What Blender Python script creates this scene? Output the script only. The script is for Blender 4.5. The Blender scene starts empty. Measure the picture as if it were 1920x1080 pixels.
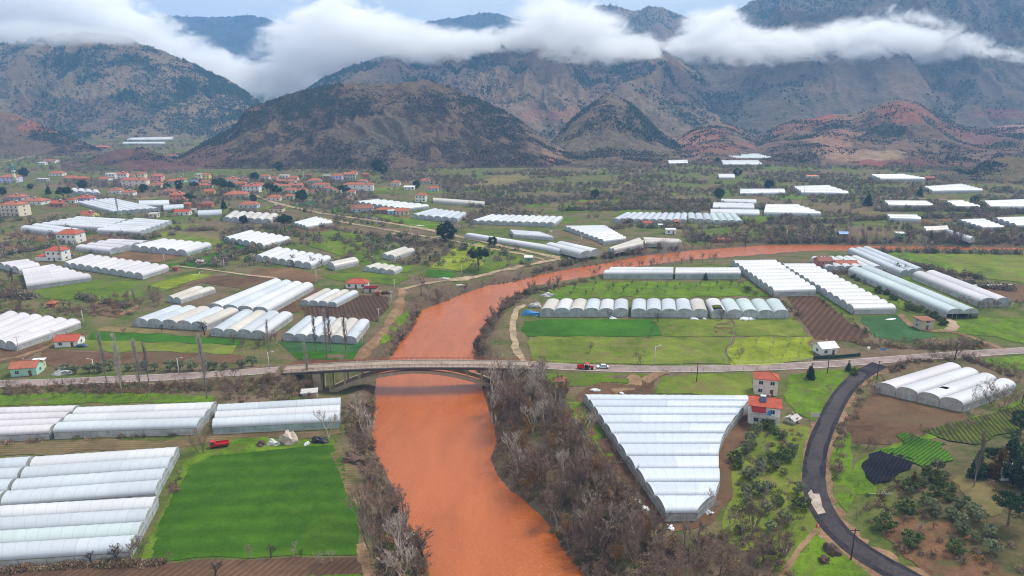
import bpy, bmesh, math, random
import numpy as np
from mathutils import Vector, Matrix
from mathutils.geometry import delaunay_2d_cdt

R = random.Random(7)
NR = np.random.default_rng(11)
S = bpy.context.scene
COL = S.collection
# ------------------------------------------------------------------ camera geometry (drone, 24 mm lens, pitched down)
F = 1280.0
CAM_H = 97.0
TH = math.atan(360.0 / F)
SN, CS = math.sin(TH), math.cos(TH)
WATER_Z = -5.0


def ray(px, py):
    a = (np.asarray(px, float) - 960) / F
    b = (540 - np.asarray(py, float)) / F
    return a, CS + b * SN, -SN + b * CS


def at_z(px, py, z=0.0):
    a, y, dz = ray(px, py)
    t = (z - CAM_H) / dz
    return a * t, y * t


def at_t(px, py, t):
    a, y, dz = ray(px, py)
    return a * t, y * t, CAM_H + dz * t


def depth(x, y, z=0.0):
    return y * CS - (z - CAM_H) * SN


def proj(x, y, z):
    d = depth(x, y, z)
    u = y * SN + (z - CAM_H) * CS
    return 960 + F * x / d, 540 - F * u / d


# ------------------------------------------------------------------ numpy noise
_P = np.random.default_rng(3).permutation(4096)
_P = np.concatenate([_P, _P])
_V = np.random.default_rng(4).random(4096) * 2 - 1


def vnoise(x, y, seed=0):
    x = np.asarray(x, float) + seed * 37.17
    y = np.asarray(y, float) + seed * 91.7
    xi = np.floor(x).astype(np.int64); yi = np.floor(y).astype(np.int64)
    fx = x - xi; fy = y - yi
    fx = fx * fx * fx * (fx * (fx * 6 - 15) + 10); fy = fy * fy * fy * (fy * (fy * 6 - 15) + 10)
    def h(a, b):
        return _V[_P[(_P[a & 4095] + b) & 4095]]
    n00 = h(xi, yi); n10 = h(xi + 1, yi); n01 = h(xi, yi + 1); n11 = h(xi + 1, yi + 1)
    return (n00 * (1 - fx) + n10 * fx) * (1 - fy) + (n01 * (1 - fx) + n11 * fx) * fy


def fbm(x, y, o=4, seed=0, gain=.5):
    s = 0; a = 1; n = 0; f = 1
    for i in range(o):
        s = s + a * vnoise(np.asarray(x) * f, np.asarray(y) * f, seed + i * 7); n += a; a *= gain; f *= 2.03
    return s / n


def ridged(x, y, o=4, seed=0, gain=.5):
    s = 0; a = 1; n = 0; f = 1
    for i in range(o):
        s = s + a * (1 - 2 * np.abs(vnoise(np.asarray(x) * f, np.asarray(y) * f, seed + i * 7))); n += a; a *= gain; f *= 2.07
    return s / n


def sstep(a, b, x):
    t = np.clip((np.asarray(x, float) - a) / (b - a), 0, 1)
    return t * t * (3 - 2 * t)


def inside(poly, x, y):
    x = np.asarray(x, float); y = np.asarray(y, float)
    c = np.zeros(x.shape, bool)
    n = len(poly)
    for i in range(n):
        x1, y1 = poly[i]; x2, y2 = poly[(i + 1) % n]
        if y1 == y2: continue
        m = ((y1 > y) != (y2 > y)) & (x < (x2 - x1) * (y - y1) / (y2 - y1) + x1)
        c ^= m
    return c


def polydist(pts, x, y, closed=True):
    x = np.asarray(x, float); y = np.asarray(y, float)
    d = np.full(x.shape, 1e9)
    n = len(pts)
    for i in range(n if closed else n - 1):
        x1, y1 = pts[i]; x2, y2 = pts[(i + 1) % n]
        dx, dy = x2 - x1, y2 - y1
        L = dx * dx + dy * dy + 1e-9
        t = np.clip(((x - x1) * dx + (y - y1) * dy) / L, 0, 1)
        d = np.minimum(d, np.hypot(x - x1 - t * dx, y - y1 - t * dy))
    return d


def smooth_line(pts, it=2):
    for _ in range(it):
        o = [pts[0]]
        for a, b in zip(pts[:-1], pts[1:]):
            o.append(tuple(.75 * p + .25 * q for p, q in zip(a, b)))
            o.append(tuple(.25 * p + .75 * q for p, q in zip(a, b)))
        o.append(pts[-1]); pts = o
    return pts


# ------------------------------------------------------------------ terrain height
far_bank = [(870, 1400), (830, 1200), (805, 1080), (793, 1040), (803, 1015), (777, 995), (765, 985), (752, 955), (734, 930), (740, 915), (724, 885), (706, 850), (700, 835), (699, 800), (700, 765),
            (709, 705), (735, 665), (752, 640), (772, 620), (780, 600), (790, 582), (830, 567), (870, 551), (915, 536), (960, 529), (1020, 515), (1090, 501), (1140, 494),
            (1200, 481), (1255, 475), (1310, 469), (1385, 464), (1440, 460), (1590, 460), (1690, 462), (1840, 464), (2000, 465), (2500, 466)]
near_bank = [(2500, 473), (2000, 472), (1840, 471), (1690, 470), (1515, 469), (1440, 475), (1360, 481), (1285, 486), (1225, 495), (1147, 504), (1110, 518), (1022, 536), (960, 553), (942, 575), (915, 600),
             (900, 625), (890, 645), (888, 670), (897, 705), (912, 760), (925, 800), (930, 830), (918, 860), (930, 890), (955, 920), (985, 940), (1012, 965), (1034, 992), (1057, 1030), (1095, 1080), (1160, 1200), (1240, 1400)]
RIVER = [tuple(map(float, at_z(x, y, WATER_Z))) for x, y in far_bank + near_bank]
# main road centre line: (px, py, z)
ROAD = [(-420, 728, 0), (-60, 721, 0), (60, 718, .2), (150, 714, .5), (300, 708, 1.0), (420, 700.5, 1.6), (520, 694, 2.2), (640, 686, 3.6), (775, 681.5, 4.5), (890, 682, 3.9), (1000, 685, 2.8), (1100, 689.5, 1.8), (1200, 692, 1.4), (1300, 692, 1.2), (1400, 690, 1.0),
        (1500, 686, .9), (1600, 680, .8), (1700, 671.5, .6), (1800, 664.5, .5), (1920, 657, .4), (2100, 645, .4), (2500, 620, .2)]
ROAD_W = [(*map(float, at_z(x, y, z)), z) for x, y, z in ROAD]
ROAD_S = smooth_line(ROAD_W, 2)
BR_X0, BR_X1 = -82.0, 9.0


def gz(x, y):
    x = np.asarray(x, float); y = np.asarray(y, float)
    z = .35 * fbm(x / 60, y / 60, 3, 5)
    # wooded slope rising on the right
    z = z - 5.2 * np.exp(-(((x + 63) / 13) ** 2 + ((y - 231) / 17) ** 2) ** 2)
    z = z + 11 * np.exp(-(((x - 135) / 46) ** 2 + ((y - 118) / 52) ** 2))
    # road embankment
    P = [(p[0], p[1]) for p in ROAD_S]
    best = np.full(x.shape, 1e9); rz = np.zeros(x.shape)
    for (x1, y1, z1), (x2, y2, z2) in zip(ROAD_S[:-1], ROAD_S[1:]):
        dx, dy = x2 - x1, y2 - y1
        t = np.clip(((x - x1) * dx + (y - y1) * dy) / (dx * dx + dy * dy), 0, 1)
        d = np.hypot(x - x1 - t * dx, y - y1 - t * dy)
        m = d < best
        best = np.where(m, d, best); rz = np.where(m, z1 + t * (z2 - z1), rz)
    w = 1 - sstep(4.2, 13, best)
    off_bridge = np.maximum(1 - sstep(BR_X0 - 2, BR_X0 + 9, x), sstep(BR_X1 - 9, BR_X1 + 2, x))
    z = z * (1 - w * off_bridge) + (rz - .08) * w * off_bridge
    # river channel
    near = (y < 700)
    d = np.full(x.shape, 99.0); ins = np.zeros(x.shape, bool)
    if near.any():
        d[near] = polydist(RIVER, x[near], y[near]); ins[near] = inside(RIVER, x[near], y[near])
    wob = 3.2 * fbm(x / 9, y / 9, 3, 9)
    wd = 9 + 30 * sstep(345, 420, y) * (1 - .6 * sstep(120, 300, x))
    bank = sstep(-.1, 1.0, (d + wob * sstep(0, 4, d)) / wd)
    zb = WATER_Z - .15 + (z - WATER_Z + .15) * bank
    z = np.where(ins, WATER_Z - np.minimum(1.6, .25 + d * .35), zb)
    return z


def G(px, py):
    z = 0.0
    for _ in range(8):
        x, y = at_z(px, py, z)
        z = .35 * z + .65 * float(gz(np.array([x]), np.array([y]))[0])
    return float(x), float(y), float(gz(np.array([x]), np.array([y]))[0])


def Garr(px, py):
    px = np.asarray(px, float); z = np.zeros(px.shape)
    for _ in range(7):
        x, y = at_z(px, py, z); z = .35 * z + .65 * gz(x, y)
    return x, y, gz(x, y)


# ------------------------------------------------------------------ objects
def props(o, label=None, cat=None, group=None, kind=None):
    if label:
        o['label'] = label
    if cat: o['category'] = cat
    if group: o['group'] = group
    if kind: o['kind'] = kind
    return o


def link(o, parent=None):
    COL.objects.link(o)
    if parent: o.parent = parent
    return o


def empty(name, loc, rz=0, scale=1):
    o = bpy.data.objects.new(name, None); o.location = loc; o.rotation_euler = (0, 0, rz); o.scale = (scale,) * 3
    o.empty_display_size = .5
    return link(o)


def mesh_np(name, v, f, smooth=False, mats=(), col=None, uv=None):
    """v (n,3); f list of index arrays (m,k)"""
    me = bpy.data.meshes.new(name)
    v = np.ascontiguousarray(v, np.float32)
    fs = f if isinstance(f, (list, tuple)) else [f]
    fs = [np.asarray(a, np.int32) for a in fs if len(a)]
    me.vertices.add(len(v)); me.vertices.foreach_set('co', v.ravel())
    idx = np.concatenate([a.ravel() for a in fs])
    tot = np.concatenate([np.full(len(a), a.shape[1], np.int32) for a in fs])
    st = np.concatenate([[0], np.cumsum(tot)[:-1]]).astype(np.int32)
    me.loops.add(len(idx)); me.loops.foreach_set('vertex_index', idx)
    me.polygons.add(len(tot)); me.polygons.foreach_set('loop_start', st)
    try: me.polygons.foreach_set('loop_total', tot)
    except Exception: pass
    me.polygons.foreach_set('use_smooth', np.full(len(tot), smooth))
    me.update(calc_edges=True)
    if col is not None:
        a = me.color_attributes.new('Col', 'FLOAT_COLOR', 'POINT')
        c = np.ones((len(v), 4), np.float32); c[:, :3] = col
        a.data.foreach_set('color', c.ravel())
    if uv is not None:
        l = me.uv_layers.new(name='UVMap')
        l.data.foreach_set('uv', np.asarray(uv, np.float32)[idx].ravel())
    for m in mats: me.materials.append(m)
    return me


def obj(name, me, parent=None, loc=None):
    o = bpy.data.objects.new(name, me)
    if loc: o.location = loc
    return link(o, parent)


class MB:
    """collects boxes, tubes, prisms; builds one mesh"""
    def __init__(s): s.v = []; s.f = []; s.m = []; s.mi = 0
    def add(s, vs, fs):
        b = len(s.v); s.v += [tuple(map(float, p)) for p in vs]
        for f in fs: s.f.append([i + b for i in f]); s.m.append(s.mi)
        return s
    def box(s, x0, y0, z0, x1, y1, z1):
        return s.add([(x0, y0, z0), (x1, y0, z0), (x1, y1, z0), (x0, y1, z0), (x0, y0, z1), (x1, y0, z1), (x1, y1, z1), (x0, y1, z1)],
                     [(3, 2, 1, 0), (4, 5, 6, 7), (0, 1, 5, 4), (1, 2, 6, 5), (2, 3, 7, 6), (3, 0, 4, 7)])
    def hexa(s, p):
        return s.add(p, [(3, 2, 1, 0), (4, 5, 6, 7), (0, 1, 5, 4), (1, 2, 6, 5), (2, 3, 7, 6), (3, 0, 4, 7)])
    def tube(s, a, b, r0, r1=None, n=6, cap=True):
        r1 = r0 if r1 is None else r1
        a = Vector(a); b = Vector(b); d = (b - a).normalized()
        u = d.orthogonal().normalized(); w = d.cross(u)
        vs = []
        for c, r in ((a, r0), (b, r1)):
            for k in range(n):
                t = 2 * math.pi * k / n
                vs.append(c + (u * math.cos(t) + w * math.sin(t)) * r)
        fs = [(k, (k + 1) % n, n + (k + 1) % n, n + k) for k in range(n)]
        if cap: fs += [tuple(range(n))[::-1], tuple(range(n, 2 * n))]
        return s.add(vs, fs)
    def path(s, pts, r, n=5):
        for a, b in zip(pts[:-1], pts[1:]): s.tube(a, b, r, r, n)
        return s
    def mesh(s, name, mats, smooth=False):
        me = bpy.data.meshes.new(name); me.from_pydata(s.v, [], s.f)
        for m in (mats if isinstance(mats, (list, tuple)) else [mats]): me.materials.append(m)
        me.polygons.foreach_set('material_index', s.m)
        me.polygons.foreach_set('use_smooth', [smooth] * len(s.f))
        me.update(); return me
    def build(s, name, mats, parent=None, smooth=False, loc=None):
        return obj(name, s.mesh(name, mats, smooth), parent, loc)


# ------------------------------------------------------------------ materials
class NT:
    def __init__(s, name):
        s.mat = bpy.data.materials.new(name); s.mat.use_nodes = True
        s.t = s.mat.node_tree; s.n = s.t.nodes; s.l = s.t.links
        s.p = s.n['Principled BSDF']; s.out = s.n['Material Output']
    def node(s, ty, **kw):
        n = s.n.new(ty)
        for k, v in kw.items(): setattr(n, k, v)
        return n
    def set(s, sock, v):
        if isinstance(v, bpy.types.NodeSocket): s.l.new(v, sock)
        elif v is not None:
            if isinstance(v, (tuple, list)) and len(v) == 3 and sock.type == 'RGBA': v = (*v, 1)
            sock.default_value = v
    def pos(s): return s.node('ShaderNodeNewGeometry').outputs['Position']
    def objco(s): return s.node('ShaderNodeTexCoord').outputs['Object']
    def noise(s, scale, detail=4, vec=None, rough=.55, dist=0, out='Fac'):
        n = s.node('ShaderNodeTexNoise'); n.inputs['Scale'].default_value = scale; n.inputs['Detail'].default_value = detail
        n.inputs['Roughness'].default_value = rough; n.inputs['Distortion'].default_value = dist
        s.l.new(vec if vec is not None else s.pos(), n.inputs['Vector'])
        return n.outputs[out]
    def ramp(s, fac, stops):
        r = s.node('ShaderNodeValToRGB'); e = r.color_ramp.elements
        while len(e) < len(stops): e.new(.5)
        for i, (p, c) in enumerate(stops):
            e[i].position = p; e[i].color = (*c, 1) if isinstance(c, (tuple, list)) else (c, c, c, 1)
        s.l.new(fac, r.inputs['Fac']); return r.outputs['Color']
    def mix(s, fac, a, b, mode='MIX'):
        m = s.node('ShaderNodeMix', data_type='RGBA', blend_type=mode)
        s.set(m.inputs['Factor'], fac); s.set(m.inputs[6], a); s.set(m.inputs[7], b)
        return m.outputs[2]
    def math(s, op, a, b=None, c=None, clamp=False):
        m = s.node('ShaderNodeMath', operation=op); m.use_clamp = clamp
        s.set(m.inputs[0], a); s.set(m.inputs[1], b)
        if c is not None: s.set(m.inputs[2], c)
        return m.outputs[0]
    def attr(s, name, out='Color'):
        return s.node('ShaderNodeAttribute', attribute_name=name).outputs[out]
    def rnd(s): return s.node('ShaderNodeObjectInfo').outputs['Random']
    def bump(s, h, strength=.3, dist=.1):
        b = s.node('ShaderNodeBump'); b.inputs['Strength'].default_value = strength; b.inputs['Distance'].default_value = dist
        s.l.new(h, b.inputs['Height']); s.l.new(b.outputs['Normal'], s.p.inputs['Normal'])
    def fin(s, col=None, rough=.9, spec=.2):
        if col is not None: s.set(s.p.inputs['Base Color'], col)
        s.set(s.p.inputs['Roughness'], rough); s.p.inputs['Specular IOR Level'].default_value = spec
        return s.mat


_mc = {}


def plain(name, c, rough=.7, var=.18, scale=1.5, spec=.3):
    k = (name, c)
    if k in _mc: return _mc[k]
    m = NT(name); n = m.noise(scale, 4, m.objco())
    lo = tuple(x * (1 - var) for x in c); hi = tuple(min(1, x * (1 + var)) for x in c)
    m.fin(m.ramp(n, [(.3, lo), (.7, hi)]), rough, spec)
    _mc[k] = m.mat; return m.mat


def field_mat(name, a, b, c=None, big=.03, mid=.25, rows=None, bump=.5, rowamt=.5):
    """ground cover: A/B mottled at two scales, C patches, optional drill rows (angle, spacing)"""
    m = NT(name); p = m.pos()
    n1 = m.noise(big, 5, p, .6, .4); n2 = m.noise(mid, 5, p, .65); n3 = m.noise(1.6, 3, p, .7)
    f = m.math('ADD', m.math('MULTIPLY', n1, .5), m.math('ADD', m.math('MULTIPLY', n2, .3), m.math('MULTIPLY', n3, .25)))
    col = m.ramp(f, [(.40, tuple(x * .78 for x in a)), (.52, tuple((x + y) / 2 for x, y in zip(a, b))), (.64, tuple(y * 1.12 for y in b))])
    if c: col = m.mix(m.ramp(m.noise(big * 1.7, 4, p, .6, .8), [(.52, 0.), (.66, 1.)]), col, c)
    h = m.math('ADD', n3, m.noise(5, 2, p))
    if rows:
        ang, sp = rows
        mp = m.node('ShaderNodeMapping'); mp.inputs['Rotation'].default_value = (0, 0, ang); m.l.new(p, mp.inputs['Vector'])
        w = m.node('ShaderNodeTexWave', wave_type='BANDS', bands_direction='X'); w.inputs['Scale'].default_value = .314 / sp
        w.inputs['Distortion'].default_value = 1.2; w.inputs['Detail'].default_value = 2; w.inputs['Detail Scale'].default_value = .4
        m.l.new(mp.outputs[0], w.inputs['Vector'])
        col = m.mix(m.math('MULTIPLY', m.math('MULTIPLY', w.outputs['Fac'], n2), rowamt * 1.6, clamp=True), col, tuple(x * .55 for x in a))
        h = m.math('ADD', h, m.math('MULTIPLY', w.outputs['Fac'], 1.5))
    m.bump(h, bump, .25)
    return m.fin(col, .95, .1)


# ------------------------------------------------------------------ ground sheet and river
def ground():
    us = np.concatenate([np.arange(-900, -200, 12), np.arange(-200, 2120, 4), np.arange(2120, 2821, 12)]).astype(float)
    vs = np.concatenate([np.arange(1500, 1090, -10), np.arange(1090, 430, -3.), np.arange(430, 320, -2.5), np.arange(320, 200, -4), [197, 193, 190, 188]])
    U, V = np.meshgrid(us, vs)
    x, y = at_z(U, V, 0)
    z = gz(x, y)
    nv, nu = U.shape
    i = np.arange(nv * nu).reshape(nv, nu)
    f = np.stack([i[:-1, :-1], i[:-1, 1:], i[1:, 1:], i[1:, :-1]], -1).reshape(-1, 4)
    d = polydist(RIVER, x.ravel(), y.ravel())
    mud = 1 - sstep(3, 13, d + 5 * fbm(x.ravel() / 7, y.ravel() / 7, 3, 21))
    mud = np.where(y.ravel() < 800, mud, 0)
    hillp = sstep(1.5, 6, 11 * np.exp(-(((x - 135) / 46) ** 2 + ((y - 118) / 52) ** 2))).ravel()
    col = np.stack([mud, hillp, np.zeros_like(mud)], -1)
    m = NT('meadow and soil'); p = m.pos()
    a = m.attr('Col'); sep = m.node('ShaderNodeSeparateColor'); m.l.new(a, sep.inputs[0])
    n1 = m.noise(.012, 6, p, .62, .6); n2 = m.noise(.09, 5, p, .65); n3 = m.noise(.9, 4, p, .7)
    green = m.ramp(m.math('ADD', m.math('MULTIPLY', n2, .6), m.math('MULTIPLY', n3, .4)), [(.36, (.048, .064, .016)), (.5, (.085, .112, .020)), (.64, (.13, .155, .032))])
    brown = m.ramp(m.math('ADD', m.math('MULTIPLY', n2, .5), m.math('MULTIPLY', n3, .5)), [(.35, (.085, .062, .038)), (.65, (.18, .132, .078))])
    c = m.mix(m.ramp(m.math('ADD', m.math('MULTIPLY', n1, .6), m.math('MULTIPLY', n2, .42)), [(.46, 0.), (.56, 1.)]), green, brown)
    mudc = m.ramp(n3, [(.35, (.07, .05, .034)), (.7, (.16, .11, .068))])
    c = m.mix(sep.outputs[0], c, mudc)
    slope = m.ramp(m.math('ADD', m.math('MULTIPLY', n2, .6), m.math('MULTIPLY', n3, .4)), [(.38, (.05, .055, .02)), (.52, (.10, .075, .04)), (.64, (.17, .095, .05))])
    c = m.mix(m.math('MULTIPLY', sep.outputs[1], .75), c, slope)
    m.bump(m.math('ADD', n3, m.noise(4, 2, p)), .6, .3)
    m.fin(c, .95, .1)
    me = mesh_np('ground', np.stack([x.ravel(), y.ravel(), z.ravel()], -1), f, True, [m.mat], col)
    props(obj('ground', me), 'valley floor of rough grass and bare soil', None, None, 'structure')
    # water surface: the river polygon a little wider than the channel edge
    w = NT('silty orange water'); p = w.pos()
    ms = w.node('ShaderNodeMapping'); ms.inputs['Scale'].default_value = (1, .28, 1); w.l.new(p, ms.inputs['Vector'])
    n1 = w.noise(.075, 5, ms.outputs[0], .62, .9)
    mp = w.node('ShaderNodeMapping'); mp.inputs['Scale'].default_value = (1, 1, 1); w.l.new(p, mp.inputs['Vector'])
    rip = w.noise(.9, 4, mp.outputs[0], .6, .5); rip2 = w.noise(.22, 3, mp.outputs[0], .55, .4)
    col = w.ramp(n1, [(.3, (.30, .070, .007)), (.7, (.41, .102, .013))])
    w.bump(w.math('ADD', w.math('MULTIPLY', rip, .9), rip2), .55, .5)
    w.fin(col, w.math('ADD', .10, w.math('MULTIPLY', w.noise(.05, 4, ms.outputs[0], .6, 1.2), .30)), .5)
    pts = [Vector(q) for q in RIVER]
    fb = smooth_line([tuple(map(float, at_z(x - 5, y, WATER_Z))) for x, y in far_bank[::1]], 0)
    nb = [tuple(map(float, at_z(x + 5, y + 1.2, WATER_Z))) for x, y in near_bank]
    nb = [(q[0], q[1]) for q in nb]
    ring = fb + nb
    vv, _, ff, *_ = delaunay_2d_cdt([Vector(q) for q in ring], [], [list(range(len(ring)))], 1, 1e-4)
    me = bpy.data.meshes.new('river_water'); me.from_pydata([(q.x, q.y, WATER_Z) for q in vv], [], [list(t) for t in ff]); me.materials.append(w.mat)
    props(obj('river', me), 'wide orange-brown muddy river winding through the valley', None, None, 'structure')


OBST = []   # world polygons that scattered plants keep out of


def sheet(name, poly, mat, dz=.06, step=None, jit=.35, label=None, kind='structure', world=None, smooth_it=0, obst=False):
    w = world or [G(*p)[:2] for p in poly]
    if smooth_it: w = smooth_line(w + [w[0]], smooth_it)[:-1]
    ring = []
    for a, b in zip(w, w[1:] + w[:1]):
        L = math.dist(a, b); D = depth((a[0] + b[0]) / 2, (a[1] + b[1]) / 2)
        n = max(1, min(60, int(L / max(2.0, D / 90))))
        for k in range(n):
            t = k / n; j = jit * D / 250
            qx, qy = a[0] + (b[0] - a[0]) * t, a[1] + (b[1] - a[1]) * t; lw = 2.6 * jit * (D / 250) ** .5
            ring.append((qx + R.uniform(-j, j) * .6 + lw * float(vnoise(np.array([qx / 9]), np.array([qy / 9]), 3)[0]), qy + R.uniform(-j, j) * .6 + lw * float(vnoise(np.array([qx / 9]), np.array([qy / 9]), 8)[0])))
    xs = [p[0] for p in ring]; ys = [p[1] for p in ring]
    D = depth(sum(xs) / len(xs), sum(ys) / len(ys))
    st = step or max(2.5, D / 70)
    gx, gy = np.meshgrid(np.arange(min(xs), max(xs), st), np.arange(min(ys), max(ys), st))
    gx = gx.ravel(); gy = gy.ravel()
    if len(gx) > 4000:
        sel = NR.choice(len(gx), 4000, False); gx = gx[sel]; gy = gy[sel]
    ok = inside(ring, gx, gy) & (polydist(ring, gx, gy) > st * .4)
    pts = [Vector(p) for p in ring] + [Vector((a, b)) for a, b in zip(gx[ok], gy[ok])]
    vv, _, ff, *_ = delaunay_2d_cdt(pts, [], [list(range(len(ring)))], 1, 1e-4)
    x = np.array([v.x for v in vv]); y = np.array([v.y for v in vv])
    z = gz(x, y) + dz * max(1, D / 250)
    me = bpy.data.meshes.new(name); me.from_pydata(np.stack([x, y, z], -1).tolist(), [], [list(t) for t in ff])
    me.materials.append(mat); me.polygons.foreach_set('use_smooth', [True] * len(me.polygons)); me.update()
    if obst: OBST.append(w)
    return props(obj(name, me), label, None, None, kind)


def ribbon(name, pts, width, mat, dz=.14, label=None, zs=None, world=False, rough_edge=.12):
    w = pts if world else [G(*p)[:2] for p in pts]
    w = smooth_line(w, 3)
    out = [w[0]]
    for a, b in zip(w[:-1], w[1:]):
        n = max(1, int(math.dist(a, b) / 3.5))
        out += [(a[0] + (b[0] - a[0]) * k / n, a[1] + (b[1] - a[1]) * k / n) for k in range(1, n + 1)]
    w = out; v = []; K = 5
    for i, p in enumerate(w):
        a = w[max(0, i - 1)]; b = w[min(len(w) - 1, i + 1)]
        d = Vector((b[0] - a[0], b[1] - a[1])).normalized(); nrm = (-d.y, d.x)
        for k in range(K):
            s = (k / (K - 1) - .5) * width
            if k in (0, K - 1): s *= 1 + 1.6 * rough_edge * float(fbm(np.array([i * .31 + len(w)]), np.array([k * 7.3 + width]), 3, 4)[0])
            v.append((p[0] + nrm[0] * s, p[1] + nrm[1] * s))
    v = np.array(v); z = gz(v[:, 0], v[:, 1])
    D = depth(v[:, 0], v[:, 1])
    z = z + dz * np.maximum(1, D / 250)
    n = len(w); i = np.arange(n * K).reshape(n, K)
    f = np.stack([i[:-1, :-1], i[:-1, 1:], i[1:, 1:], i[1:, :-1]], -1).reshape(-1, 4)
    me = mesh_np(name, np.column_stack([v, z]), f, True, [mat])
    hw = width / 2 + .8
    OBST.append([tuple(p) for p in v[::K].tolist()] + [tuple(p) for p in v[K - 1::K].tolist()][::-1])
    return props(obj(name, me), label, None, None, 'structure')
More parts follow.
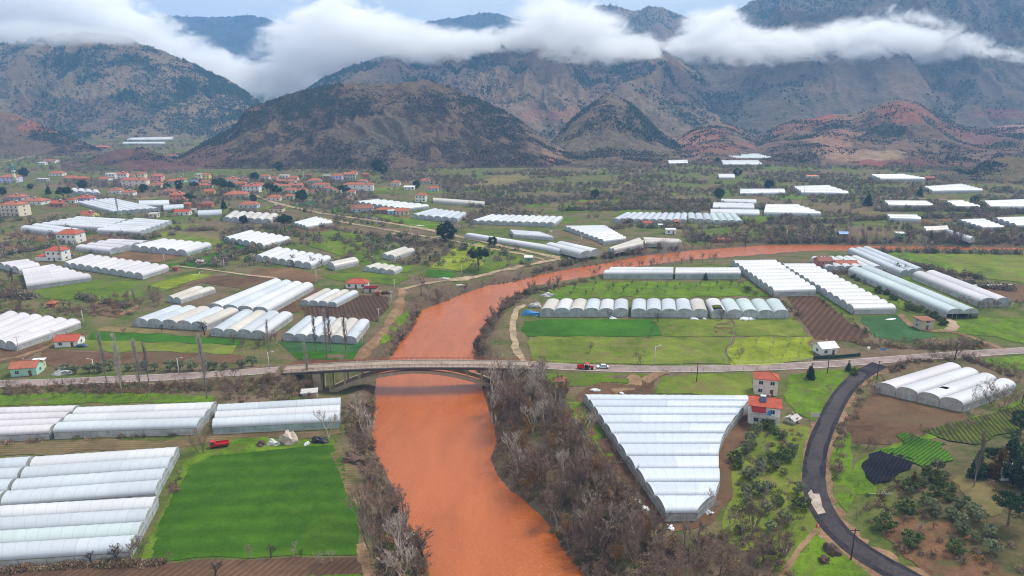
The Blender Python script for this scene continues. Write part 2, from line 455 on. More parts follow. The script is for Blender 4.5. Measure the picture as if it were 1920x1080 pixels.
# ------------------------------------------------------------------ fields and roads
def fields():
    g_deep = field_mat('deep green crop', (0.025, 0.085, 0.005), (0.049, 0.144, 0.008), (0.038, 0.104, 0.007), .02, .12, None, .8)
    g_big = field_mat('young wheat', (.032, .088, .004), (.058, .140, .007), (.075, .145, .010), .03, .3, (1.5, 6.0), 1.0, .35)
    g_bright = field_mat('bright grass', (.058, .112, .006), (.115, .19, .012), (.10, .105, .03), .10, .4)
    litter = field_mat('leaf litter floor', (.060, .044, .028), (.135, .098, .062), (.075, .085, .028), .09, .5)
    g_lime = field_mat('lime grass', (0.133, 0.173, 0.007), (0.216, 0.254, 0.024), (0.109, 0.140, 0.010), .06, .3)
    g_mid = field_mat('meadow green', (0.055, 0.098, 0.008), (0.116, 0.165, 0.013), (0.110, 0.116, 0.037), .03, .2)
    g_olive = field_mat('olive meadow', (.075, .115, .012), (.155, .185, .026), (.15, .125, .045), .05, .22)
    g_blue = field_mat('bluish green crop', (0.027, 0.076, 0.024), (0.051, 0.116, 0.037), None, .05, .3)
    g_dry = field_mat('dry meadow', (0.122, 0.104, 0.041), (0.189, 0.146, 0.061), (0.104, 0.110, 0.037), .035, .22)
    b_soil = field_mat('bare soil', (.085, .048, .026), (.15, .086, .048), (.11, .075, .04), .03, .2)
    b_soil2 = field_mat('brown furrowed soil', (.085, .048, .028), (.145, .082, .048), None, .03, .3, (.5, 1.4))
    b_dark = field_mat('dark ploughed soil', (.060, .036, .022), (.105, .064, .038), None, .03, .3, (-.35, 2.0), .7, .7)
    b_right = field_mat('red brown furrows', (.080, .043, .024), (.125, .068, .038), None, .02, .3, (.62, 2.6), .7, .8)
    b_tan = field_mat('stubble strip', (.13, .095, .045), (.20, .145, .075), (.09, .085, .03), .05, .3, (1.55, 1.2))
    b_orange = field_mat('orange brown stubble', (.12, .066, .032), (.185, .105, .055), (.1, .08, .04), .04, .3)
    r_soil = field_mat('eroded red soil', (.10, .055, .028), (.20, .105, .055), (.085, .085, .03), .09, .35)
    cab = field_mat('cabbage rows', (0.034, 0.104, 0.005), (0.116, 0.244, 0.017), None, .08, .9, (.9, 1.0), 1.0, .9)
    veg = field_mat('vegetable rows', (0.041, 0.061, 0.010), (0.123, 0.146, 0.019), (0.134, 0.110, 0.049), .1, .8, (.35, 1.3), 1.0, .9)
    purp = field_mat('dark purple crop', (.010, .010, .016), (.028, .026, .038), None, .1, 1.0, (.7, .9), 1.0, .8)
    turf = field_mat('artificial turf', (.015, .12, .045), (.02, .15, .06), None, .05, .2)
    T = [
     ('green_field', g_big, [(352, 872), (400, 853), (625, 833), (642, 870), (652, 920), (674, 965), (673, 1038), (280, 1052), (300, 985), (325, 930), (345, 890)]),
     ('grass_strip', g_bright, [(343, 866), (372, 845), (400, 838), (403, 853), (353, 873), (327, 930), (303, 985), (282, 1053), (260, 1052), (285, 1000), (318, 945), (330, 912)]),
     ('grass_patch', g_bright, [(395, 830), (430, 820), (626, 824), (626, 833), (400, 854)]),
     ('soil_strip', b_tan, [(-60, 832), (350, 822), (400, 816), (636, 803), (640, 814), (400, 828), (345, 838), (-60, 860)]),
     ('ploughed_field', b_soil2, [(-60, 1078), (140, 1066), (280, 1057), (672, 1042), (680, 1075), (560, 1085), (-60, 1105)]),
     ('grass_strip', g_bright, [(520, 1085), (672, 1075), (700, 1130), (520, 1130)]),
     ('grass_strip', g_bright, [(-40, 741), (150, 736), (300, 738), (405, 742), (395, 755), (150, 757), (-40, 760)]),
     ('green_strip', g_deep, [(168, 625), (240, 624), (460, 637), (452, 648), (330, 643), (240, 640), (163, 636)]),
     ('dry_meadow', g_dry, [(190, 614), (260, 616), (380, 628), (462, 631), (460, 637), (240, 624), (178, 624)]),
     ('dry_meadow', g_olive, [(152, 636), (240, 640), (450, 648), (440, 663), (260, 661), (100, 655)]),
     ('ploughed_field', b_soil, [(85, 656), (160, 661), (440, 664), (472, 672), (440, 684), (270, 683), (120, 690), (75, 681)]),
     ('soil_patch', b_soil, [(-40, 636), (30, 658), (105, 638), (60, 672), (-40, 690)]),
     ('green_field', g_blue, [(520, 642), (684, 643), (680, 660), (540, 660)]),
     ('green_field', g_deep, [(540, 660), (680, 660), (672, 675), (560, 675)]),
     ('soil_strip', b_soil, [(560, 675), (672, 675), (668, 683), (540, 688)]),
     ('ploughed_field', b_dark, [(560, 577), (640, 573), (676, 553), (730, 556), (727, 580), (706, 604), (655, 597), (575, 593)]),
     ('soil_strip', b_soil, [(508, 588), (588, 540), (602, 543), (562, 568), (560, 587), (512, 592)]),
     ('green_field', g_mid, [(60, 545), (180, 525), (280, 530), (330, 522), (330, 540), (210, 570), (80, 560)]),
     ('yellow_green_field', g_lime, [(275, 536), (362, 514), (400, 516), (312, 542)]),
     ('soil_strip', b_soil, [(312, 546), (400, 518), (520, 521), (470, 545), (420, 537), (370, 532)]),
     ('green_field', g_deep, [(297, 499), (350, 490), (420, 468), (450, 457), (475, 468), (410, 500), (330, 503)]),
     ('ploughed_field', b_orange, [(208, 482), (238, 473), (342, 478), (300, 493), (220, 491)]),
     ('ploughed_field', b_orange, [(-20, 455), (50, 459), (46, 467), (-20, 470)]),
     ('ploughed_field', b_orange, [(5, 440), (38, 433), (100, 443), (96, 455), (60, 453)]),
     ('ploughed_field', b_orange, [(152, 444), (200, 440), (245, 447), (225, 455), (152, 457)]),
     ('dry_meadow', g_olive, [(265, 442), (330, 432), (440, 452), (390, 462), (290, 450)]),
     ('dry_meadow', g_dry, [(330, 433), (420, 439), (418, 450), (355, 444)]),
     ('soil_patch', b_soil, [(178, 566), (236, 571), (226, 596), (178, 590)]),
     ('stubble_field', b_orange, [(478, 502), (560, 505), (604, 516), (594, 530), (500, 522), (474, 514)]),
     ('green_field', g_mid, [(560, 440), (640, 432), (720, 452), (790, 470), (700, 492), (640, 480), (585, 462)]),
     ('green_field', g_bright, [(640, 484), (720, 492), (780, 498), (760, 512), (690, 500)]),
     ('green_field', g_mid, [(590, 515), (690, 512), (770, 520), (740, 535), (640, 528)]),
     ('yellow_green_field', g_lime, [(808, 502), (845, 470), (900, 456), (930, 468), (900, 498), (865, 510)]),
     ('green_field', g_mid, [(900, 470), (940, 470), (986, 490), (890, 516), (868, 510)]),
     ('green_field', g_deep, [(800, 506), (862, 510), (850, 521), (800, 520)]),
     ('football_pitch', turf, [(548, 384), (578, 379), (592, 381), (556, 387)]),
     ('green_field', g_bright, [(697, 402), (760, 409), (840, 420), (800, 430), (740, 416)]),
     ('soil_patch', b_soil, [(560, 423), (585, 428), (640, 421), (610, 432), (555, 432)]),
     ('orchard_meadow', g_bright, [(1030, 545), (1110, 529), (1400, 528), (1442, 556), (1030, 560)]),
     ('green_field', g_deep, [(977, 602), (1070, 598), (1228, 600), (1240, 630), (984, 632)]),
     ('dry_meadow', g_olive, [(984, 633), (1240, 631), (1370, 633), (1362, 683), (1000, 682)]),
     ('dry_meadow', g_olive, [(1231, 600), (1370, 599), (1374, 631), (1242, 630)]),
     ('soil_patch', b_soil, [(1340, 608), (1368, 602), (1374, 628), (1345, 628)]),
     ('orchard_meadow', g_lime, [(1374, 633), (1520, 633), (1526, 672), (1500, 679), (1365, 684)]),
     ('dry_meadow', g_olive, [(1372, 600), (1488, 595), (1516, 631), (1378, 631)]),
     ('ploughed_field', b_right, [(1472, 556), (1532, 556), (1632, 632), (1600, 642), (1530, 637)]),
     ('green_field', g_blue, [(1612, 594), (1682, 590), (1722, 620), (1762, 632), (1700, 641), (1640, 632)]),
     ('green_field', g_bright, [(1785, 602), (1840, 596), (1940, 600), (1940, 650), (1868, 632), (1800, 625)]),
     ('green_strip', g_mid, [(1645, 530), (1700, 520), (1830, 580), (1790, 592), (1745, 575)]),
     ('green_strip', g_mid, [(1590, 535), (1640, 540), (1775, 598), (1740, 600)]),
     ('ploughed_field', b_soil, [(1600, 762), (1640, 737), (1814, 779), (1800, 797), (1700, 832), (1600, 832), (1583, 800)]),
     ('green_strip', g_bright, [(1842, 672), (1960, 664), (1960, 697), (1862, 690)]),
     ('dry_meadow', g_olive, [(1690, 480), (1800, 473), (1960, 475), (1960, 532), (1800, 520)]),
     ('green_field', g_bright, [(1650, 474), (1700, 472), (1800, 505), (1730, 505)]),
     ('ploughed_field', b_soil, [(1830, 537), (1960, 533), (1960, 572), (1852, 560)]),
     ('green_slope', g_mid, [(1012, 701), (1225, 701), (1212, 713), (1085, 722), (1020, 720)]),
     ('dry_meadow', g_olive, [(1237, 705), (1412, 702), (1416, 742), (1227, 738)]),
     ('bare_soil', b_soil, [(1072, 742), (1090, 722), (1222, 715), (1227, 740), (1415, 744), (1420, 790), (1378, 840), (1367, 930), (1332, 985), (1255, 1003), (1200, 940), (1140, 868), (1090, 800)]),
     ('grass_strip', g_bright, [(1062, 755), (1094, 755), (1150, 838), (1140, 868), (1088, 800)]),
     ('grove_meadow', g_olive, [(1402, 800), (1470, 790), (1520, 800), (1507, 900), (1528, 990), (1490, 1090), (1350, 1005), (1378, 850)]),
     ('grass_patch', g_bright, [(1480, 702), (1612, 690), (1570, 730), (1525, 790), (1490, 775), (1468, 740)]),
     ('hill_grass_strip', g_bright, [(1590, 905), (1612, 868), (1650, 840), (1780, 795), (1940, 742), (1940, 762), (1780, 815), (1718, 835), (1650, 880), (1640, 925), (1600, 925)]),
     ('cabbage_field', cab, [(1648, 842), (1718, 815), (1785, 830), (1760, 862), (1710, 874), (1660, 852)]),
     ('purple_crop', purp, [(1630, 896), (1638, 856), (1652, 842), (1700, 866), (1668, 896), (1636, 906)]),
     ('vegetable_field', veg, [(1740, 810), (1840, 778), (1940, 755), (1940, 800), (1830, 834), (1785, 828)]),
     ('red_soil', r_soil, [(1640, 965), (1700, 970), (1742, 1010), (1850, 1050), (1940, 1100), (1760, 1110), (1690, 1050), (1650, 1000)]),
     ('grass_patch', g_bright, [(1492, 1002), (1530, 1008), (1640, 1085), (1600, 1130), (1470, 1100)]),
     ('slope_meadow', g_dry, [(1772, 900), (1830, 880), (1868, 930), (1860, 975), (1800, 965)]),
     ('dirt_bank', b_tan, [(616, 850), (640, 838), (668, 880), (690, 930), (700, 1000), (700, 1090), (684, 1090), (678, 1000), (655, 930)]),
     ('dry_meadow', g_dry, [(862, 350), (930, 332), (985, 322), (1015, 320), (1000, 334), (910, 354)]),
     ('grass_patch', g_bright, [(1560, 860), (1590, 800), (1600, 850), (1605, 900), (1590, 960), (1565, 930)]),
     ('red_soil', r_soil, [(1690, 1000), (1760, 985), (1830, 1010), (1800, 1030), (1740, 1035)]),
     ('thicket_floor', litter, [(918, 735), (1000, 712), (1050, 745), (1085, 812), (1135, 880), (1195, 955), (1250, 1008), (1350, 1010), (1420, 1000), (1490, 1045), (1480, 1120), (1150, 1120), (1075, 1040), (1030, 975), (965, 905), (950, 850), (940, 790)]),
     ('thicket_floor', litter, [(645, 770), (690, 755), (692, 840), (718, 905), (735, 960), (755, 1010), (780, 1060), (780, 1120), (712, 1120), (706, 1000), (690, 920), (660, 850)]),
     ('green_bank', g_bright, [(746, 590), (770, 580), (760, 600), (735, 640), (700, 660), (720, 625)]),
    ]
    for n, m, p in T:
        sheet(n, p, m, .32 if n in ('cabbage_field', 'purple_crop', 'vegetable_field') else .12, 1.6 if n in ('cabbage_field', 'purple_crop', 'vegetable_field') else None, jit=1.5 if n in ('purple_crop', 'red_soil', 'cabbage_field', 'thicket_floor', 'slope_meadow') else .7 if 'soil' in n or 'meadow' in n else .42)
    # far fields beyond the river, laid out as strips in the valley
    far = [g_mid, g_dry, b_soil, g_olive, g_bright, b_orange, g_mid, g_dry]
    k = 0
    cells = []
    for (x0, x1, y0, y1, n) in ((690, 1900, 345, 365, 16), (880, 1900, 366, 400, 22), (1060, 1900, 400, 452, 26), (120, 560, 330, 420, 10), (1640, 1920, 440, 458, 5), (300, 800, 405, 450, 8), (-40, 160, 400, 480, 4)):
        for _ in range(n):
            cx = R.uniform(x0, x1); cy = R.uniform(y0, y1); X, Y, _z = G(cx, cy)
            if any(math.hypot(X - a, Y - b) < r for a, b, r in cells): continue
            L = R.uniform(22, 60); W = R.uniform(10, 26); a = R.choice([.1, .25, -.2, 1.4, .9]) + R.uniform(-.1, .1)
            cells.append((X, Y, (L + W) * .42))
            ca, sa = math.cos(a), math.sin(a)
            w = [(X + ca * u * L / 2 - sa * v * W / 2, Y + sa * u * L / 2 + ca * v * W / 2) for u, v in ((-1, -1), (1, -1.1), (1.05, 1), (-.9, 1.1))]
            if polydist(RIVER, np.array([q[0] for q in w]), np.array([q[1] for q in w])).min() < 12: continue
            sheet('far_field', None, far[k % 8], .07, world=w, jit=.4); k += 1

    # roads
    tarn = field_mat('worn road surface', (.20, .155, .14), (.28, .22, .20), None, .1, .4, None, .1)
    ribbon('road', [(p[0], p[1]) for p in ROAD_W if p[0] < BR_X0 + 3], 6.0, tarn, .10, world=True)
    ribbon('road', [(p[0], p[1]) for p in ROAD_W if p[0] > BR_X1 - 3], 6.0, tarn, .10, world=True)
    line = plain('faded white paint', (.55, .52, .48), .8, .25)
    for sgn in (-1, 1):
        for rng in (0, 1):
            pts = [(p[0], p[1]) for p in ROAD_W if (p[0] < BR_X0 + 3) == (rng == 0) and (rng == 0 or p[0] > BR_X1 - 3)]
            ribbon('road_edge_line', [(x, y + sgn * 2.75) for x, y in pts], .22, line, .16, world=True)
    side = [(1650, 684), (1618, 700), (1590, 724), (1568, 755), (1552, 790), (1538, 820), (1530, 850), (1525, 885), (1526, 915), (1536, 948), (1556, 982), (1590, 1018), (1640, 1052), (1700, 1085), (1800, 1140), (1900, 1200)]
    dirt = field_mat('reddish dirt track', (.15, .088, .048), (.26, .165, .095), None, .1, .4)
    track = field_mat('pale dirt track', (.26, .19, .12), (.40, .30, .20), (.20, .17, .10), .1, .5)
    ribbon('road_verge', side, 8.4, dirt, .09, rough_edge=.35)
    asp = field_mat('fresh dark asphalt', (.020, .018, .022), (.036, .032, .037), (.055, .048, .05), .05, .5, None, .12)
    asp2 = field_mat('worn asphalt crown', (.042, .036, .040), (.065, .056, .058), None, .06, .4, None, .12)
    ribbon('side_road', side, 5.6, asp, .18, rough_edge=.04)
    ribbon('side_road_wheel_lane', side[1:], 3.2, asp2, .22, rough_edge=.2)
    patch = field_mat('pale gravel patch', (.30, .24, .20), (.44, .36, .30), None, .3, 1.)
    sheet('gravel_patch', [(1517, 926), (1526, 921), (1530, 928), (1543, 928), (1548, 950), (1555, 960), (1535, 963), (1524, 945)], patch, .26, jit=.5)
    for pts, wd, m in (
        ([(480, 368), (510, 379), (560, 392), (610, 402), (680, 411), (740, 420), (800, 430), (840, 440), (900, 452), (960, 466), (1010, 477), (1050, 484)], 4.5, track),
        ([(600, 409), (660, 420), (730, 432), (800, 444), (850, 452), (920, 466), (970, 476), (1020, 487)], 3.0, track),
        ([(735, 437), (742, 443), (726, 447), (710, 446)], 3.0, track),
        ([(840, 372 + 68), (800, 449), (790, 455)], 2.5, track),
        ([(668, 686), (690, 655), (715, 628), (735, 598), (748, 570), (757, 548), (750, 541)], 4.2, dirt),
        ([(752, 543), (790, 533), (850, 526), (900, 517), (950, 505), (1000, 495), (1050, 486)], 3.0, track),
        ([(985, 682), (972, 660), (963, 635), (961, 605), (966, 580), (985, 572)], 3.0, track),
        ([(1178, 706), (1200, 715), (1180, 727), (1150, 735)], 4.0, dirt),
        ([(1208, 716), (1222, 707), (1252, 697)], 3.5, dirt),
        ([(1690, 590), (1705, 608), (1730, 620), (1770, 621), (1800, 625), (1840, 640), (1880, 655)], 3.0, dirt),
        ([(1760, 592), (1700, 565), (1640, 533), (1590, 512)], 3.2, dirt),
        ([(1770, 597), (1790, 608), (1785, 618), (1768, 622)], 4.0, track),
        ([(330, 499), (400, 507), (470, 517), (520, 522)], 2.2, track),
        ([(0, 305), (30, 300), (60, 293), (90, 288)], 4.5, track),
        ([(-40, 678), (30, 672), (70, 658), (110, 645)], 3.0, dirt),
        ([(700, 1100), (684, 1060), (676, 1020)], 2.0, dirt),
        ([(340, 258), (380, 245), (430, 234), (470, 228)], 6.0, track),
        ([(1465, 1085), (1490, 1040), (1520, 1005), (1532, 993)], 1.2, dirt),
        ([(225, 590), (245, 585), (262, 572)], 4.0, dirt),
        ([(1150, 371), (1250, 372), (1330, 373), (1370, 376)], 3.5, track),
        ([(1590, 368), (1700, 372), (1800, 376), (1930, 380)], 3.5, track),
        ([(1600, 300), (1660, 304), (1740, 306)], 4, track)):
        ribbon('dirt_track', pts, wd, m, .16 if wd < 4.4 else .14, rough_edge=.4)
# ------------------------------------------------------------------ greenhouses
def film_mat(name, c, dirt, dirt_c, warm=0, rough=.32):
    m = NT(name); oc = m.objco(); r = m.rnd()
    uv = m.node('ShaderNodeUVMap').outputs[0]
    sp = m.node('ShaderNodeSeparateXYZ'); m.l.new(uv, sp.inputs[0])
    # u: metres along the tunnel, v: 0..1 across the arch
    fr = m.math('FRACT', m.math('MULTIPLY', sp.outputs[0], .4))
    rib = m.math('LESS_THAN', m.math('ABSOLUTE', m.math('SUBTRACT', fr, .5)), .035)
    n1 = m.noise(.12, 5, None, .65, .6); n2 = m.noise(1.1, 4, oc, .65)
    seg = m.node('ShaderNodeTexWhiteNoise', noise_dimensions='2D')
    cv = m.node('ShaderNodeCombineXYZ'); m.l.new(m.math('FLOOR', m.math('MULTIPLY', sp.outputs[0], .083)), cv.inputs[0]); m.l.new(r, cv.inputs[1]); m.l.new(cv.outputs[0], seg.inputs['Vector'])
    tone = m.math('ADD', m.math('MULTIPLY', seg.outputs[0], .34), m.math('MULTIPLY', r, .16))
    base = m.mix(tone, c, tuple(x * .55 for x in c))
    d = m.math('MULTIPLY', m.ramp(m.math('ADD', m.math('MULTIPLY', n1, .6), m.math('MULTIPLY', n2, .4)), [(.45, 0.), (.68, 1.)]), dirt)
    base = m.mix(d, base, dirt_c)
    base = m.mix(m.math('MULTIPLY', rib, .28), base, tuple(x * .45 for x in c))
    # painted arch shading: each span greys down its flanks to the valleys
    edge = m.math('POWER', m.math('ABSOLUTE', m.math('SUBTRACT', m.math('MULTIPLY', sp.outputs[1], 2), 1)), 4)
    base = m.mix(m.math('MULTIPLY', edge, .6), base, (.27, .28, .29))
    wr = m.noise(2.2, 3, oc, .6, .5)
    m.bump(wr, .12, .12)
    m.fin(base, rough, .4)
    return m.mat


def thin_film(name, c, alpha, rough=.4):
    m = NT(name); n = m.noise(.6, 4, m.objco(), .65)
    m.fin(m.ramp(n, [(.3, tuple(x * .72 for x in c)), (.7, c)]), rough, .3)
    tr = m.node('ShaderNodeBsdfTransparent'); mx = m.node('ShaderNodeMixShader')
    m.l.new(m.ramp(m.noise(.35, 4, m.objco(), .6), [(.35, alpha), (.65, min(1, alpha + .3))]), mx.inputs[0])
    m.l.new(tr.outputs[0], mx.inputs[1]); m.l.new(m.p.outputs[0], mx.inputs[2]); m.l.new(mx.outputs[0], m.out.inputs[0])
    return m.mat


GM = {}


def gh_mats():
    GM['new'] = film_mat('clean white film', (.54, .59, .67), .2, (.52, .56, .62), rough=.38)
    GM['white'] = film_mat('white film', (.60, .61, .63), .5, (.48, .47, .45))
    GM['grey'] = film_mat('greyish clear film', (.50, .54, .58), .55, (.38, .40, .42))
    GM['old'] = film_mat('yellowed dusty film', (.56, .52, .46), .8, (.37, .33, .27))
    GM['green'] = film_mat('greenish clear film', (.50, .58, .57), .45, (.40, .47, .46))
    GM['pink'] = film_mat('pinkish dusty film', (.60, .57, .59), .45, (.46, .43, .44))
    GM['end'] = thin_film('end film', (.52, .56, .57), .62)
    GM['endold'] = thin_film('old end film', (.50, .47, .42), .72)
    GM['side'] = thin_film('side film', (.56, .57, .56), .66)
    GM['sidegreen'] = thin_film('greenish side film', (.42, .55, .52), .66)
    GM['steel'] = plain('galvanised steel', (.52, .53, .54), .5, .15)
    GM['post'] = plain('weathered timber post', (.23, .18, .13), .9, .2)
    GM['base'] = plain('concrete strip', (.42, .40, .36), .9, .2)
    GM['inside'] = plain('shaded crop rows', (.07, .10, .04), .95, .5)


def arch(v, w, eave, rise, peak=.0):
    """point across the span: v in 0..1 -> (lateral 0..1, height)"""
    a = math.pi * v
    return .5 - .5 * math.cos(a), eave + rise * (math.sin(a) ** .82)


def greenhouse(B, Fr, n, film, label, eave=2.0, rise=None, near=None, side='side', end='end', fx=None, torn=(), open_front=False, films=None, gap=.0, step=3.0):
    """B, Fr: pixel pairs of the back and front gable lines at eave height; n spans between them.  fx: own gable ends for every span"""
    def E(p):
        z = 0
        for _ in range(4):
            x, y = at_z(p[0], p[1], z + eave); z = float(gz(np.array([x]), np.array([y]))[0])
            if z < -3.6: z = -1.5
        return Vector((float(x), float(y), z))
    b0, b1, f0, f1 = E(B[0]), E(B[1]), E(Fr[0]), E(Fr[1])
    ctr = (b0 + b1 + f0 + f1) / 4
    D = depth(ctr.x, ctr.y)
    near = (D < 330) if near is None else near
    zg = min(b0.z, b1.z, f0.z, f1.z)
    root = empty('greenhouse', (ctr.x, ctr.y, zg)); props(root, label, 'greenhouse')
    org = Vector((ctr.x, ctr.y, zg))
    ends = []
    for i in range(n):
        s0, s1 = i / n, (i + 1) / n
        if fx:
            p, q, r_, t_ = [E(c) for c in fx[i]]
        else:
            p, q = b0.lerp(b1, s0), b0.lerp(b1, s1); r_, t_ = f0.lerp(f1, s0), f0.lerp(f1, s1)
        if gap:
            m1, m2 = (p + q) / 2, (r_ + t_) / 2
            p, q = p.lerp(m1, gap), q.lerp(m1, gap); r_, t_ = r_.lerp(m2, gap), t_.lerp(m2, gap)
        ends.append((p - org, q - org, r_ - org, t_ - org))
    NA = 12 if near else 8
    for i, (p, q, r_, t_) in enumerate(ends):
        w = ((q - p).length + (t_ - r_).length) / 2
        ri = rise if rise else min(2.6, max(1.3, w * .30))
        L = ((p + q) / 2 - (r_ + t_) / 2).length
        nl = max(2, int(L / (2.5 if near else 6)))
        K = 2 if near else 1
        rows = []
        v = []; uv = []
        jt = R.uniform(-.12, .12)
        for k in range(nl * K + 1):
            s = k / (nl * K); a = p.lerp(r_, s); b = q.lerp(t_, s)
            sag = (.10 if (k % K) else 0) + R.uniform(-.03, .03) if near else 0
            for j in range(NA + 1):
                lat, h = arch(j / NA, w, eave, ri - sag * 1.0)
                c = a.lerp(b, lat); v.append((c.x, c.y, c.z + h + jt)); uv.append((s * L, j / NA))
        nr = nl * K + 1
        idx = np.arange(nr * (NA + 1)).reshape(nr, NA + 1)
        f = np.stack([idx[:-1, :-1], idx[:-1, 1:], idx[1:, 1:], idx[1:, :-1]], -1).reshape(-1, 4)
        if i in torn:
            keep = np.ones(len(f), bool)
            for (u0, u1, j0, j1) in torn[i]:
                a0, a1 = int(u0 * (nr - 1)), max(int(u0 * (nr - 1)) + 1, int(u1 * (nr - 1)))
                for uu in range(a0, a1):
                    for jj in range(int(j0 * NA), int(j1 * NA)): keep[uu * NA + jj] = False
            f = f[keep]
        fm = GM[films[i % len(films)]] if films else GM[film]
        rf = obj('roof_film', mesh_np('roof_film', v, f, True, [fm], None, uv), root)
        # end walls
        for which, (a, b) in enumerate(((p, q), (r_, t_))):
            vs = []
            for j in range(NA + 1):
                lat, h = arch(j / NA, w, eave, ri); c = a.lerp(b, lat); vs.append((c.x, c.y, c.z + h + jt - .02))
            na = len(vs)
            if open_front and which == 1:
                lowa = [(a.x, a.y, a.z + eave), (b.x, b.y, b.z + eave)]
            else:
                lowa = [(a.x, a.y, a.z - .15), (b.x, b.y, b.z - .15)]
            vs += lowa
            me = bpy.data.meshes.new('end_wall'); me.from_pydata(vs, [], [list(range(na)) + [na + 1, na]])
            me.materials.append(GM[end]); ew = obj('end_wall', me, rf)
            if near:
                fb = MB()
                for j in range(NA):
                    fb.tube(vs[j], vs[j + 1], .07, .07, 4, False)
                a2, b2 = Vector(vs[0]), Vector(vs[NA])
                fb.tube(a2, b2, .06, .06, 4)
                for s in (0, .36, .64, 1):
                    lo = a.lerp(b, s); lat = s
                    top = eave + (ri * (math.sin(math.acos(1 - 2 * s)) ** .82) if 0 < s < 1 else 0)
                    fb.tube((lo.x, lo.y, lo.z - .1), (lo.x, lo.y, lo.z + top + jt), .06, .06, 4)
                fb.build('hoop_frame', GM['steel'], rf)
        if near and i > 0 and not gap:
            g = MB()
            a, b = Vector((p.x, p.y, p.z + eave + .02)), Vector((r_.x, r_.y, r_.z + eave + .02))
            g.tube(a, b, .13, .13, 5); g.build('gutter', GM['steel'], root)
    # side walls
    sides = [(ends[0][0], ends[0][2]), (ends[-1][1], ends[-1][3])]
    if gap: sides = [(e[0], e[2]) for e in ends] + [(e[1], e[3]) for e in ends]
    for a, b in sides:
        if near:
            L = (b - a).length; n_ = max(2, int(L / 5)); vs = []; fs = []
            lo = .35
            for k in range(n_ + 1):
                c = a.lerp(b, k / n_); w_ = R.uniform(-.05, .05)
                vs += [(c.x, c.y + w_, c.z + lo + R.uniform(-.1, .12)), (c.x, c.y, c.z + eave + .05)]
                if k: fs.append([2 * k - 2, 2 * k, 2 * k + 1, 2 * k - 1])
            me = bpy.data.meshes.new('side_wall'); me.from_pydata(vs, [], fs); me.materials.append(GM[side]); obj('side_wall', me, root)
            sk = MB()
            sk.hexa([(a.x, a.y - .12, a.z - .3), (b.x, b.y - .12, b.z - .3), (b.x, b.y + .12, b.z - .3), (a.x, a.y + .12, a.z - .3), (a.x, a.y - .12, a.z + .4), (b.x, b.y - .12, b.z + .4), (b.x, b.y + .12, b.z + .4), (a.x, a.y + .12, a.z + .4)])
            sk.build('skirt', GM['base'], root)
            po = MB()
            for k in range(n_ + 1):
                c = a.lerp(b, k / n_); po.tube((c.x, c.y, c.z - .2), (c.x, c.y, c.z + eave), .06, .06, 4)
            po.tube((a.x, a.y, a.z + eave), (b.x, b.y, b.z + eave), .06, .06, 4)
            po.build('side_frame', GM['post'], root)
        else:
            m = MB(); m.add([(a.x, a.y, a.z - .2), (b.x, b.y, b.z - .2), (b.x, b.y, b.z + eave), (a.x, a.y, a.z + eave)], [(0, 1, 2, 3)]); m.build('side_wall', GM[side], root)
    poly = [b0, b1, f1, f0]
    if fx: poly = [E(fx[0][0])] + [E(c[1]) for c in fx] + [E(c[3]) for c in fx[::-1]] + [E(fx[0][2])]
    OBST.append([(c.x, c.y) for c in poly])
    return root


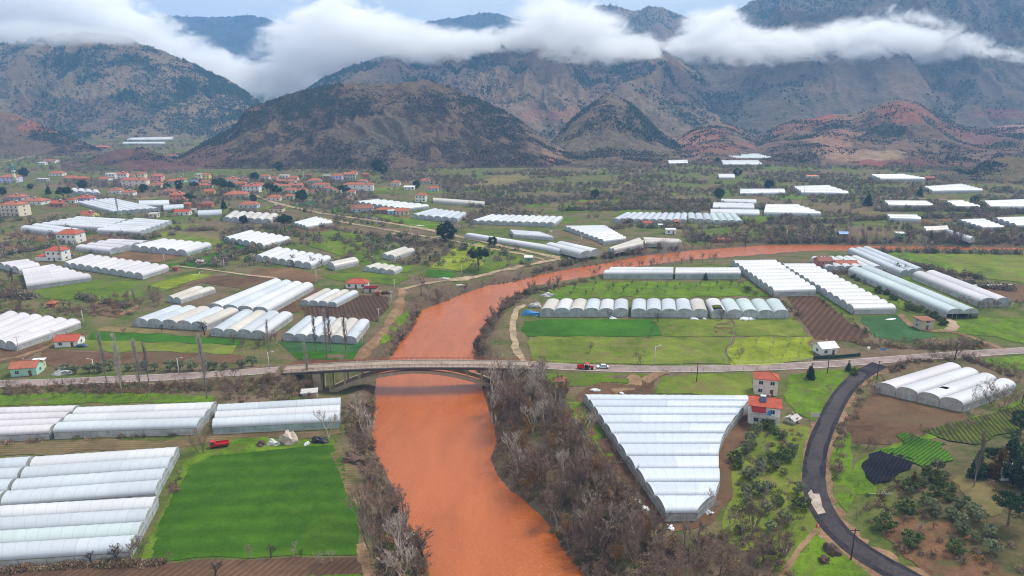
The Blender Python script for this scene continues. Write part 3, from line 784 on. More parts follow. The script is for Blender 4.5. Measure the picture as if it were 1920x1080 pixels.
def greenhouses():
    gh_mats()
    g = greenhouse
    # ---- foreground, left
    g(((72, 860), (2, 949)), ((336, 842), (291, 927)), 4, 'white', 'long four-span white greenhouse block bordering the top of the big green field', 1.9, films=['white', 'grey', 'grey', 'grey'])
    g(((-70, 869), (-130, 956)), ((63, 861), (-6, 950)), 4, 'grey', 'greyish four-span greenhouse cut by the frame, end to end with the long white one', 1.9)
    g(((-70, 957), (-75, 1057)), ((297, 935), (243, 1036)), 4, 'grey', 'four-span greenhouse with a loose film flap, lowest on the frame', 1.9, films=['white', 'grey', 'green', 'grey'])
    g(((-60, 770), (-60, 821)), ((149, 764), (92, 813)), 4, 'pink', 'four-span pinkish greenhouse below the road, running off the frame edge', 1.9)
    g(((153, 767), (100, 811)), ((406, 757), (369, 803)), 3, 'white', 'three-span greenhouse with patched see-through front wall, middle of the row below the road', 2.1, films=['white', 'white', 'grey'])
    g(((412, 762), (398, 803)), ((639, 749), (637, 791)), 3, 'grey', 'three-span bluish greenhouse beside the river and bridge foot', 2.1, films=['grey', 'white', 'grey'], side='sidegreen')
    # ---- left, beyond the road
    g(((-75, 631), (30, 650)), ((12, 589), (152, 607)), 6, 'pink', 'pinkish white six-span greenhouse behind the gabled white cottage', 1.9)
    g(((250, 604), (387, 612)), ((318, 579), (448, 585)), 5, 'grey', 'five-span greenhouse with open arches behind the dark round bare tree', 2.0, films=['grey', 'grey', 'old', 'grey', 'old'])
    g(((394, 622), (498, 628)), ((452, 586), (549, 592)), 4, 'grey', 'four-span clear film greenhouse just past the dark round bare tree', 2.0, films=['grey', 'old', 'grey', 'white'])
    g(((390, 576), (503, 585)), ((510, 528), (588, 538)), 4, 'grey', 'long clean four-span greenhouse reaching back from the bare-tree pair', 2.0, films=['white', 'grey', 'white', 'white'])
    g(((562, 566), (632, 571)), ((606, 544), (673, 549)), 4, 'old', 'four short tunnels standing above the dark ploughed field', 1.6, gap=.12, films=['old', 'white', 'old', 'grey'])
    g(((530, 630), (668, 637)), ((572, 597), (693, 604)), 6, 'old', 'six-span patchy old greenhouse behind the thin poplars near the bridge', 2.0, films=['grey', 'white', 'grey', 'old', 'old', 'grey'])
    g(((312, 560), (340, 564)), ((362, 541), (405, 543)), 2, 'old', 'two narrow dusty tunnels alone beside the brown hedge strip', 1.6, gap=.08)
    g(((117, 496), (268, 519)), ((165, 481), (317, 503)), 10, 'pink', 'ten-span low pinkish greenhouse beside the white house with broken red roof', 1.6)
    g(((42, 510), (50, 538)), ((96, 500), (172, 522)), 6, 'pink', 'six-span greenhouse behind the bare thicket at the frame edge', 1.7)
    g(((-4, 498), (36, 508)), ((50, 491), (76, 501)), 3, 'pink', 'small three-span greenhouse behind the dense bare thicket', 1.6)
    g(((215, 452), (142, 466)), ((283, 455), (205, 473)), 4, 'pink', 'low dusty four-span greenhouse with bare trees in front of it', 1.6)
    g(((246, 465), (350, 475)), ((302, 452), (397, 461)), 6, 'white', 'clean six-span greenhouse next to the bright green strip', 1.9, side='sidegreen')
    g(((78, 423), (38, 430)), ((158, 434), (118, 441)), 2, 'white', 'two-span greenhouse above the red roofed two-storey house', 1.9)
    g(((152, 409), (76, 423)), ((240, 414), (198, 430)), 5, 'white', 'five-span greenhouse below the cream gabled hall', 1.9)
    g(((258, 412), (181, 434)), ((323, 417), (262, 438)), 7, 'white', 'large seven-span white greenhouse with arched ends facing the brown field', 1.9)
    g(((212, 373), (146, 380)), ((300, 392), (214, 398)), 7, 'white', 'seven-span greenhouse sloping down below the village houses', 1.9)
    g(((261, 379), (261, 386)), ((317, 378), (318, 385)), 1, 'white', 'single white tunnel below the coral pink house', 1.7)
    g(((307, 388), (307, 394)), ((344, 386), (345, 392)), 1, 'grey', 'single torn grey tunnel beside the orange walled house', 1.6)
    g(((372, 398), (371, 404)), ((416, 396), (416, 402)), 1, 'grey', 'single low clear tunnel on the grass below the village', 1.4)
    g(((418, 411), (508, 415)), ((436, 399), (522, 404)), 6, 'old', 'six tall dusty arched tunnels near the brown roofed house', 1.9)
    g(((130, 361), (190, 366)), ((134, 356), (186, 360)), 4, 'white', 'four rounded tunnels behind the umbrella pine in the village', 1.7)
    g(((420, 449), (494, 462)), ((466, 436), (546, 449)), 6, 'white', 'six-span greenhouse above the emerald crop strip', 2.0)
    g(((478, 483), (584, 499)), ((518, 467), (622, 486)), 7, 'white', 'seven-span greenhouse half hidden by a row of grey bare trees', 1.9)
    g(((614, 497), (628, 502)), ((658, 487), (673, 492)), 1, 'old', 'single dusty tunnel beside a bare frame in the grass', 1.8)
    g(((680, 503), (740, 511)), ((704, 496), (755, 504)), 4, 'old', 'four short old tunnels above the red hip-roofed house', 1.5)
    g(((714, 479), (740, 484)), ((754, 466), (778, 471)), 2, 'old', 'two old tunnels at the edge of the dark brown thicket', 1.7)
    g(((549, 420), (574, 427)), ((590, 409), (624, 418)), 4, 'white', 'four bright low tunnels beside the solitary umbrella pine', 1.4)
    g(((666, 381), (752, 394)), ((704, 377), (805, 388)), 8, 'white', 'eight-span greenhouse behind the long red roofed farm', 1.7)
    g(((770, 405), (858, 413)), ((812, 394), (875, 402)), 6, 'grey', 'six-span bluish greenhouse below the pale farmhouse', 1.9)
    g(((882, 416), (1040, 421)), ((918, 405), (1056, 409)), 11, 'white', 'long many-arched white greenhouse beyond the two dirt tracks', 1.8)
    g(((812, 374), (812, 378)), ((909, 381), (909, 386)), 1, 'old', 'one long low tunnel below the far hedgerow', 1.4)
    g(((956, 433), (963, 441)), ((1010, 437), (1038, 447)), 4, 'white', 'small four-span greenhouse above the two long roadside tunnels', 1.8)
    g(((888, 442), (871, 443)), ((1068, 472), (1048, 475)), 1, 'white', 'one very long white tunnel along the dirt track', 1.7)
    g(((1060, 458), (1022, 462)), ((1126, 472), (1088, 479)), 2, 'white', 'two-span tunnel touching the end of the very long one', 1.8)
    g(((1057, 426), (1132, 456)), ((1132, 425), (1174, 449)), 9, 'white', 'nine-span stepped white greenhouse with grassy strip beside it', 1.9)
    g(((1140, 467), (1152, 471)), ((1195, 452), (1212, 458)), 2, 'old', 'two dusty tunnels on the far river bank', 1.6)
    g(((1205, 450), (1210, 457)), ((1272, 449), (1278, 457)), 2, 'old', 'two old spans with a red shed in front, on the far river bank', 1.6)
    g(((1147, 413), (1288, 415)), ((1172, 401), (1289, 402)), 10, 'grey', 'ten grey arches in one row across the far plain', 1.9)
    g(((1290, 413), (1336, 415)), ((1289, 402), (1330, 403)), 3, 'grey', 'three grey arches continuing the row of ten', 1.9)
    g(((1337, 416), (1394, 417)), ((1329, 402), (1380, 403)), 4, 'green', 'four greenish arches ending the far row', 1.9)
    g(((1352, 376), (1352, 380)), ((1417, 377), (1418, 382)), 1, 'white', 'single far white tunnel, topmost of a small stack', 1.6)
    g(((1338, 383), (1336, 391)), ((1412, 385), (1414, 393)), 2, 'white', 'two-span far greenhouse, second of a small stack', 1.6)
    g(((1332, 395), (1332, 401)), ((1422, 396), (1424, 403)), 1, 'white', 'single far tunnel right behind the greenish arches', 1.6)
    g(((1436, 387), (1432, 401)), ((1492, 387), (1540, 403)), 5, 'white', 'five-span stepped far greenhouse right of the small stack', 1.8)
    g(((1388, 357), (1387, 364)), ((1470, 357), (1472, 363)), 2, 'white', 'two-span far greenhouse beneath the dark round tree', 1.8)
    g(((1487, 352), (1502, 363)), ((1550, 350), (1592, 364)), 4, 'white', 'four-span far greenhouse in the brown hedges', 1.8)
    g(((1632, 330), (1650, 337)), ((1690, 329), (1735, 337)), 5, 'white', 'far five-span greenhouse beside the red brick house', 1.9)
    g(((1732, 352), (1748, 360)), ((1800, 347), (1843, 358)), 6, 'white', 'far six-span greenhouse beneath the dry knoll', 1.9)
    g(((1773, 380), (1790, 389)), ((1800, 379), (1838, 390)), 4, 'white', 'far four-span greenhouse with a bare tree at its corner', 1.7)
    g(((1844, 380), (1856, 390)), ((1925, 377), (1950, 390)), 5, 'white', 'broad five-span far greenhouse cut by the frame edge', 1.8)
    g(((1657, 379), (1665, 387)), ((1735, 380), (1750, 388)), 3, 'old', 'torn old far greenhouse with ragged film', 1.5, films=['old', 'grey', 'old'])
    g(((1661, 405), (1668, 412)), ((1716, 406), (1727, 414)), 2, 'grey', 'two-span grey greenhouse among dark brown hedges', 1.7)
    g(((1796, 415), (1840, 428)), ((1842, 413), (1884, 428)), 5, 'white', 'five-span white greenhouse behind the pale birches', 1.8)
    g(((1862, 412), (1905, 426)), ((1925, 410), (1970, 426)), 4, 'white', 'four-span white greenhouse behind birches, cut by the frame edge', 1.8)
    g(((1730, 429), (1736, 437)), ((1775, 427), (1778, 434)), 2, 'old', 'small two-span old greenhouse behind the green stilt hut', 1.5)
    g(((1780, 437), (1768, 441)), ((1829, 446), (1818, 451)), 1, 'white', 'one slanting white tunnel above the river bank birches', 1.5)
    g(((1320, 291), (1330, 297)), ((1440, 290), (1466, 297)), 5, 'green', 'far turquoise greenhouse block at the mountain foot', 2.2)
    g(((1352, 303), (1356, 309)), ((1420, 303), (1428, 309)), 3, 'white', 'far white greenhouse just under the turquoise block', 2.0)
    g(((1346, 329), (1348, 334)), ((1376, 329), (1378, 334)), 2, 'white', 'tiny far greenhouse beside a dark round tree', 1.6)
    g(((1252, 303), (1254, 307)), ((1288, 302), (1290, 306)), 2, 'white', 'tiny far greenhouse at the foot of the cone hill', 1.6)
    g(((248, 260), (238, 263)), ((326, 258), (322, 262)), 6, 'white', 'distant wide greenhouse block in the side valley', 2.2)
    g(((232, 268), (230, 270)), ((310, 268), (309, 270)), 3, 'white', 'distant low greenhouse below the wide valley block', 2.0)
    g(((364, 231), (363, 234)), ((410, 230), (410, 233)), 2, 'white', 'most distant greenhouse up the side valley', 2.2)
    # ---- right of the river
    g(((1150, 505), (1131, 515)), ((1262, 505), (1262, 515)), 2, 'white', 'long white greenhouse with green side wall above the orchard', 2.6, side='sidegreen', near=True)
    g(((1267, 505), (1266, 515)), ((1384, 505), (1389, 515)), 2, 'white', 'white greenhouse with green side wall behind the little cypress', 2.6, side='sidegreen', near=True)
    g(((1372, 492), (1451, 549)), ((1450, 491), (1530, 547)), 9, 'white', 'nine-span white greenhouse stepping towards the furrowed brown field', 2.2, near=True)
    g(((1464, 498), (1601, 582)), ((1521, 498), (1680, 581)), 13, 'white', 'thirteen-span white greenhouse, the largest stepped one beyond the river', 2.0, near=True)
    g(((1590, 508), (1634, 503)), ((1776, 588), (1835, 587)), 2, 'green', 'pair of long greenish tunnels with open arched ends by the muddy yard', 2.4, near=True, open_front=True)
    g(((1590, 470), (1630, 466)), ((1688, 513), (1731, 507)), 3, 'grey', 'three-span grey greenhouse behind the brick farm houses', 2.0)
    g(((1520, 485), (1610, 483)), ((1548, 503), (1655, 503)), 6, 'white', 'six white arches partly hidden by the brick farm houses', 2.0)
    g(((1711, 517), (1756, 513)), ((1838, 568), (1895, 566)), 2, 'pink', 'pair of pinkish long tunnels above the wet brown plot', 2.3, near=True)
    g(((1012, 585), (1178, 585)), ((1024, 567), (1178, 567)), 6, 'old', 'six domed tunnels with yellowed middle spans above the deep green crop', 2.3, films=['old', 'white', 'old', 'grey', 'white', 'grey'], near=True)
    g(((1183, 586), (1327, 587)), ((1185, 567), (1320, 567)), 5, 'grey', 'five domed tunnels, middle block of the row above the meadow', 2.3, films=['grey', 'grey', 'grey', 'grey', 'old'], near=True)
    g(((1334, 588), (1480, 589)), ((1322, 567), (1463, 567)), 5, 'green', 'five greenish domed tunnels with a torn first span and open front', 2.3, open_front=True, torn={0: [(.0, .45, .3, .7)]}, near=True, films=['white', 'green', 'green', 'green', 'green'])
    Y = [742, 753, 766, 781, 797, 815, 835, 857, 881, 906, 932, 962]
    XL = [1094, 1104, 1113, 1123, 1134, 1147, 1160, 1175, 1192, 1210, 1228, 1248]
    XR = [1412, 1404, 1394, 1383, 1370, 1358, 1350, 1346, 1347, 1349, 1340, 1306]
    fx = [((XL[i], Y[i] + 1), (XL[i + 1], Y[i + 1] + 1), (XR[i], Y[i] + (3 if i < 3 else 1)), (XR[i + 1], Y[i + 1] + (2 if i < 2 else 0))) for i in range(11)]
    g(((1094, 745), (1248, 963)), ((1412, 745), (1306, 963)), 11, 'new', 'huge wedge-shaped bright white greenhouse in the middle of bare soil', 2.2, rise=1.5, near=True, fx=fx)
    g(((1641, 723), (1806, 761)), ((1772, 684), (1905, 725)), 4, 'white', 'four big white tunnels with a torn square hole beside the curving road', 2.3, near=True, films=['pink', 'white', 'white', 'white'], torn={2: [(.22, .30, .35, .65)]}, end='endold')
# ------------------------------------------------------------------ houses
WALL = dict(white=(0.73, 0.72, 0.68), cream=(0.71, 0.63, 0.47), grey=(0.45, 0.44, 0.41), pink=(0.68, 0.33, 0.32), coral=(0.65, 0.26, 0.20), lilac=(0.59, 0.53, 0.71), green=(0.35, 0.59, 0.45), aqua=(0.42, 0.61, 0.59), blue=(0.35, 0.47, 0.65),
            bluegrey=(0.50, 0.57, 0.65), ochre=(0.59, 0.40, 0.14), brown=(0.28, 0.19, 0.13), brick=(0.39, 0.14, 0.08), tan=(0.54, 0.44, 0.33), palepink=(0.73, 0.59, 0.54), orange=(0.61, 0.19, 0.07), yellow=(0.68, 0.61, 0.26), stone=(0.47, 0.39, 0.29))


def tile_mat(name, c):
    m = NT(name); oc = m.objco()
    w = m.node('ShaderNodeTexWave', wave_type='BANDS', bands_direction='Z'); w.inputs['Scale'].default_value = 1.6; w.inputs['Distortion'].default_value = .6; m.l.new(oc, w.inputs['Vector'])
    n = m.noise(.9, 5, oc, .7); r = m.rnd()
    col = m.ramp(n, [(.3, tuple(x * .68 for x in c)), (.7, tuple(x * 1.2 for x in c))])
    col = m.mix(m.math('MULTIPLY', r, .3), col, (.30, .13, .08))
    col = m.mix(m.math('MULTIPLY', w.outputs['Fac'], .22), col, tuple(x * .5 for x in c))
    m.bump(w.outputs['Fac'], .4, .06)
    return m.fin(col, .8, .2)


HM = {}


def house_mats():
    HM['tile'] = tile_mat('orange clay tiles', (.40, .135, .080)); HM['red'] = tile_mat('bright red tiles', (.44, .092, .052)); HM['rust'] = tile_mat('rusty brown tiles', (.26, .11, .07)); HM['dark'] = tile_mat('dark brown roof', (.10, .06, .06))
    HM['flat'] = plain('roof concrete', (.45, .43, .41), .9); HM['whiteroof'] = plain('white metal sheet', (.72, .73, .74), .5)
    HM['blueroof'] = plain('blue metal sheet', (.10, .24, .50), .5); HM['maroon'] = plain('maroon metal sheet', (.13, .014, .018), .9, .18, 1.5, .05)
    HM['glass'] = plain('window glass', (.035, .045, .06), .15, .3, 3, .6); HM['frame'] = plain('white window frame', (.68, .68, .66), .5, .05)
    HM['door'] = plain('brown door', (.16, .075, .04), .6); HM['tank'] = plain('white water tank', (.75, .76, .78), .4); HM['panel'] = plain('solar panel', (.03, .05, .10), .2, .1, 3, .6)
    HM['bluedoor'] = plain('blue shutter', (.05, .25, .60), .5)
    HM['soffit'] = plain('eave timber', (.28, .20, .15), .8)


def window(parent, x, z, w, h, side, L, D, glass='glass', frame=True):
    """window set in a facade; side: front (-y), right (+x), left (-x)"""
    t = .06
    m = MB(); g = MB()
    def bx(mb, u0, u1, z0, z1, o0, o1):
        if side == 'front': mb.box(u0, -D / 2 - o1, z0, u1, -D / 2 - o0, z1)
        elif side == 'right': mb.box(L / 2 + o0, u0, z0, L / 2 + o1, u1, z1)
        else: mb.box(-L / 2 - o1, u0, z0, -L / 2 - o0, u1, z1)
    if frame:
        bx(m, x - w / 2 - .09, x + w / 2 + .09, z - .12, z, .0, .10); bx(m, x - w / 2 - .09, x + w / 2 + .09, z + h, z + h + .1, .0, .08)
        bx(m, x - w / 2 - .09, x - w / 2, z, z + h, .0, .08); bx(m, x + w / 2, x + w / 2 + .09, z, z + h, .0, .08)
        bx(m, x - .03, x + .03, z, z + h, .0, .08)
        wo = m.build('window', HM['frame'], parent)
        bx(g, x - w / 2, x + w / 2, z, z + h, .005, .035); g.build('pane', HM[glass], wo)
    else:
        bx(g, x - w / 2, x + w / 2, z, z + h, .0, .05); wo = g.build('window', HM[glass], parent)
    return wo


def roof_mesh(kind, L, D, z, h, o=.45, th=.18):
    m = MB(); a, b = L / 2 + o, D / 2 + o
    if kind == 'hip':
        r = max(.2, a - b * .95)
        m.add([(-a, -b, z), (a, -b, z), (a, b, z), (-a, b, z), (-r, 0, z + h), (r, 0, z + h)], [(0, 1, 5, 4), (1, 2, 5), (2, 3, 4, 5), (3, 0, 4)])
        m.add([(-a, -b, z - th), (a, -b, z - th), (a, b, z - th), (-a, b, z - th), (-a, -b, z - .004), (a, -b, z - .004), (a, b, z - .004), (-a, b, z - .004)], [(3, 2, 1, 0), (0, 1, 5, 4), (1, 2, 6, 5), (2, 3, 7, 6), (3, 0, 4, 7)])
        for s in (-1, 1):
            for q in (-1, 1): m.tube((s * a, q * b, z + .05), (s * r, 0, z + h + .05), .09, .09, 4)
        m.tube((-r, 0, z + h + .04), (r, 0, z + h + .04), .1, .1, 4)
    elif kind == 'gable':
        m.add([(-a, -b, z), (a, -b, z), (a, 0, z + h), (-a, 0, z + h), (-a, b, z), (a, b, z), (-a, -b, z - th), (a, -b, z - th), (a, 0, z + h - th), (-a, 0, z + h - th), (-a, b, z - th), (a, b, z - th)],
              [(0, 1, 2, 3), (3, 2, 5, 4), (7, 6, 9, 8), (8, 9, 10, 11), (0, 6, 7, 1), (5, 11, 10, 4), (1, 7, 8, 2), (2, 8, 11, 5), (3, 9, 6, 0), (4, 10, 9, 3)])
        m.tube((-a, 0, z + h + .03), (a, 0, z + h + .03), .1, .1, 4)
    else:
        m.hexa([(-a, -b, z), (a, -b, z), (a, b, z + h * .4), (-a, b, z + h * .4), (-a, -b, z + .2), (a, -b, z + .2), (a, b, z + h * .4 + .2), (-a, b, z + h * .4 + .2)])
    return m


def house(px, py, wpx, wall, st, roof, label, rot=0, rm='tile', dep=.72, tank=False, near=None, cat='house', name='house', porch=False, h=3.2, group=None, balcony=False, wing=None):
    x, y, z = G(px, py); d = depth(x, y, z); L = wpx * d / F * .88
    D = L * dep; near = d < 420 if near is None else near
    rz = math.radians(rot)
    cy = y + D / 2 * abs(math.cos(rz)) + L / 2 * abs(math.sin(rz)) * .6
    z = float(gz(np.array([x]), np.array([cy]))[0]) if y < 850 else hill_z(x, cy)
    root = empty(name, (x, cy, z), rz); props(root, label, cat, group)
    H = h * st; wm = plain('plaster ' + wall, WALL[wall], .85, .12, .8, .15)
    m = MB(); m.box(-L / 2, -D / 2, -1.2, L / 2, D / 2, H)
    rh = min(2.6, .24 * D + .25)
    if roof == 'gable': m.add([(-L / 2, -D / 2, H), (-L / 2, D / 2, H), (-L / 2, 0, H + rh * D / (D + .9) - .1)], [(0, 1, 2)]); m.add([(L / 2, -D / 2, H), (L / 2, D / 2, H), (L / 2, 0, H + rh * D / (D + .9) - .1)], [(2, 1, 0)])
    wo = m.build('wall', wm, root)
    ro = roof_mesh(roof, L, D, H + .01 + (.0 if roof != 'hip' else .18), rh if roof != 'flat' else .3, .45 if near or L > 6 else .3).build('roof', HM[rm], root)
    if roof == 'hip': ro.location.z = 0
    # openings
    nwin = max(1, min(4, int(L / 3.2)))
    for s in range(st):
        for k in range(nwin):
            u = -L / 2 + L * (k + .5) / nwin
            if s == 0 and k == nwin // 2:
                dm = MB(); dm.box(u - .5, -D / 2 - .07, 0, u + .5, -D / 2, 2.1); dd = dm.build('door', HM['door'], root)
                if near: hm = MB(); hm.box(u + .3, -D / 2 - .13, 1.0, u + .42, -D / 2 - .07, 1.12); hm.build('handle', HM['frame'], dd)
                continue
            window(root, u, s * h + .95, min(1.3, L / nwin * .5), 1.25, 'front', L, D, 'glass', near)
        for q in ('right', 'left'):
            if (q == 'right' and px < 1000) or (q == 'left' and px > 900) or near:
                window(root, 0, s * h + .95, min(1.2, D * .25), 1.2, q, L, D, 'glass', near)
    cm = MB(); cx = R.uniform(-.2, .2) * L
    if roof != 'flat':
        cm.box(cx - .3, D * .08, H + rh * .4, cx + .3, D * .08 + .6, H + rh + .7); cm.build('chimney', plain('chimney brick', (.34, .2, .15), .9), ro)
    if tank:
        tm = MB(); tx = -cx + L * .1
        tm.tube((tx - .8, -D * .1, H + rh + .5), (tx + .8, -D * .1, H + rh + .5), .42, .42, 8); tm.tube((tx - .6, -D * .1, H + rh * .5), (tx - .6, -D * .1, H + rh + .4), .05); tm.tube((tx + .6, -D * .1, H + rh * .5), (tx + .6, -D * .1, H + rh + .4), .05)
        tk = tm.build('water_tank', HM['tank'], root)
        pm = MB(); pm.hexa([(tx - .9, -D * .1 - 1.5, H + rh * .55), (tx + .9, -D * .1 - 1.5, H + rh * .55), (tx + .9, -D * .1 - .3, H + rh + .3), (tx - .9, -D * .1 - .3, H + rh + .3), (tx - .9, -D * .1 - 1.5, H + rh * .55 + .1), (tx + .9, -D * .1 - 1.5, H + rh * .55 + .1), (tx + .9, -D * .1 - .3, H + rh + .4), (tx - .9, -D * .1 - .3, H + rh + .4)])
        pm.build('solar_panel', HM['panel'], tk)
    if balcony:
        for s in range(1, st):
            bm_ = MB(); bm_.box(-L * .45, -D / 2 - 1.3, s * h - .15, L * .45, -D / 2, s * h + .02); bm_.box(-L * .45, -D / 2 - 1.3, s * h + .03, L * .45, -D / 2 - 1.2, s * h + .85)
            bm_.build('balcony', plain('balcony slab', (.55, .52, .47), .8), root)
    if porch:
        pm = MB(); pm.box(-L * .3, -D / 2 - 2.2, 2.2, L * .3, -D / 2 - .02, 2.35)
        for sx in (-.28, .28): pm.box(L * sx - .08, -D / 2 - 2.1, -.2, L * sx + .08, -D / 2 - 1.95, 2.19)
        pm.build('porch', HM['soffit'], root)
    if wing:
        sx, wl, wd, wh = wing
        m2 = MB(); x0 = sx * (L / 2 + wl / 2 + .003)
        m2.box(x0 - wl / 2, -D / 2 + .3, -1, x0 + wl / 2, -D / 2 + .3 + wd, wh); m2.build('wing', wm, root)
        r2 = roof_mesh('hip', wl, wd, wh + .19, .9, .3); o2 = r2.build('wing_roof', HM[rm], root); o2.location = (x0, -D / 2 + .3 + wd / 2, 0)
    c, s_ = math.cos(rz), math.sin(rz)
    OBST.append([(x + c * a - s_ * b, cy + s_ * a + c * b) for a, b in ((-L / 2 - 1, -D / 2 - 1), (L / 2 + 1, -D / 2 - 1), (L / 2 + 1, D / 2 + 1), (-L / 2 - 1, D / 2 + 1))])
    return root


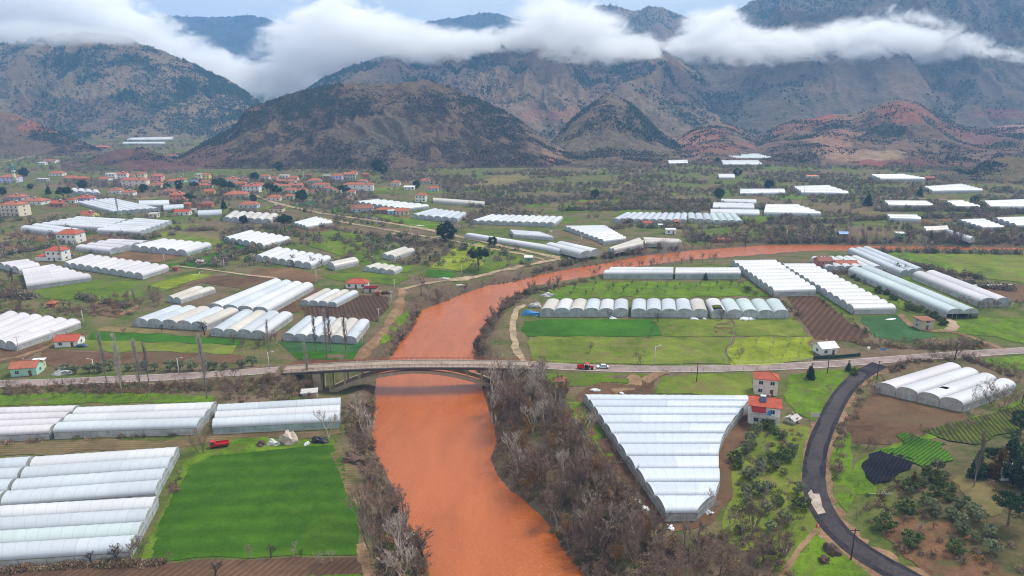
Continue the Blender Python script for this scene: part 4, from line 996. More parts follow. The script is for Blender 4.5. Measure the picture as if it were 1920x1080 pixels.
def houses():
    house_mats(); h = house
    V = [
     (12, 343, 34, 'lilac', 2, 'hip', 'lilac walled mosque hall with broad hip roof, at the minaret', 0, 'tile', .8, False),
     (103, 330, 28, 'white', 1, 'hip', 'white bungalow behind the round pine by the mosque', 5, 'tile', .6, False),
     (130, 339, 28, 'tan', 1, 'hip', 'tan house joined closely to a brick neighbour, uphill of the round pine', 0, 'tile', .6, False),
     (151, 340, 24, 'brick', 1, 'hip', 'brick bungalow at the end of the uphill lane', 0, 'tile', .6, False),
     (27, 376, 36, 'grey', 1, 'hip', 'grey house with long eaves above the three-storey block', -8, 'tile', .6, True),
     (60, 384, 46, 'white', 1, 'hip', 'white L-shaped house beside the blue tarpaulin', -8, 'tile', .6, True),
     (21, 406, 44, 'cream', 3, 'hip', 'three-storey cream apartment house with long balconies', -10, 'tile', .7, True),
     (106, 388, 28, 'brown', 1, 'gable', 'brown barn under the spreading umbrella pine', 0, 'red', .7, True),
     (132, 381, 20, 'white', 1, 'hip', 'small white house between the brown barn and a lilac house', 0, 'tile', .6, False),
     (157, 378, 30, 'lilac', 1, 'hip', 'pale lilac house in front of the rounded tunnels', 0, 'red', .7, True),
     (163, 410, 28, 'yellow', 1, 'gable', 'cream gabled hall with a plain windowless side', -15, 'red', .8, True),
     (214, 363, 25, 'white', 1, 'hip', 'white bungalow, first of a pair above the sloping greenhouse', 0, 'tile', .7, True),
     (238, 367, 25, 'white', 1, 'hip', 'white bungalow, second of a pair above the sloping greenhouse', 3, 'tile', .7, True),
     (195, 341, 22, 'white', 1, 'gable', 'white gabled house at the corner of the upper lane', -10, 'tile', .7, False),
     (207, 336, 20, 'white', 2, 'flat', 'white flat-topped two-storey house below the small mound', 0, 'flat', .7, False),
     (228, 337, 18, 'white', 2, 'gable', 'tall white gabled house next to the flat-topped one', 10, 'tile', .9, True),
     (244, 335, 15, 'tan', 1, 'hip', 'small tan house squeezed behind the long pinkish block', 0, 'tile', .7, False),
     (265, 336, 15, 'cream', 2, 'hip', 'narrow cream two-storey house behind the long pinkish block', 0, 'tile', .8, False),
     (250, 349, 52, 'palepink', 2, 'hip', 'long pinkish white two-storey block in the village', 4, 'tile', .35, True),
     (292, 341, 23, 'pink', 2, 'hip', 'rose pink two-storey house beneath the mound', 3, 'tile', .8, False),
     (292, 352, 24, 'cream', 1, 'hip', 'low cream house in front of the rose pink house', 0, 'tile', .7, True),
     (321, 345, 22, 'grey', 1, 'hip', 'grey house standing next to the mint green house', 0, 'tile', .7, False),
     (338, 342, 18, 'green', 1, 'hip', 'mint green house with white water tank', 0, 'tile', .8, True),
     (372, 337, 12, 'cream', 2, 'flat', 'cream flat-roofed house joined to a yellowish one', 0, 'flat', .9, False),
     (386, 338, 15, 'yellow', 2, 'hip', 'yellowish two-storey house above the cluster of roofs', 0, 'tile', .8, False),
     (363, 344, 12, 'blue', 1, 'flat', 'bright blue shed among red roofs', 0, 'blueroof', .7, False),
     (384, 346, 18, 'tan', 1, 'hip', 'small tan house behind the ochre house', 0, 'tile', .6, False),
     (365, 353, 25, 'ochre', 1, 'hip', 'ochre house with long tiled roof behind pines', 0, 'tile', .6, True),
     (388, 353, 19, 'tan', 1, 'gable', 'tan gabled house beside the big dark pine', 10, 'tile', .8, True),
     (391, 365, 20, 'ochre', 1, 'gable', 'small ochre house in front of the big dark pine', 10, 'tile', .8, False),
     (315, 364, 24, 'tan', 1, 'hip', 'tan house with a small blue tank behind the coral house', 0, 'tile', .6, True),
     (331, 378, 29, 'coral', 2, 'hip', 'coral pink two-storey house with two tall white windows', 0, 'tile', .7, True),
     (385, 389, 25, 'orange', 1, 'hip', 'orange walled house beside a dark pine', 5, 'rust', .7, False),
     (351, 389, 14, 'orange', 1, 'gable', 'small orange shed across from the orange walled house', 0, 'tile', .8, False),
     (341, 404, 32, 'white', 1, 'gable', 'long white house with bright red gable roof below the tunnels', -3, 'red', .45, False),
     (362, 400, 10, 'grey', 1, 'flat', 'little grey flat shed beside the long white house', 0, 'flat', .8, False),
     (287, 408, 18, 'palepink', 1, 'flat', 'pale pink flat-roofed hut by the village lane', 0, 'flat', .7, False),
     (433, 342, 25, 'white', 1, 'hip', 'white house at the foot of the rocky hill, above the big pine', 0, 'tile', .7, True),
     (456, 342, 18, 'grey', 1, 'hip', 'grey house with white water tank at the hill foot', 0, 'rust', .7, True),
     (446, 350, 32, 'tan', 1, 'hip', 'long tan house right behind the big dark pine', 0, 'tile', .5, False),
     (478, 353, 34, 'white', 1, 'hip', 'white house with a double roof behind the blue tarpaulin', 0, 'tile', .5, True),
     (470, 361, 36, 'white', 2, 'hip', 'white two-storey pair of houses facing the lane bend', 0, 'tile', .45, True),
     (439, 371, 46, 'stone', 1, 'hip', 'large stone coloured house with broad roof', 3, 'tile', .65, False),
     (464, 391, 38, 'bluegrey', 1, 'hip', 'pale blue house with broad rust roof above the arched tunnels', 5, 'tile', .6, False),
     (495, 336, 20, 'white', 1, 'hip', 'white house highest on the village slope', 0, 'tile', .7, False),
     (514, 339, 13, 'white', 1, 'hip', 'narrow white house beside the flat white one', 0, 'tile', .9, False),
     (532, 334, 20, 'white', 1, 'flat', 'flat white house between narrow and broad tiled houses', 0, 'flat', .6, False),
     (548, 339, 21, 'white', 1, 'hip', 'white house with broad tiled roof above the pink one', 0, 'tile', .7, False),
     (526, 345, 19, 'brown', 1, 'hip', 'brown walled house in the dense roof cluster', 0, 'tile', .7, False),
     (544, 345, 20, 'cream', 1, 'hip', 'cream house in the dense roof cluster', 4, 'tile', .7, False),
     (553, 353, 28, 'pink', 1, 'gable', 'pink house with long sloping roof and yellow porch', 8, 'tile', .6, True),
     (512, 351, 17, 'white', 1, 'hip', 'white cottage behind the pair of round pines', 0, 'tile', .6, False),
     (530, 355, 27, 'green', 1, 'hip', 'dull green house with a long roof in the dense cluster', 0, 'tile', .5, False),
     (543, 362, 26, 'white', 1, 'hip', 'white house with four windows between two pines', 0, 'tile', .55, False),
     (566, 363, 20, 'cream', 1, 'hip', 'cream house behind the lone round pine by the pitch', 0, 'tile', .7, False),
     (512, 377, 27, 'palepink', 1, 'hip', 'pinkish house on the inside of the dirt road bend', 4, 'tile', .7, False),
     (543, 374, 16, 'grey', 1, 'gable', 'small grey gabled shed beside the football pitch', 0, 'tile', .8, False),
     (582, 365, 13, 'tan', 1, 'flat', 'low shed with orange roof near the football pitch', 0, 'tile', .6, False),
     (518, 398, 27, 'cream', 1, 'hip', 'cream house with dark brown roof beside the arched tunnels', 0, 'dark', .7, True),
     (588, 344, 26, 'aqua', 1, 'hip', 'aqua house with steep pyramid roof', 0, 'tile', .8, False),
     (579, 333, 12, 'brown', 1, 'gable', 'dark timber house with peaked roof at the hill foot', 0, 'rust', .8, False),
     (612, 334, 16, 'tan', 1, 'flat', 'unfinished flat tan house at the hill foot', 0, 'flat', .6, False),
     (632, 340, 21, 'lilac', 2, 'hip', 'lilac two-storey house with stepped roofs', 0, 'tile', .7, False),
     (601, 352, 34, 'white', 1, 'hip', 'long white house below the aqua one', 0, 'tile', .4, False),
     (615, 359, 18, 'bluegrey', 1, 'hip', 'blue grey house with a white balcony', 0, 'tile', .8, False),
     (632, 362, 15, 'cream', 1, 'hip', 'small cream house beside the spreading dark pine', 0, 'tile', .8, False),
     (655, 337, 23, 'grey', 2, 'gable', 'grey two-storey house standing high at the village end', 8, 'tile', .7, False),
     (662, 328, 15, 'white', 1, 'hip', 'white house topping the village end', 0, 'tile', .8, False),
     (679, 345, 20, 'blue', 1, 'hip', 'blue walled house above the long white farm', 0, 'tile', .7, False),
     (685, 332, 15, 'brick', 1, 'hip', 'low brick house hidden behind an evergreen', 0, 'tile', .6, False),
     (672, 358, 62, 'white', 2, 'hip', 'long white farm with two white roof tanks', 0, 'tile', .25, True),
     (658, 365, 16, 'palepink', 1, 'gable', 'pinkish annexe in front of the long white farm', 0, 'tile', .8, False),
     (655, 377, 15, 'white', 1, 'hip', 'little white house below the spreading pine', 0, 'rust', .8, True),
     (741, 348, 19, 'white', 1, 'hip', 'square white house alone at the hill foot', 0, 'tile', .9, False),
     (767, 356, 22, 'white', 1, 'flat', 'white shed with slanting white roof', 0, 'whiteroof', .7, False),
     (797, 344, 20, 'grey', 1, 'hip', 'grey house at the foot of the scrubby slope', 0, 'tile', .7, True),
     (812, 359, 21, 'bluegrey', 1, 'hip', 'bluish house with open veranda beyond the white shed', 0, 'tile', .7, False),
     (789, 379, 22, 'white', 2, 'hip', 'white two-storey house alone among bare trees', -6, 'tile', .8, False),
     (677, 398, 45, 'bluegrey', 1, 'gable', 'large bluish barn with broad brick-red roof', 6, 'rust', .7, False),
     (720, 401, 36, 'brown', 1, 'hip', 'long low brown farm building with red roof', 6, 'tile', .45, False),
     (753, 403, 28, 'palepink', 1, 'gable', 'pinkish farmhouse at the end of the long brown building', 6, 'tile', .7, False),
     (733, 402, 14, 'blue', 1, 'flat', 'small blue hut with white roof before the brown farm', 0, 'whiteroof', .8, False),
     (354, 294, 22, 'white', 1, 'flat', 'white far shed on the bench above the mound', 0, 'whiteroof', .5, False),
     (318, 296, 24, 'bluegrey', 1, 'hip', 'bluish far house on the bench above the mound', 0, 'rust', .6, False),
     (160, 286, 42, 'grey', 1, 'flat', 'long far barn in the valley mouth', 0, 'flat', .35, False),
     (183, 279, 40, 'brick', 1, 'hip', 'far brick farm in the valley mouth', 0, 'tile', .4, False),
     (92, 306, 26, 'white', 1, 'gable', 'far white and brown farm above the minaret', 0, 'rust', .7, False),
     (78, 309, 14, 'white', 1, 'flat', 'small far white shed beside a green hedge', 0, 'whiteroof', .7, False),
     (78, 341, 22, 'grey', 1, 'flat', 'low grey yard shed on the mosque lane', 0, 'flat', .5, False),
     (1525, 335, 22, 'white', 1, 'flat', 'far white house with orange roof gable in the hedges', 0, 'orangeroof', .7, False),
     (1744, 339, 20, 'brick', 1, 'gable', 'far red brick house beside tall poplars', 0, 'rust', .7, False),
     (1488, 304, 12, 'yellow', 1, 'flat', 'far yellowish hut at the mountain foot', 0, 'flat', .7, False),
    ]
    HM['orangeroof'] = plain('orange plaster gable', (.55, .2, .07), .7)
    for (px, py, w, wall, st, roof, lab, rot, rm, dep, tank) in V:
        h(px, py, w, wall, st, roof, lab, rot, rm, dep, tank, balcony=(st == 3), group='village houses' if 325 < py < 412 else 'outlying farms')
    # nearer single buildings
    h(126, 457, 44, 'white', 2, 'hip', 'white two-storey house with bright red hip roof beyond the brown plots', -6, 'red', .7, False, True)
    h(103, 490, 36, 'white', 2, 'hip', 'white house with stepped bright red roofs beside the ten-span greenhouse', -5, 'red', .75, False, True, wing=(-1, 7.5, 6.5, 2.6))
    h(122, 652, 46, 'white', 1, 'gable', 'white gabled cottage with red roof and blue car beside it', 8, 'red', .72, False, True, h=2.7)
    h(41, 706, 50, 'green', 1, 'gable', 'dull green cottage with red roof beside the road and rubble', 10, 'tile', .7, False, True, porch=False)
    h(69, 694, 20, 'yellow', 1, 'flat', 'open yellowish shed with white roof joined to the green cottage', 10, 'whiteroof', .8, False, True, name='shed', cat='shed')
    h(668, 541, 44, 'white', 1, 'hip', 'white bungalow with bright red hip roof near the dirt track', -3, 'red', .6, False, True, h=2.6)
    h(694, 549, 25, 'grey', 1, 'flat', 'open shed with maroon metal roof beside the red-roofed bungalow', -2, 'maroon', .6, False, True, name='shed', cat='shed', h=2.3)
    h(96, 577, 16, 'brick', 1, 'hip', 'tiny brick hut with orange roof in the bare thicket', 0, 'tile', .8, False, True, name='hut', cat='hut', h=2.0)
    h(328, 508, 12, 'brick', 1, 'flat', 'tiny orange brick hut beside the pinkish tunnels', 0, 'rust', .8, False, True, name='hut', cat='hut', h=2.0)
    h(375, 497, 14, 'tan', 1, 'gable', 'small open hut with pale roof at the emerald strip corner', -5, 'flat', .8, False, True, name='hut', cat='hut', h=2.0)
    h(1213, 426, 18, 'white', 1, 'gable', 'small white house with red roof beyond the river', -5, 'red', .7, False, False)
    h(1240, 427, 12, 'grey', 1, 'flat', 'grey lean-to beside the small white far-bank house', 0, 'whiteroof', .7, False, False, name='shed', cat='shed', h=2.2)
    h(1269, 426, 13, 'brown', 2, 'gable', 'tall narrow brown hut with blue and red roof', 0, 'tile', .8, False, False, name='hut', cat='hut', h=2.2)
    h(1258, 439, 20, 'white', 1, 'flat', 'white flat-roofed cabin on the far river bank', 0, 'whiteroof', .6, False, False, name='cabin', cat='cabin')
    h(1582, 452, 18, 'brown', 2, 'gable', 'brown brick hut with blue roof by the tall pylon', -5, 'blueroof', .8, False, False, name='hut', cat='hut', h=2.3)
    h(1547, 506, 30, 'brick', 2, 'gable', 'dark red two-storey brick barn among white arches', 4, 'rust', .8, False, True, h=2.6, name='barn', cat='barn')
    h(1588, 505, 44, 'brick', 1, 'gable', 'low brick farmhouse with tiled roof among white arches', -4, 'tile', .45, False, True)
    h(1553, 666, 37, 'white', 1, 'gable', 'white cabin with white roof behind a dark green fence', 12, 'whiteroof', .85, False, True, h=3.0)
    h(1737, 619, 29, 'stone', 2, 'flat', 'square bare brick hut beside the muddy loop track', 6, 'rust', .9, False, True, name='hut', cat='hut', h=2.1)
    h(1440, 742, 46, 'palepink', 2, 'hip', 'pink house with orange hip roof, the further of two by the wedge greenhouse', -14, 'red', .75, False, True, h=2.8)
    h(1438, 799, 62, 'white', 2, 'gable', 'white house with balcony and red gable roof, the nearer of two by the wedge greenhouse', -16, 'red', .72, True, True, h=3.1, balcony=True)
    h(1490, 796, 22, 'grey', 1, 'gable', 'small A-frame shed with pale roof in the garden', 35, 'flat', .9, False, True, name='shed', cat='shed', h=1.4)
    h(1051, 728, 24, 'ochre', 1, 'hip', 'derelict yellow walled hut with rusty roof among river trees', 4, 'rust', .8, False, True, name='hut', cat='hut', h=2.3)
    h(578, 744, 30, 'grey', 1, 'flat', 'tumbledown grey shack beneath the bridge end', 12, 'flat', .6, False, True, name='shack', cat='shack', h=1.7)
    h(1900, 902, 40, 'white', 1, 'flat', 'white house half hidden by pines on the wooded slope', -10, 'flat', .6, False, True)
    h(708, 552 + 2, 12, 'brick', 1, 'flat', 'broken brick lean-to beside the rubbish yard', 0, 'rust', .8, False, True, name='shed', cat='shed', h=1.6)
    h(1225 - 2, 462, 14, 'brick', 1, 'flat', 'red roofed shed before the old bank tunnels', 0, 'maroon', .6, False, False, name='shed', cat='shed', h=2)
    h(1352, 455, 14, 'brick', 1, 'gable', 'orange roofed hut at the river bend', 0, 'tile', .7, False, False, name='hut', cat='hut', h=2)
    h(1367, 455, 10, 'brick', 1, 'flat', 'second smaller brick hut at the river bend', 0, 'rust', .7, False, False, name='hut', cat='hut', h=2)
    # awning on the nearer house of the pair
    for o_ in [q for q in S.objects if q.get('label', '').startswith('white house with balcony')]:
        am = MB(); am.hexa([(-3.9, -6.2, 5.35), (0.2, -6.2, 5.35), (0.2, -3.2, 6.0), (-3.9, -3.2, 6.0), (-3.9, -6.2, 5.45), (0.2, -6.2, 5.45), (0.2, -3.2, 6.1), (-3.9, -3.2, 6.1)]); am.build('awning', HM['maroon'], o_)
        bm2 = MB(); bm2.box(.9, -3.75, 3.15, 1.8, -3.66, 5.2); bm2.build('door', HM['bluedoor'], o_)
    # stilt huts
    for px, py, lab, st in ((991, 499, 'green hut on tall stilts beside the track junction', 1), (1690, 452, 'green hut on stilts in the far field', 1)):
        x, y, z = G(px, py); w = 17 * depth(x, y, z) / F * .9
        r = empty('stilt_hut', (x, y + w / 2, z)); props(r, lab, 'hut', 'huts on stilts')
        m = MB(); m.box(-w / 2, -w * .4, 2.6, w / 2, w * .4, 5.2); m.build('wall', plain('green painted boards', (.16, .30, .18), .7), r)
        roof_mesh('flat', w, w * .8, 5.2, .5, .25).build('roof', HM['whiteroof'], r)
        for sx in (-1, 1):
            for sy in (-1, 1): l = MB(); l.box(sx * w * .45 - .12, sy * w * .36 - .12, -.3, sx * w * .45 + .12, sy * w * .36 + .12, 2.6); l.build('leg', plain('pale green post', (.34, .42, .34), .7), r)
        window(r, 0, 3.4, 1.2, .9, 'front', w, w * .8, 'glass', False)
    # minaret
    x, y, z = G(29, 343); r = empty('minaret', (x, y, z)); props(r, 'slim pale green minaret with blue cone beside the lilac hall', 'minaret')
    s = depth(x, y) / F
    m = MB(); m.tube((0, 0, 0), (0, 0, 20 * s), 2.6 * s, 2.2 * s, 10); m.build('shaft', plain('pale green render', (.55, .58, .38), .8), r, True)
    m = MB(); m.tube((0, 0, 20 * s), (0, 0, 23 * s), 3.6 * s, 3.4 * s, 10); m.build('balcony', plain('pale balcony', (.5, .52, .42), .8), r, True)
    m = MB(); m.tube((0, 0, 23 * s), (0, 0, 28 * s), 1.8 * s, 1.7 * s, 10); m.tube((0, 0, 28 * s), (0, 0, 36 * s), 2.4 * s, .1, 10); m.build('cone', plain('turquoise lead', (.08, .38, .48), .5), r, True)


# ------------------------------------------------------------------ bridge
def bridge():
    con = NT('aged concrete'); n = con.noise(.5, 6, None, .7); n2 = con.noise(3, 3)
    con.bump(n2, .3, .05); conc = con.fin(con.ramp(con.math('ADD', con.math('MULTIPLY', n, .7), con.math('MULTIPLY', n2, .3)), [(.3, (.25, .20, .135)), (.7, (.45, .37, .26))]), .9, .15)
    dk = field_mat('bridge road surface', (.24, .19, .15), (.33, .26, .21), None, .15, .5, None, .1)
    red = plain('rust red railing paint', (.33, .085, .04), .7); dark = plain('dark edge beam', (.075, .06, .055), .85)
    r = empty('bridge', (-40, 240, 0)); props(r, 'concrete road bridge with an open arch over the orange river', 'bridge')
    o = Vector((-40, 240, 0))
    pts = []
    N = 48
    Pw = smooth_line([p for p in ROAD_W], 3)
    xs = np.array([p[0] for p in Pw]); ys = np.array([p[1] for p in Pw]); zs = np.array([p[2] for p in Pw])
    X = np.linspace(BR_X0, BR_X1, N + 1)
    C = [Vector((x, float(np.interp(x, xs, ys)), float(np.interp(x, xs, zs)))) - o for x in X]
    nrm = []
    for i in range(N + 1):
        d = (C[min(N, i + 1)] - C[max(0, i - 1)]); nrm.append(Vector((-d.y, d.x, 0)).normalized())
    def strip(m, w0, w1, z0, z1, i0=0, i1=N):
        for i in range(i0, i1):
            a, b, na, nb = C[i], C[i + 1], nrm[i], nrm[i + 1]
            q = []
            for zz in (z0, z1): q += [a + na * w0 + Vector((0, 0, zz)), b + nb * w0 + Vector((0, 0, zz)), b + nb * w1 + Vector((0, 0, zz)), a + na * w1 + Vector((0, 0, zz))]
            m.hexa(q)
        return m
    strip(MB(), -3.0, 3.0, -.12, .04).build('road_surface', dk, r)
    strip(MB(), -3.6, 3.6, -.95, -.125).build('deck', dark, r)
    for s in (-1, 1):
        kb = MB(); strip(kb, min(s * 3.01, s * 3.55), max(s * 3.01, s * 3.55), -.12, .22); kb.build('kerb', plain('pale kerb', (.36, .31, .26), .9), r)
        rl = MB()
        for i in range(0, N + 1):
            c = C[i] + nrm[i] * s * 3.4; rl.tube(c + Vector((0, 0, .2)), c + Vector((0, 0, 1.15)), .07, .07, 4)
        for zz in (.5, .82, 1.15): rl.path([C[i] + nrm[i] * s * 3.4 + Vector((0, 0, zz)) for i in range(N + 1)], .05 if zz < 1 else .075, 4)
        rl.build('railing', red if s > 0 else plain('dull brown railing', (.16, .075, .045), .8), r)
    # two arch ribs
    xa, xb = -66.5 - o.x, -2.5 - o.x; xm = (xa + xb) / 2; half = (xb - xa) / 2
    zc = 2.9; zs_ = -5.6
    def arcz(x): return zs_ + (zc - zs_) * (1 - ((x - xm) / half) ** 2)
    def ctr(x):
        wx = x + o.x; return float(np.interp(wx, xs, ys)) - o.y, float(np.interp(wx, xs, zs))
    for s in (-1, 1):
        m = MB(); K = 36
        for k in range(K):
            x0 = xa + (xb - xa) * k / K; x1 = xa + (xb - xa) * (k + 1) / K
            t0 = 1.6 - .5 * (1 - abs((x0 - xm) / half)); t1 = 1.6 - .5 * (1 - abs((x1 - xm) / half))
            y0, y1 = ctr(x0)[0] + s * 2.6, ctr(x1)[0] + s * 2.6
            m.hexa([(x0, y0 - .55, arcz(x0) - t0), (x1, y1 - .55, arcz(x1) - t1), (x1, y1 + .55, arcz(x1) - t1), (x0, y0 + .55, arcz(x0) - t0), (x0, y0 - .55, arcz(x0)), (x1, y1 - .55, arcz(x1)), (x1, y1 + .55, arcz(x1)), (x0, y0 + .55, arcz(x0))])
        m.build('arch', conc, r)
        for px in (621, 649, 677, 849, 876, 903):
            x = (px - 960) / F * 246 - o.x; yy, zz = ctr(x)
            if zz - .97 - arcz(x) < .3: continue
            c = MB(); c.box(x - .3, yy + s * 2.6 - .3, arcz(x) - .05, x + .3, yy + s * 2.6 + .3, zz - .96); c.build('column', conc, r)
    for px, w in ((598, 2.8), (934, 2.4)):
        x = (px - 960) / F * 246 - o.x; yy, zz = ctr(x)
        for s in (-1, 1):
            c = MB(); c.box(x - w / 2, yy + s * 2.2 - 1.1, -8, x + w / 2, yy + s * 2.2 + 1.1, zz - .96); c.build('pier', conc, r)
    for x, d in ((xa - 1.0, 1), (xb + 1.0, -1)):
        c = MB(); yy = ctr(x)[0]; c.box(x - 2, yy - 3.6, -9, x + 2, yy + 3.6, zs_ - .1); c.build('footing', conc, r)
    for i in (0, N):
        a = C[i]; m = MB(); m.box(a.x - .6 + (-.6 if i == 0 else .6), a.y - 3.5, -4, a.x + .6 + (-.6 if i == 0 else .6), a.y + 3.5, a.z - .97); m.build('abutment', conc, r)


# ------------------------------------------------------------------ poles, vehicles, small things
def poles():
    con = plain('pole concrete', (.48, .46, .44), .8); wood = plain('creosoted timber', (.045, .032, .026), .8); met = plain('lamp housing', (.55, .56, .58), .4)
    def proto(kind):
        r = empty('street_lamp' if kind == 'lamp' else 'utility_pole', (0, 0, 0))
        m = MB(); m.tube((0, 0, -.5), (0, 0, 8.6), .20 if kind != 'wood' else .16, .12, 7); m.build('post', con if kind != 'wood' else wood, r, True)
        if kind == 'lamp':
            a = MB(); a.tube((0, 0, 8.3), (1.5, -.3, 8.9), .06, .05, 5); a.build('arm', met, r); h_ = MB(); h_.hexa([(1.4, -.5, 8.82), (2.2, -.5, 8.95), (2.2, -.2, 8.95), (1.4, -.2, 8.82), (1.45, -.45, 8.98), (2.1, -.45, 9.08), (2.1, -.25, 9.08), (1.45, -.25, 8.98)]); h_.build('lamp_head', met, r)
        else:
            a = MB(); a.box(-1.0, -.08, 8.0, 1.0, .08, 8.18); a.build('crossarm', con if kind != 'wood' else wood, r)
            for x in (-.85, 0, .85): i = MB(); i.tube((x, 0, 8.18 if x else 8.6), (x, 0, 8.45 if x else 8.85), .06, .04, 5); i.build('insulator', plain('insulator', (.5, .45, .4), .3), r)
        return r
    P = {k: proto(k) for k in ('lamp', 'pole', 'wood')}
    used = set()
    T = [
     (158, 613, 579, 'lamp', 'street lamp in front of the bare thicket behind the cottage greenhouse'), (37, 664, 627, 'pole', 'concrete pole at the corner of the pinkish six-span greenhouse'), (100, 640, 617, 'pole', 'concrete pole against the pinkish greenhouse by the cottage'),
     (177, 699, 671, 'lamp', 'short lamp post between cottage field and olive bushes'), (336, 703, 668, 'lamp', 'lamp post on the verge beside the olive bushes'), (505, 692, 657, 'lamp', 'lamp post just before the bridge railing'),
     (680, 649, 617, 'pole', 'concrete pole at the corner of the patchy six-span greenhouse'), (594, 533, 505, 'lamp', 'lamp post behind the bright clean greenhouse'), (740, 548, 522, 'pole', 'concrete pole where the river track forks'), (734, 572, 544, 'pole', 'concrete pole beside the dark ploughed field corner'),
     (711, 605, 576, 'pole', 'concrete pole at the lower edge of the dark ploughed field'), (866, 519, 495, 'lamp', 'lamp post on the lime meadow near the spreading pine'), (836, 511, 490, 'pole', 'thin pole on the lime meadow before the dark thicket'), (770, 440, 425, 'pole', 'pole between the two parallel dirt tracks'),
     (707, 425, 409, 'pole', 'pole on the upper dirt track'), (590, 401, 389, 'lamp', 'lamp post close to the football pitch'), (597, 437, 422, 'pole', 'pole beside the four bright low tunnels'), (309, 497, 475, 'pole', 'pole on the edge of the small stubble plot'),
     (421, 507, 482, 'lamp', 'lamp post at the end of the emerald strip'), (375, 520, 509, 'lamp', 'lamp post on the yellow-green patch'), (246, 558, 546, 'pole', 'short pole in the meadow below the lime patch'), (92, 458, 441, 'pole', 'pole left of the two-storey red roofed house'),
     (140, 468, 452, 'pole', 'pole right of the two-storey red roofed house'), (209, 482, 470, 'pole', 'pole above the small stubble plot'), (229, 409, 397, 'pole', 'pale pole in front of the sloping village greenhouse'), (42, 441, 425, 'pole', 'pole by the two-span greenhouse end'),
     (1306, 716, 676, 'wood', 'dark wooden pole beside the road, over the olive meadow'), (1551, 700, 660, 'wood', 'dark wooden pole by the white cabin fence'), (1644, 711, 673, 'wood', 'dark wooden pole at the road junction'), (1790, 675, 640, 'wood', 'dark wooden pole behind the four big tunnels'),
     (1916, 757, 722, 'wood', 'dark wooden pole beyond the four big tunnels'), (1227, 686, 646, 'lamp', 'thin lamp post on the meadow side of the road'), (1595, 1050, 980, 'wood', 'tall dark timber pole beside the curving asphalt'), (1090, 457, 440, 'pole', 'pole in front of the stepped nine-span greenhouse'),
     (1334, 451, 436, 'pole', 'pole in the far green meadow'), (1397, 466, 432, 'wood', 'tall brown pole on the far river bank'), (1248, 446, 432, 'pole', 'thin pole near the far white cabin'), (1398, 420, 404, 'pole', 'pole at the end of the greenish arches'),
     (1475, 445, 428, 'pole', 'pole on the brown far plot'), (1565, 441, 427, 'pole', 'pole before the blue roofed hut'), (1761, 436, 420, 'pole', 'pole beside the small old greenhouse'), (1113, 395, 378, 'pole', 'pole above the far many-arched greenhouse'),
     (948, 372, 356, 'pole', 'far pole in the brown hedges'), (746, 357, 343, 'pole', 'pole beside the square white hill-foot house'), (654, 382, 366, 'lamp', 'lamp post beside the little white house'), (345, 331 + 4, 318, 'pole', 'pole on the upper village slope'), (570, 338, 320, 'pole', 'pole beside the timber house'),
     (390, 388, 371, 'pole', 'white pole by the orange walled house'), (443, 374, 357, 'pole', 'pole before the large stone coloured house'), (1227 + 280, 372, 350, 'pole', 'pole near the far two-span greenhouse')]
    for px, py, top, kind, lab in T:
        x, y, z = G(px, py); H = (py - top) * depth(x, y, z) / F / CS * .97
        src = P[kind]
        if kind in used: r = copy_tree(src)
        else: r = src; used.add(kind)
        r.location = (x, y, z); r.scale = (1, 1, H / 8.9) if False else (H / 9,) * 3 if H > 9 else (1, 1, H / 8.9); r.rotation_euler = (0, 0, R.choice([0, 3.14, .4]))
        props(r, lab, 'lamp post' if kind == 'lamp' else 'pole', 'street lamps' if kind == 'lamp' else 'poles')
    # pylon on the far bank
    x, y, z = G(1591, 459); s = depth(x, y, z) / F / CS
    r = empty('power_pylon', (x, y, z)); props(r, 'tall slim brown pylon on the far river bank', 'pylon')
    m = MB(); H = 50 * s
    for sx in (-1, 1):
        for sy in (-1, 1): m.tube((sx * 1.0, sy * 1.0, -.3), (sx * .4, sy * .4, H), .14, .1, 4)
    for k in range(10):
        z0, z1 = H * k / 10, H * (k + 1) / 10; w0, w1 = 1 - .6 * k / 10, 1 - .6 * (k + 1) / 10
        m.tube((-w0, -w0, z0), (w1, -w1, z1), .06); m.tube((w0, w0, z0), (-w1, w1, z1), .06); m.tube((w0, -w0, z0), (w1, w1, z1), .06)
    m.build('lattice_tower', plain('rusty lattice', (.30, .22, .17), .8), r)
    for zz in (.93, .82): a = MB(); a.tube((-2.2, 0, H * zz), (2.2, 0, H * zz), .12, .12, 4); a.build('crossarm', plain('rusty lattice', (.30, .22, .17), .8), r)


def copy_tree(o, parent=None):
    c = o.copy(); COL.objects.link(c)
    if parent: c.parent = parent
    for ch in o.children: copy_tree(ch, c)
    return c


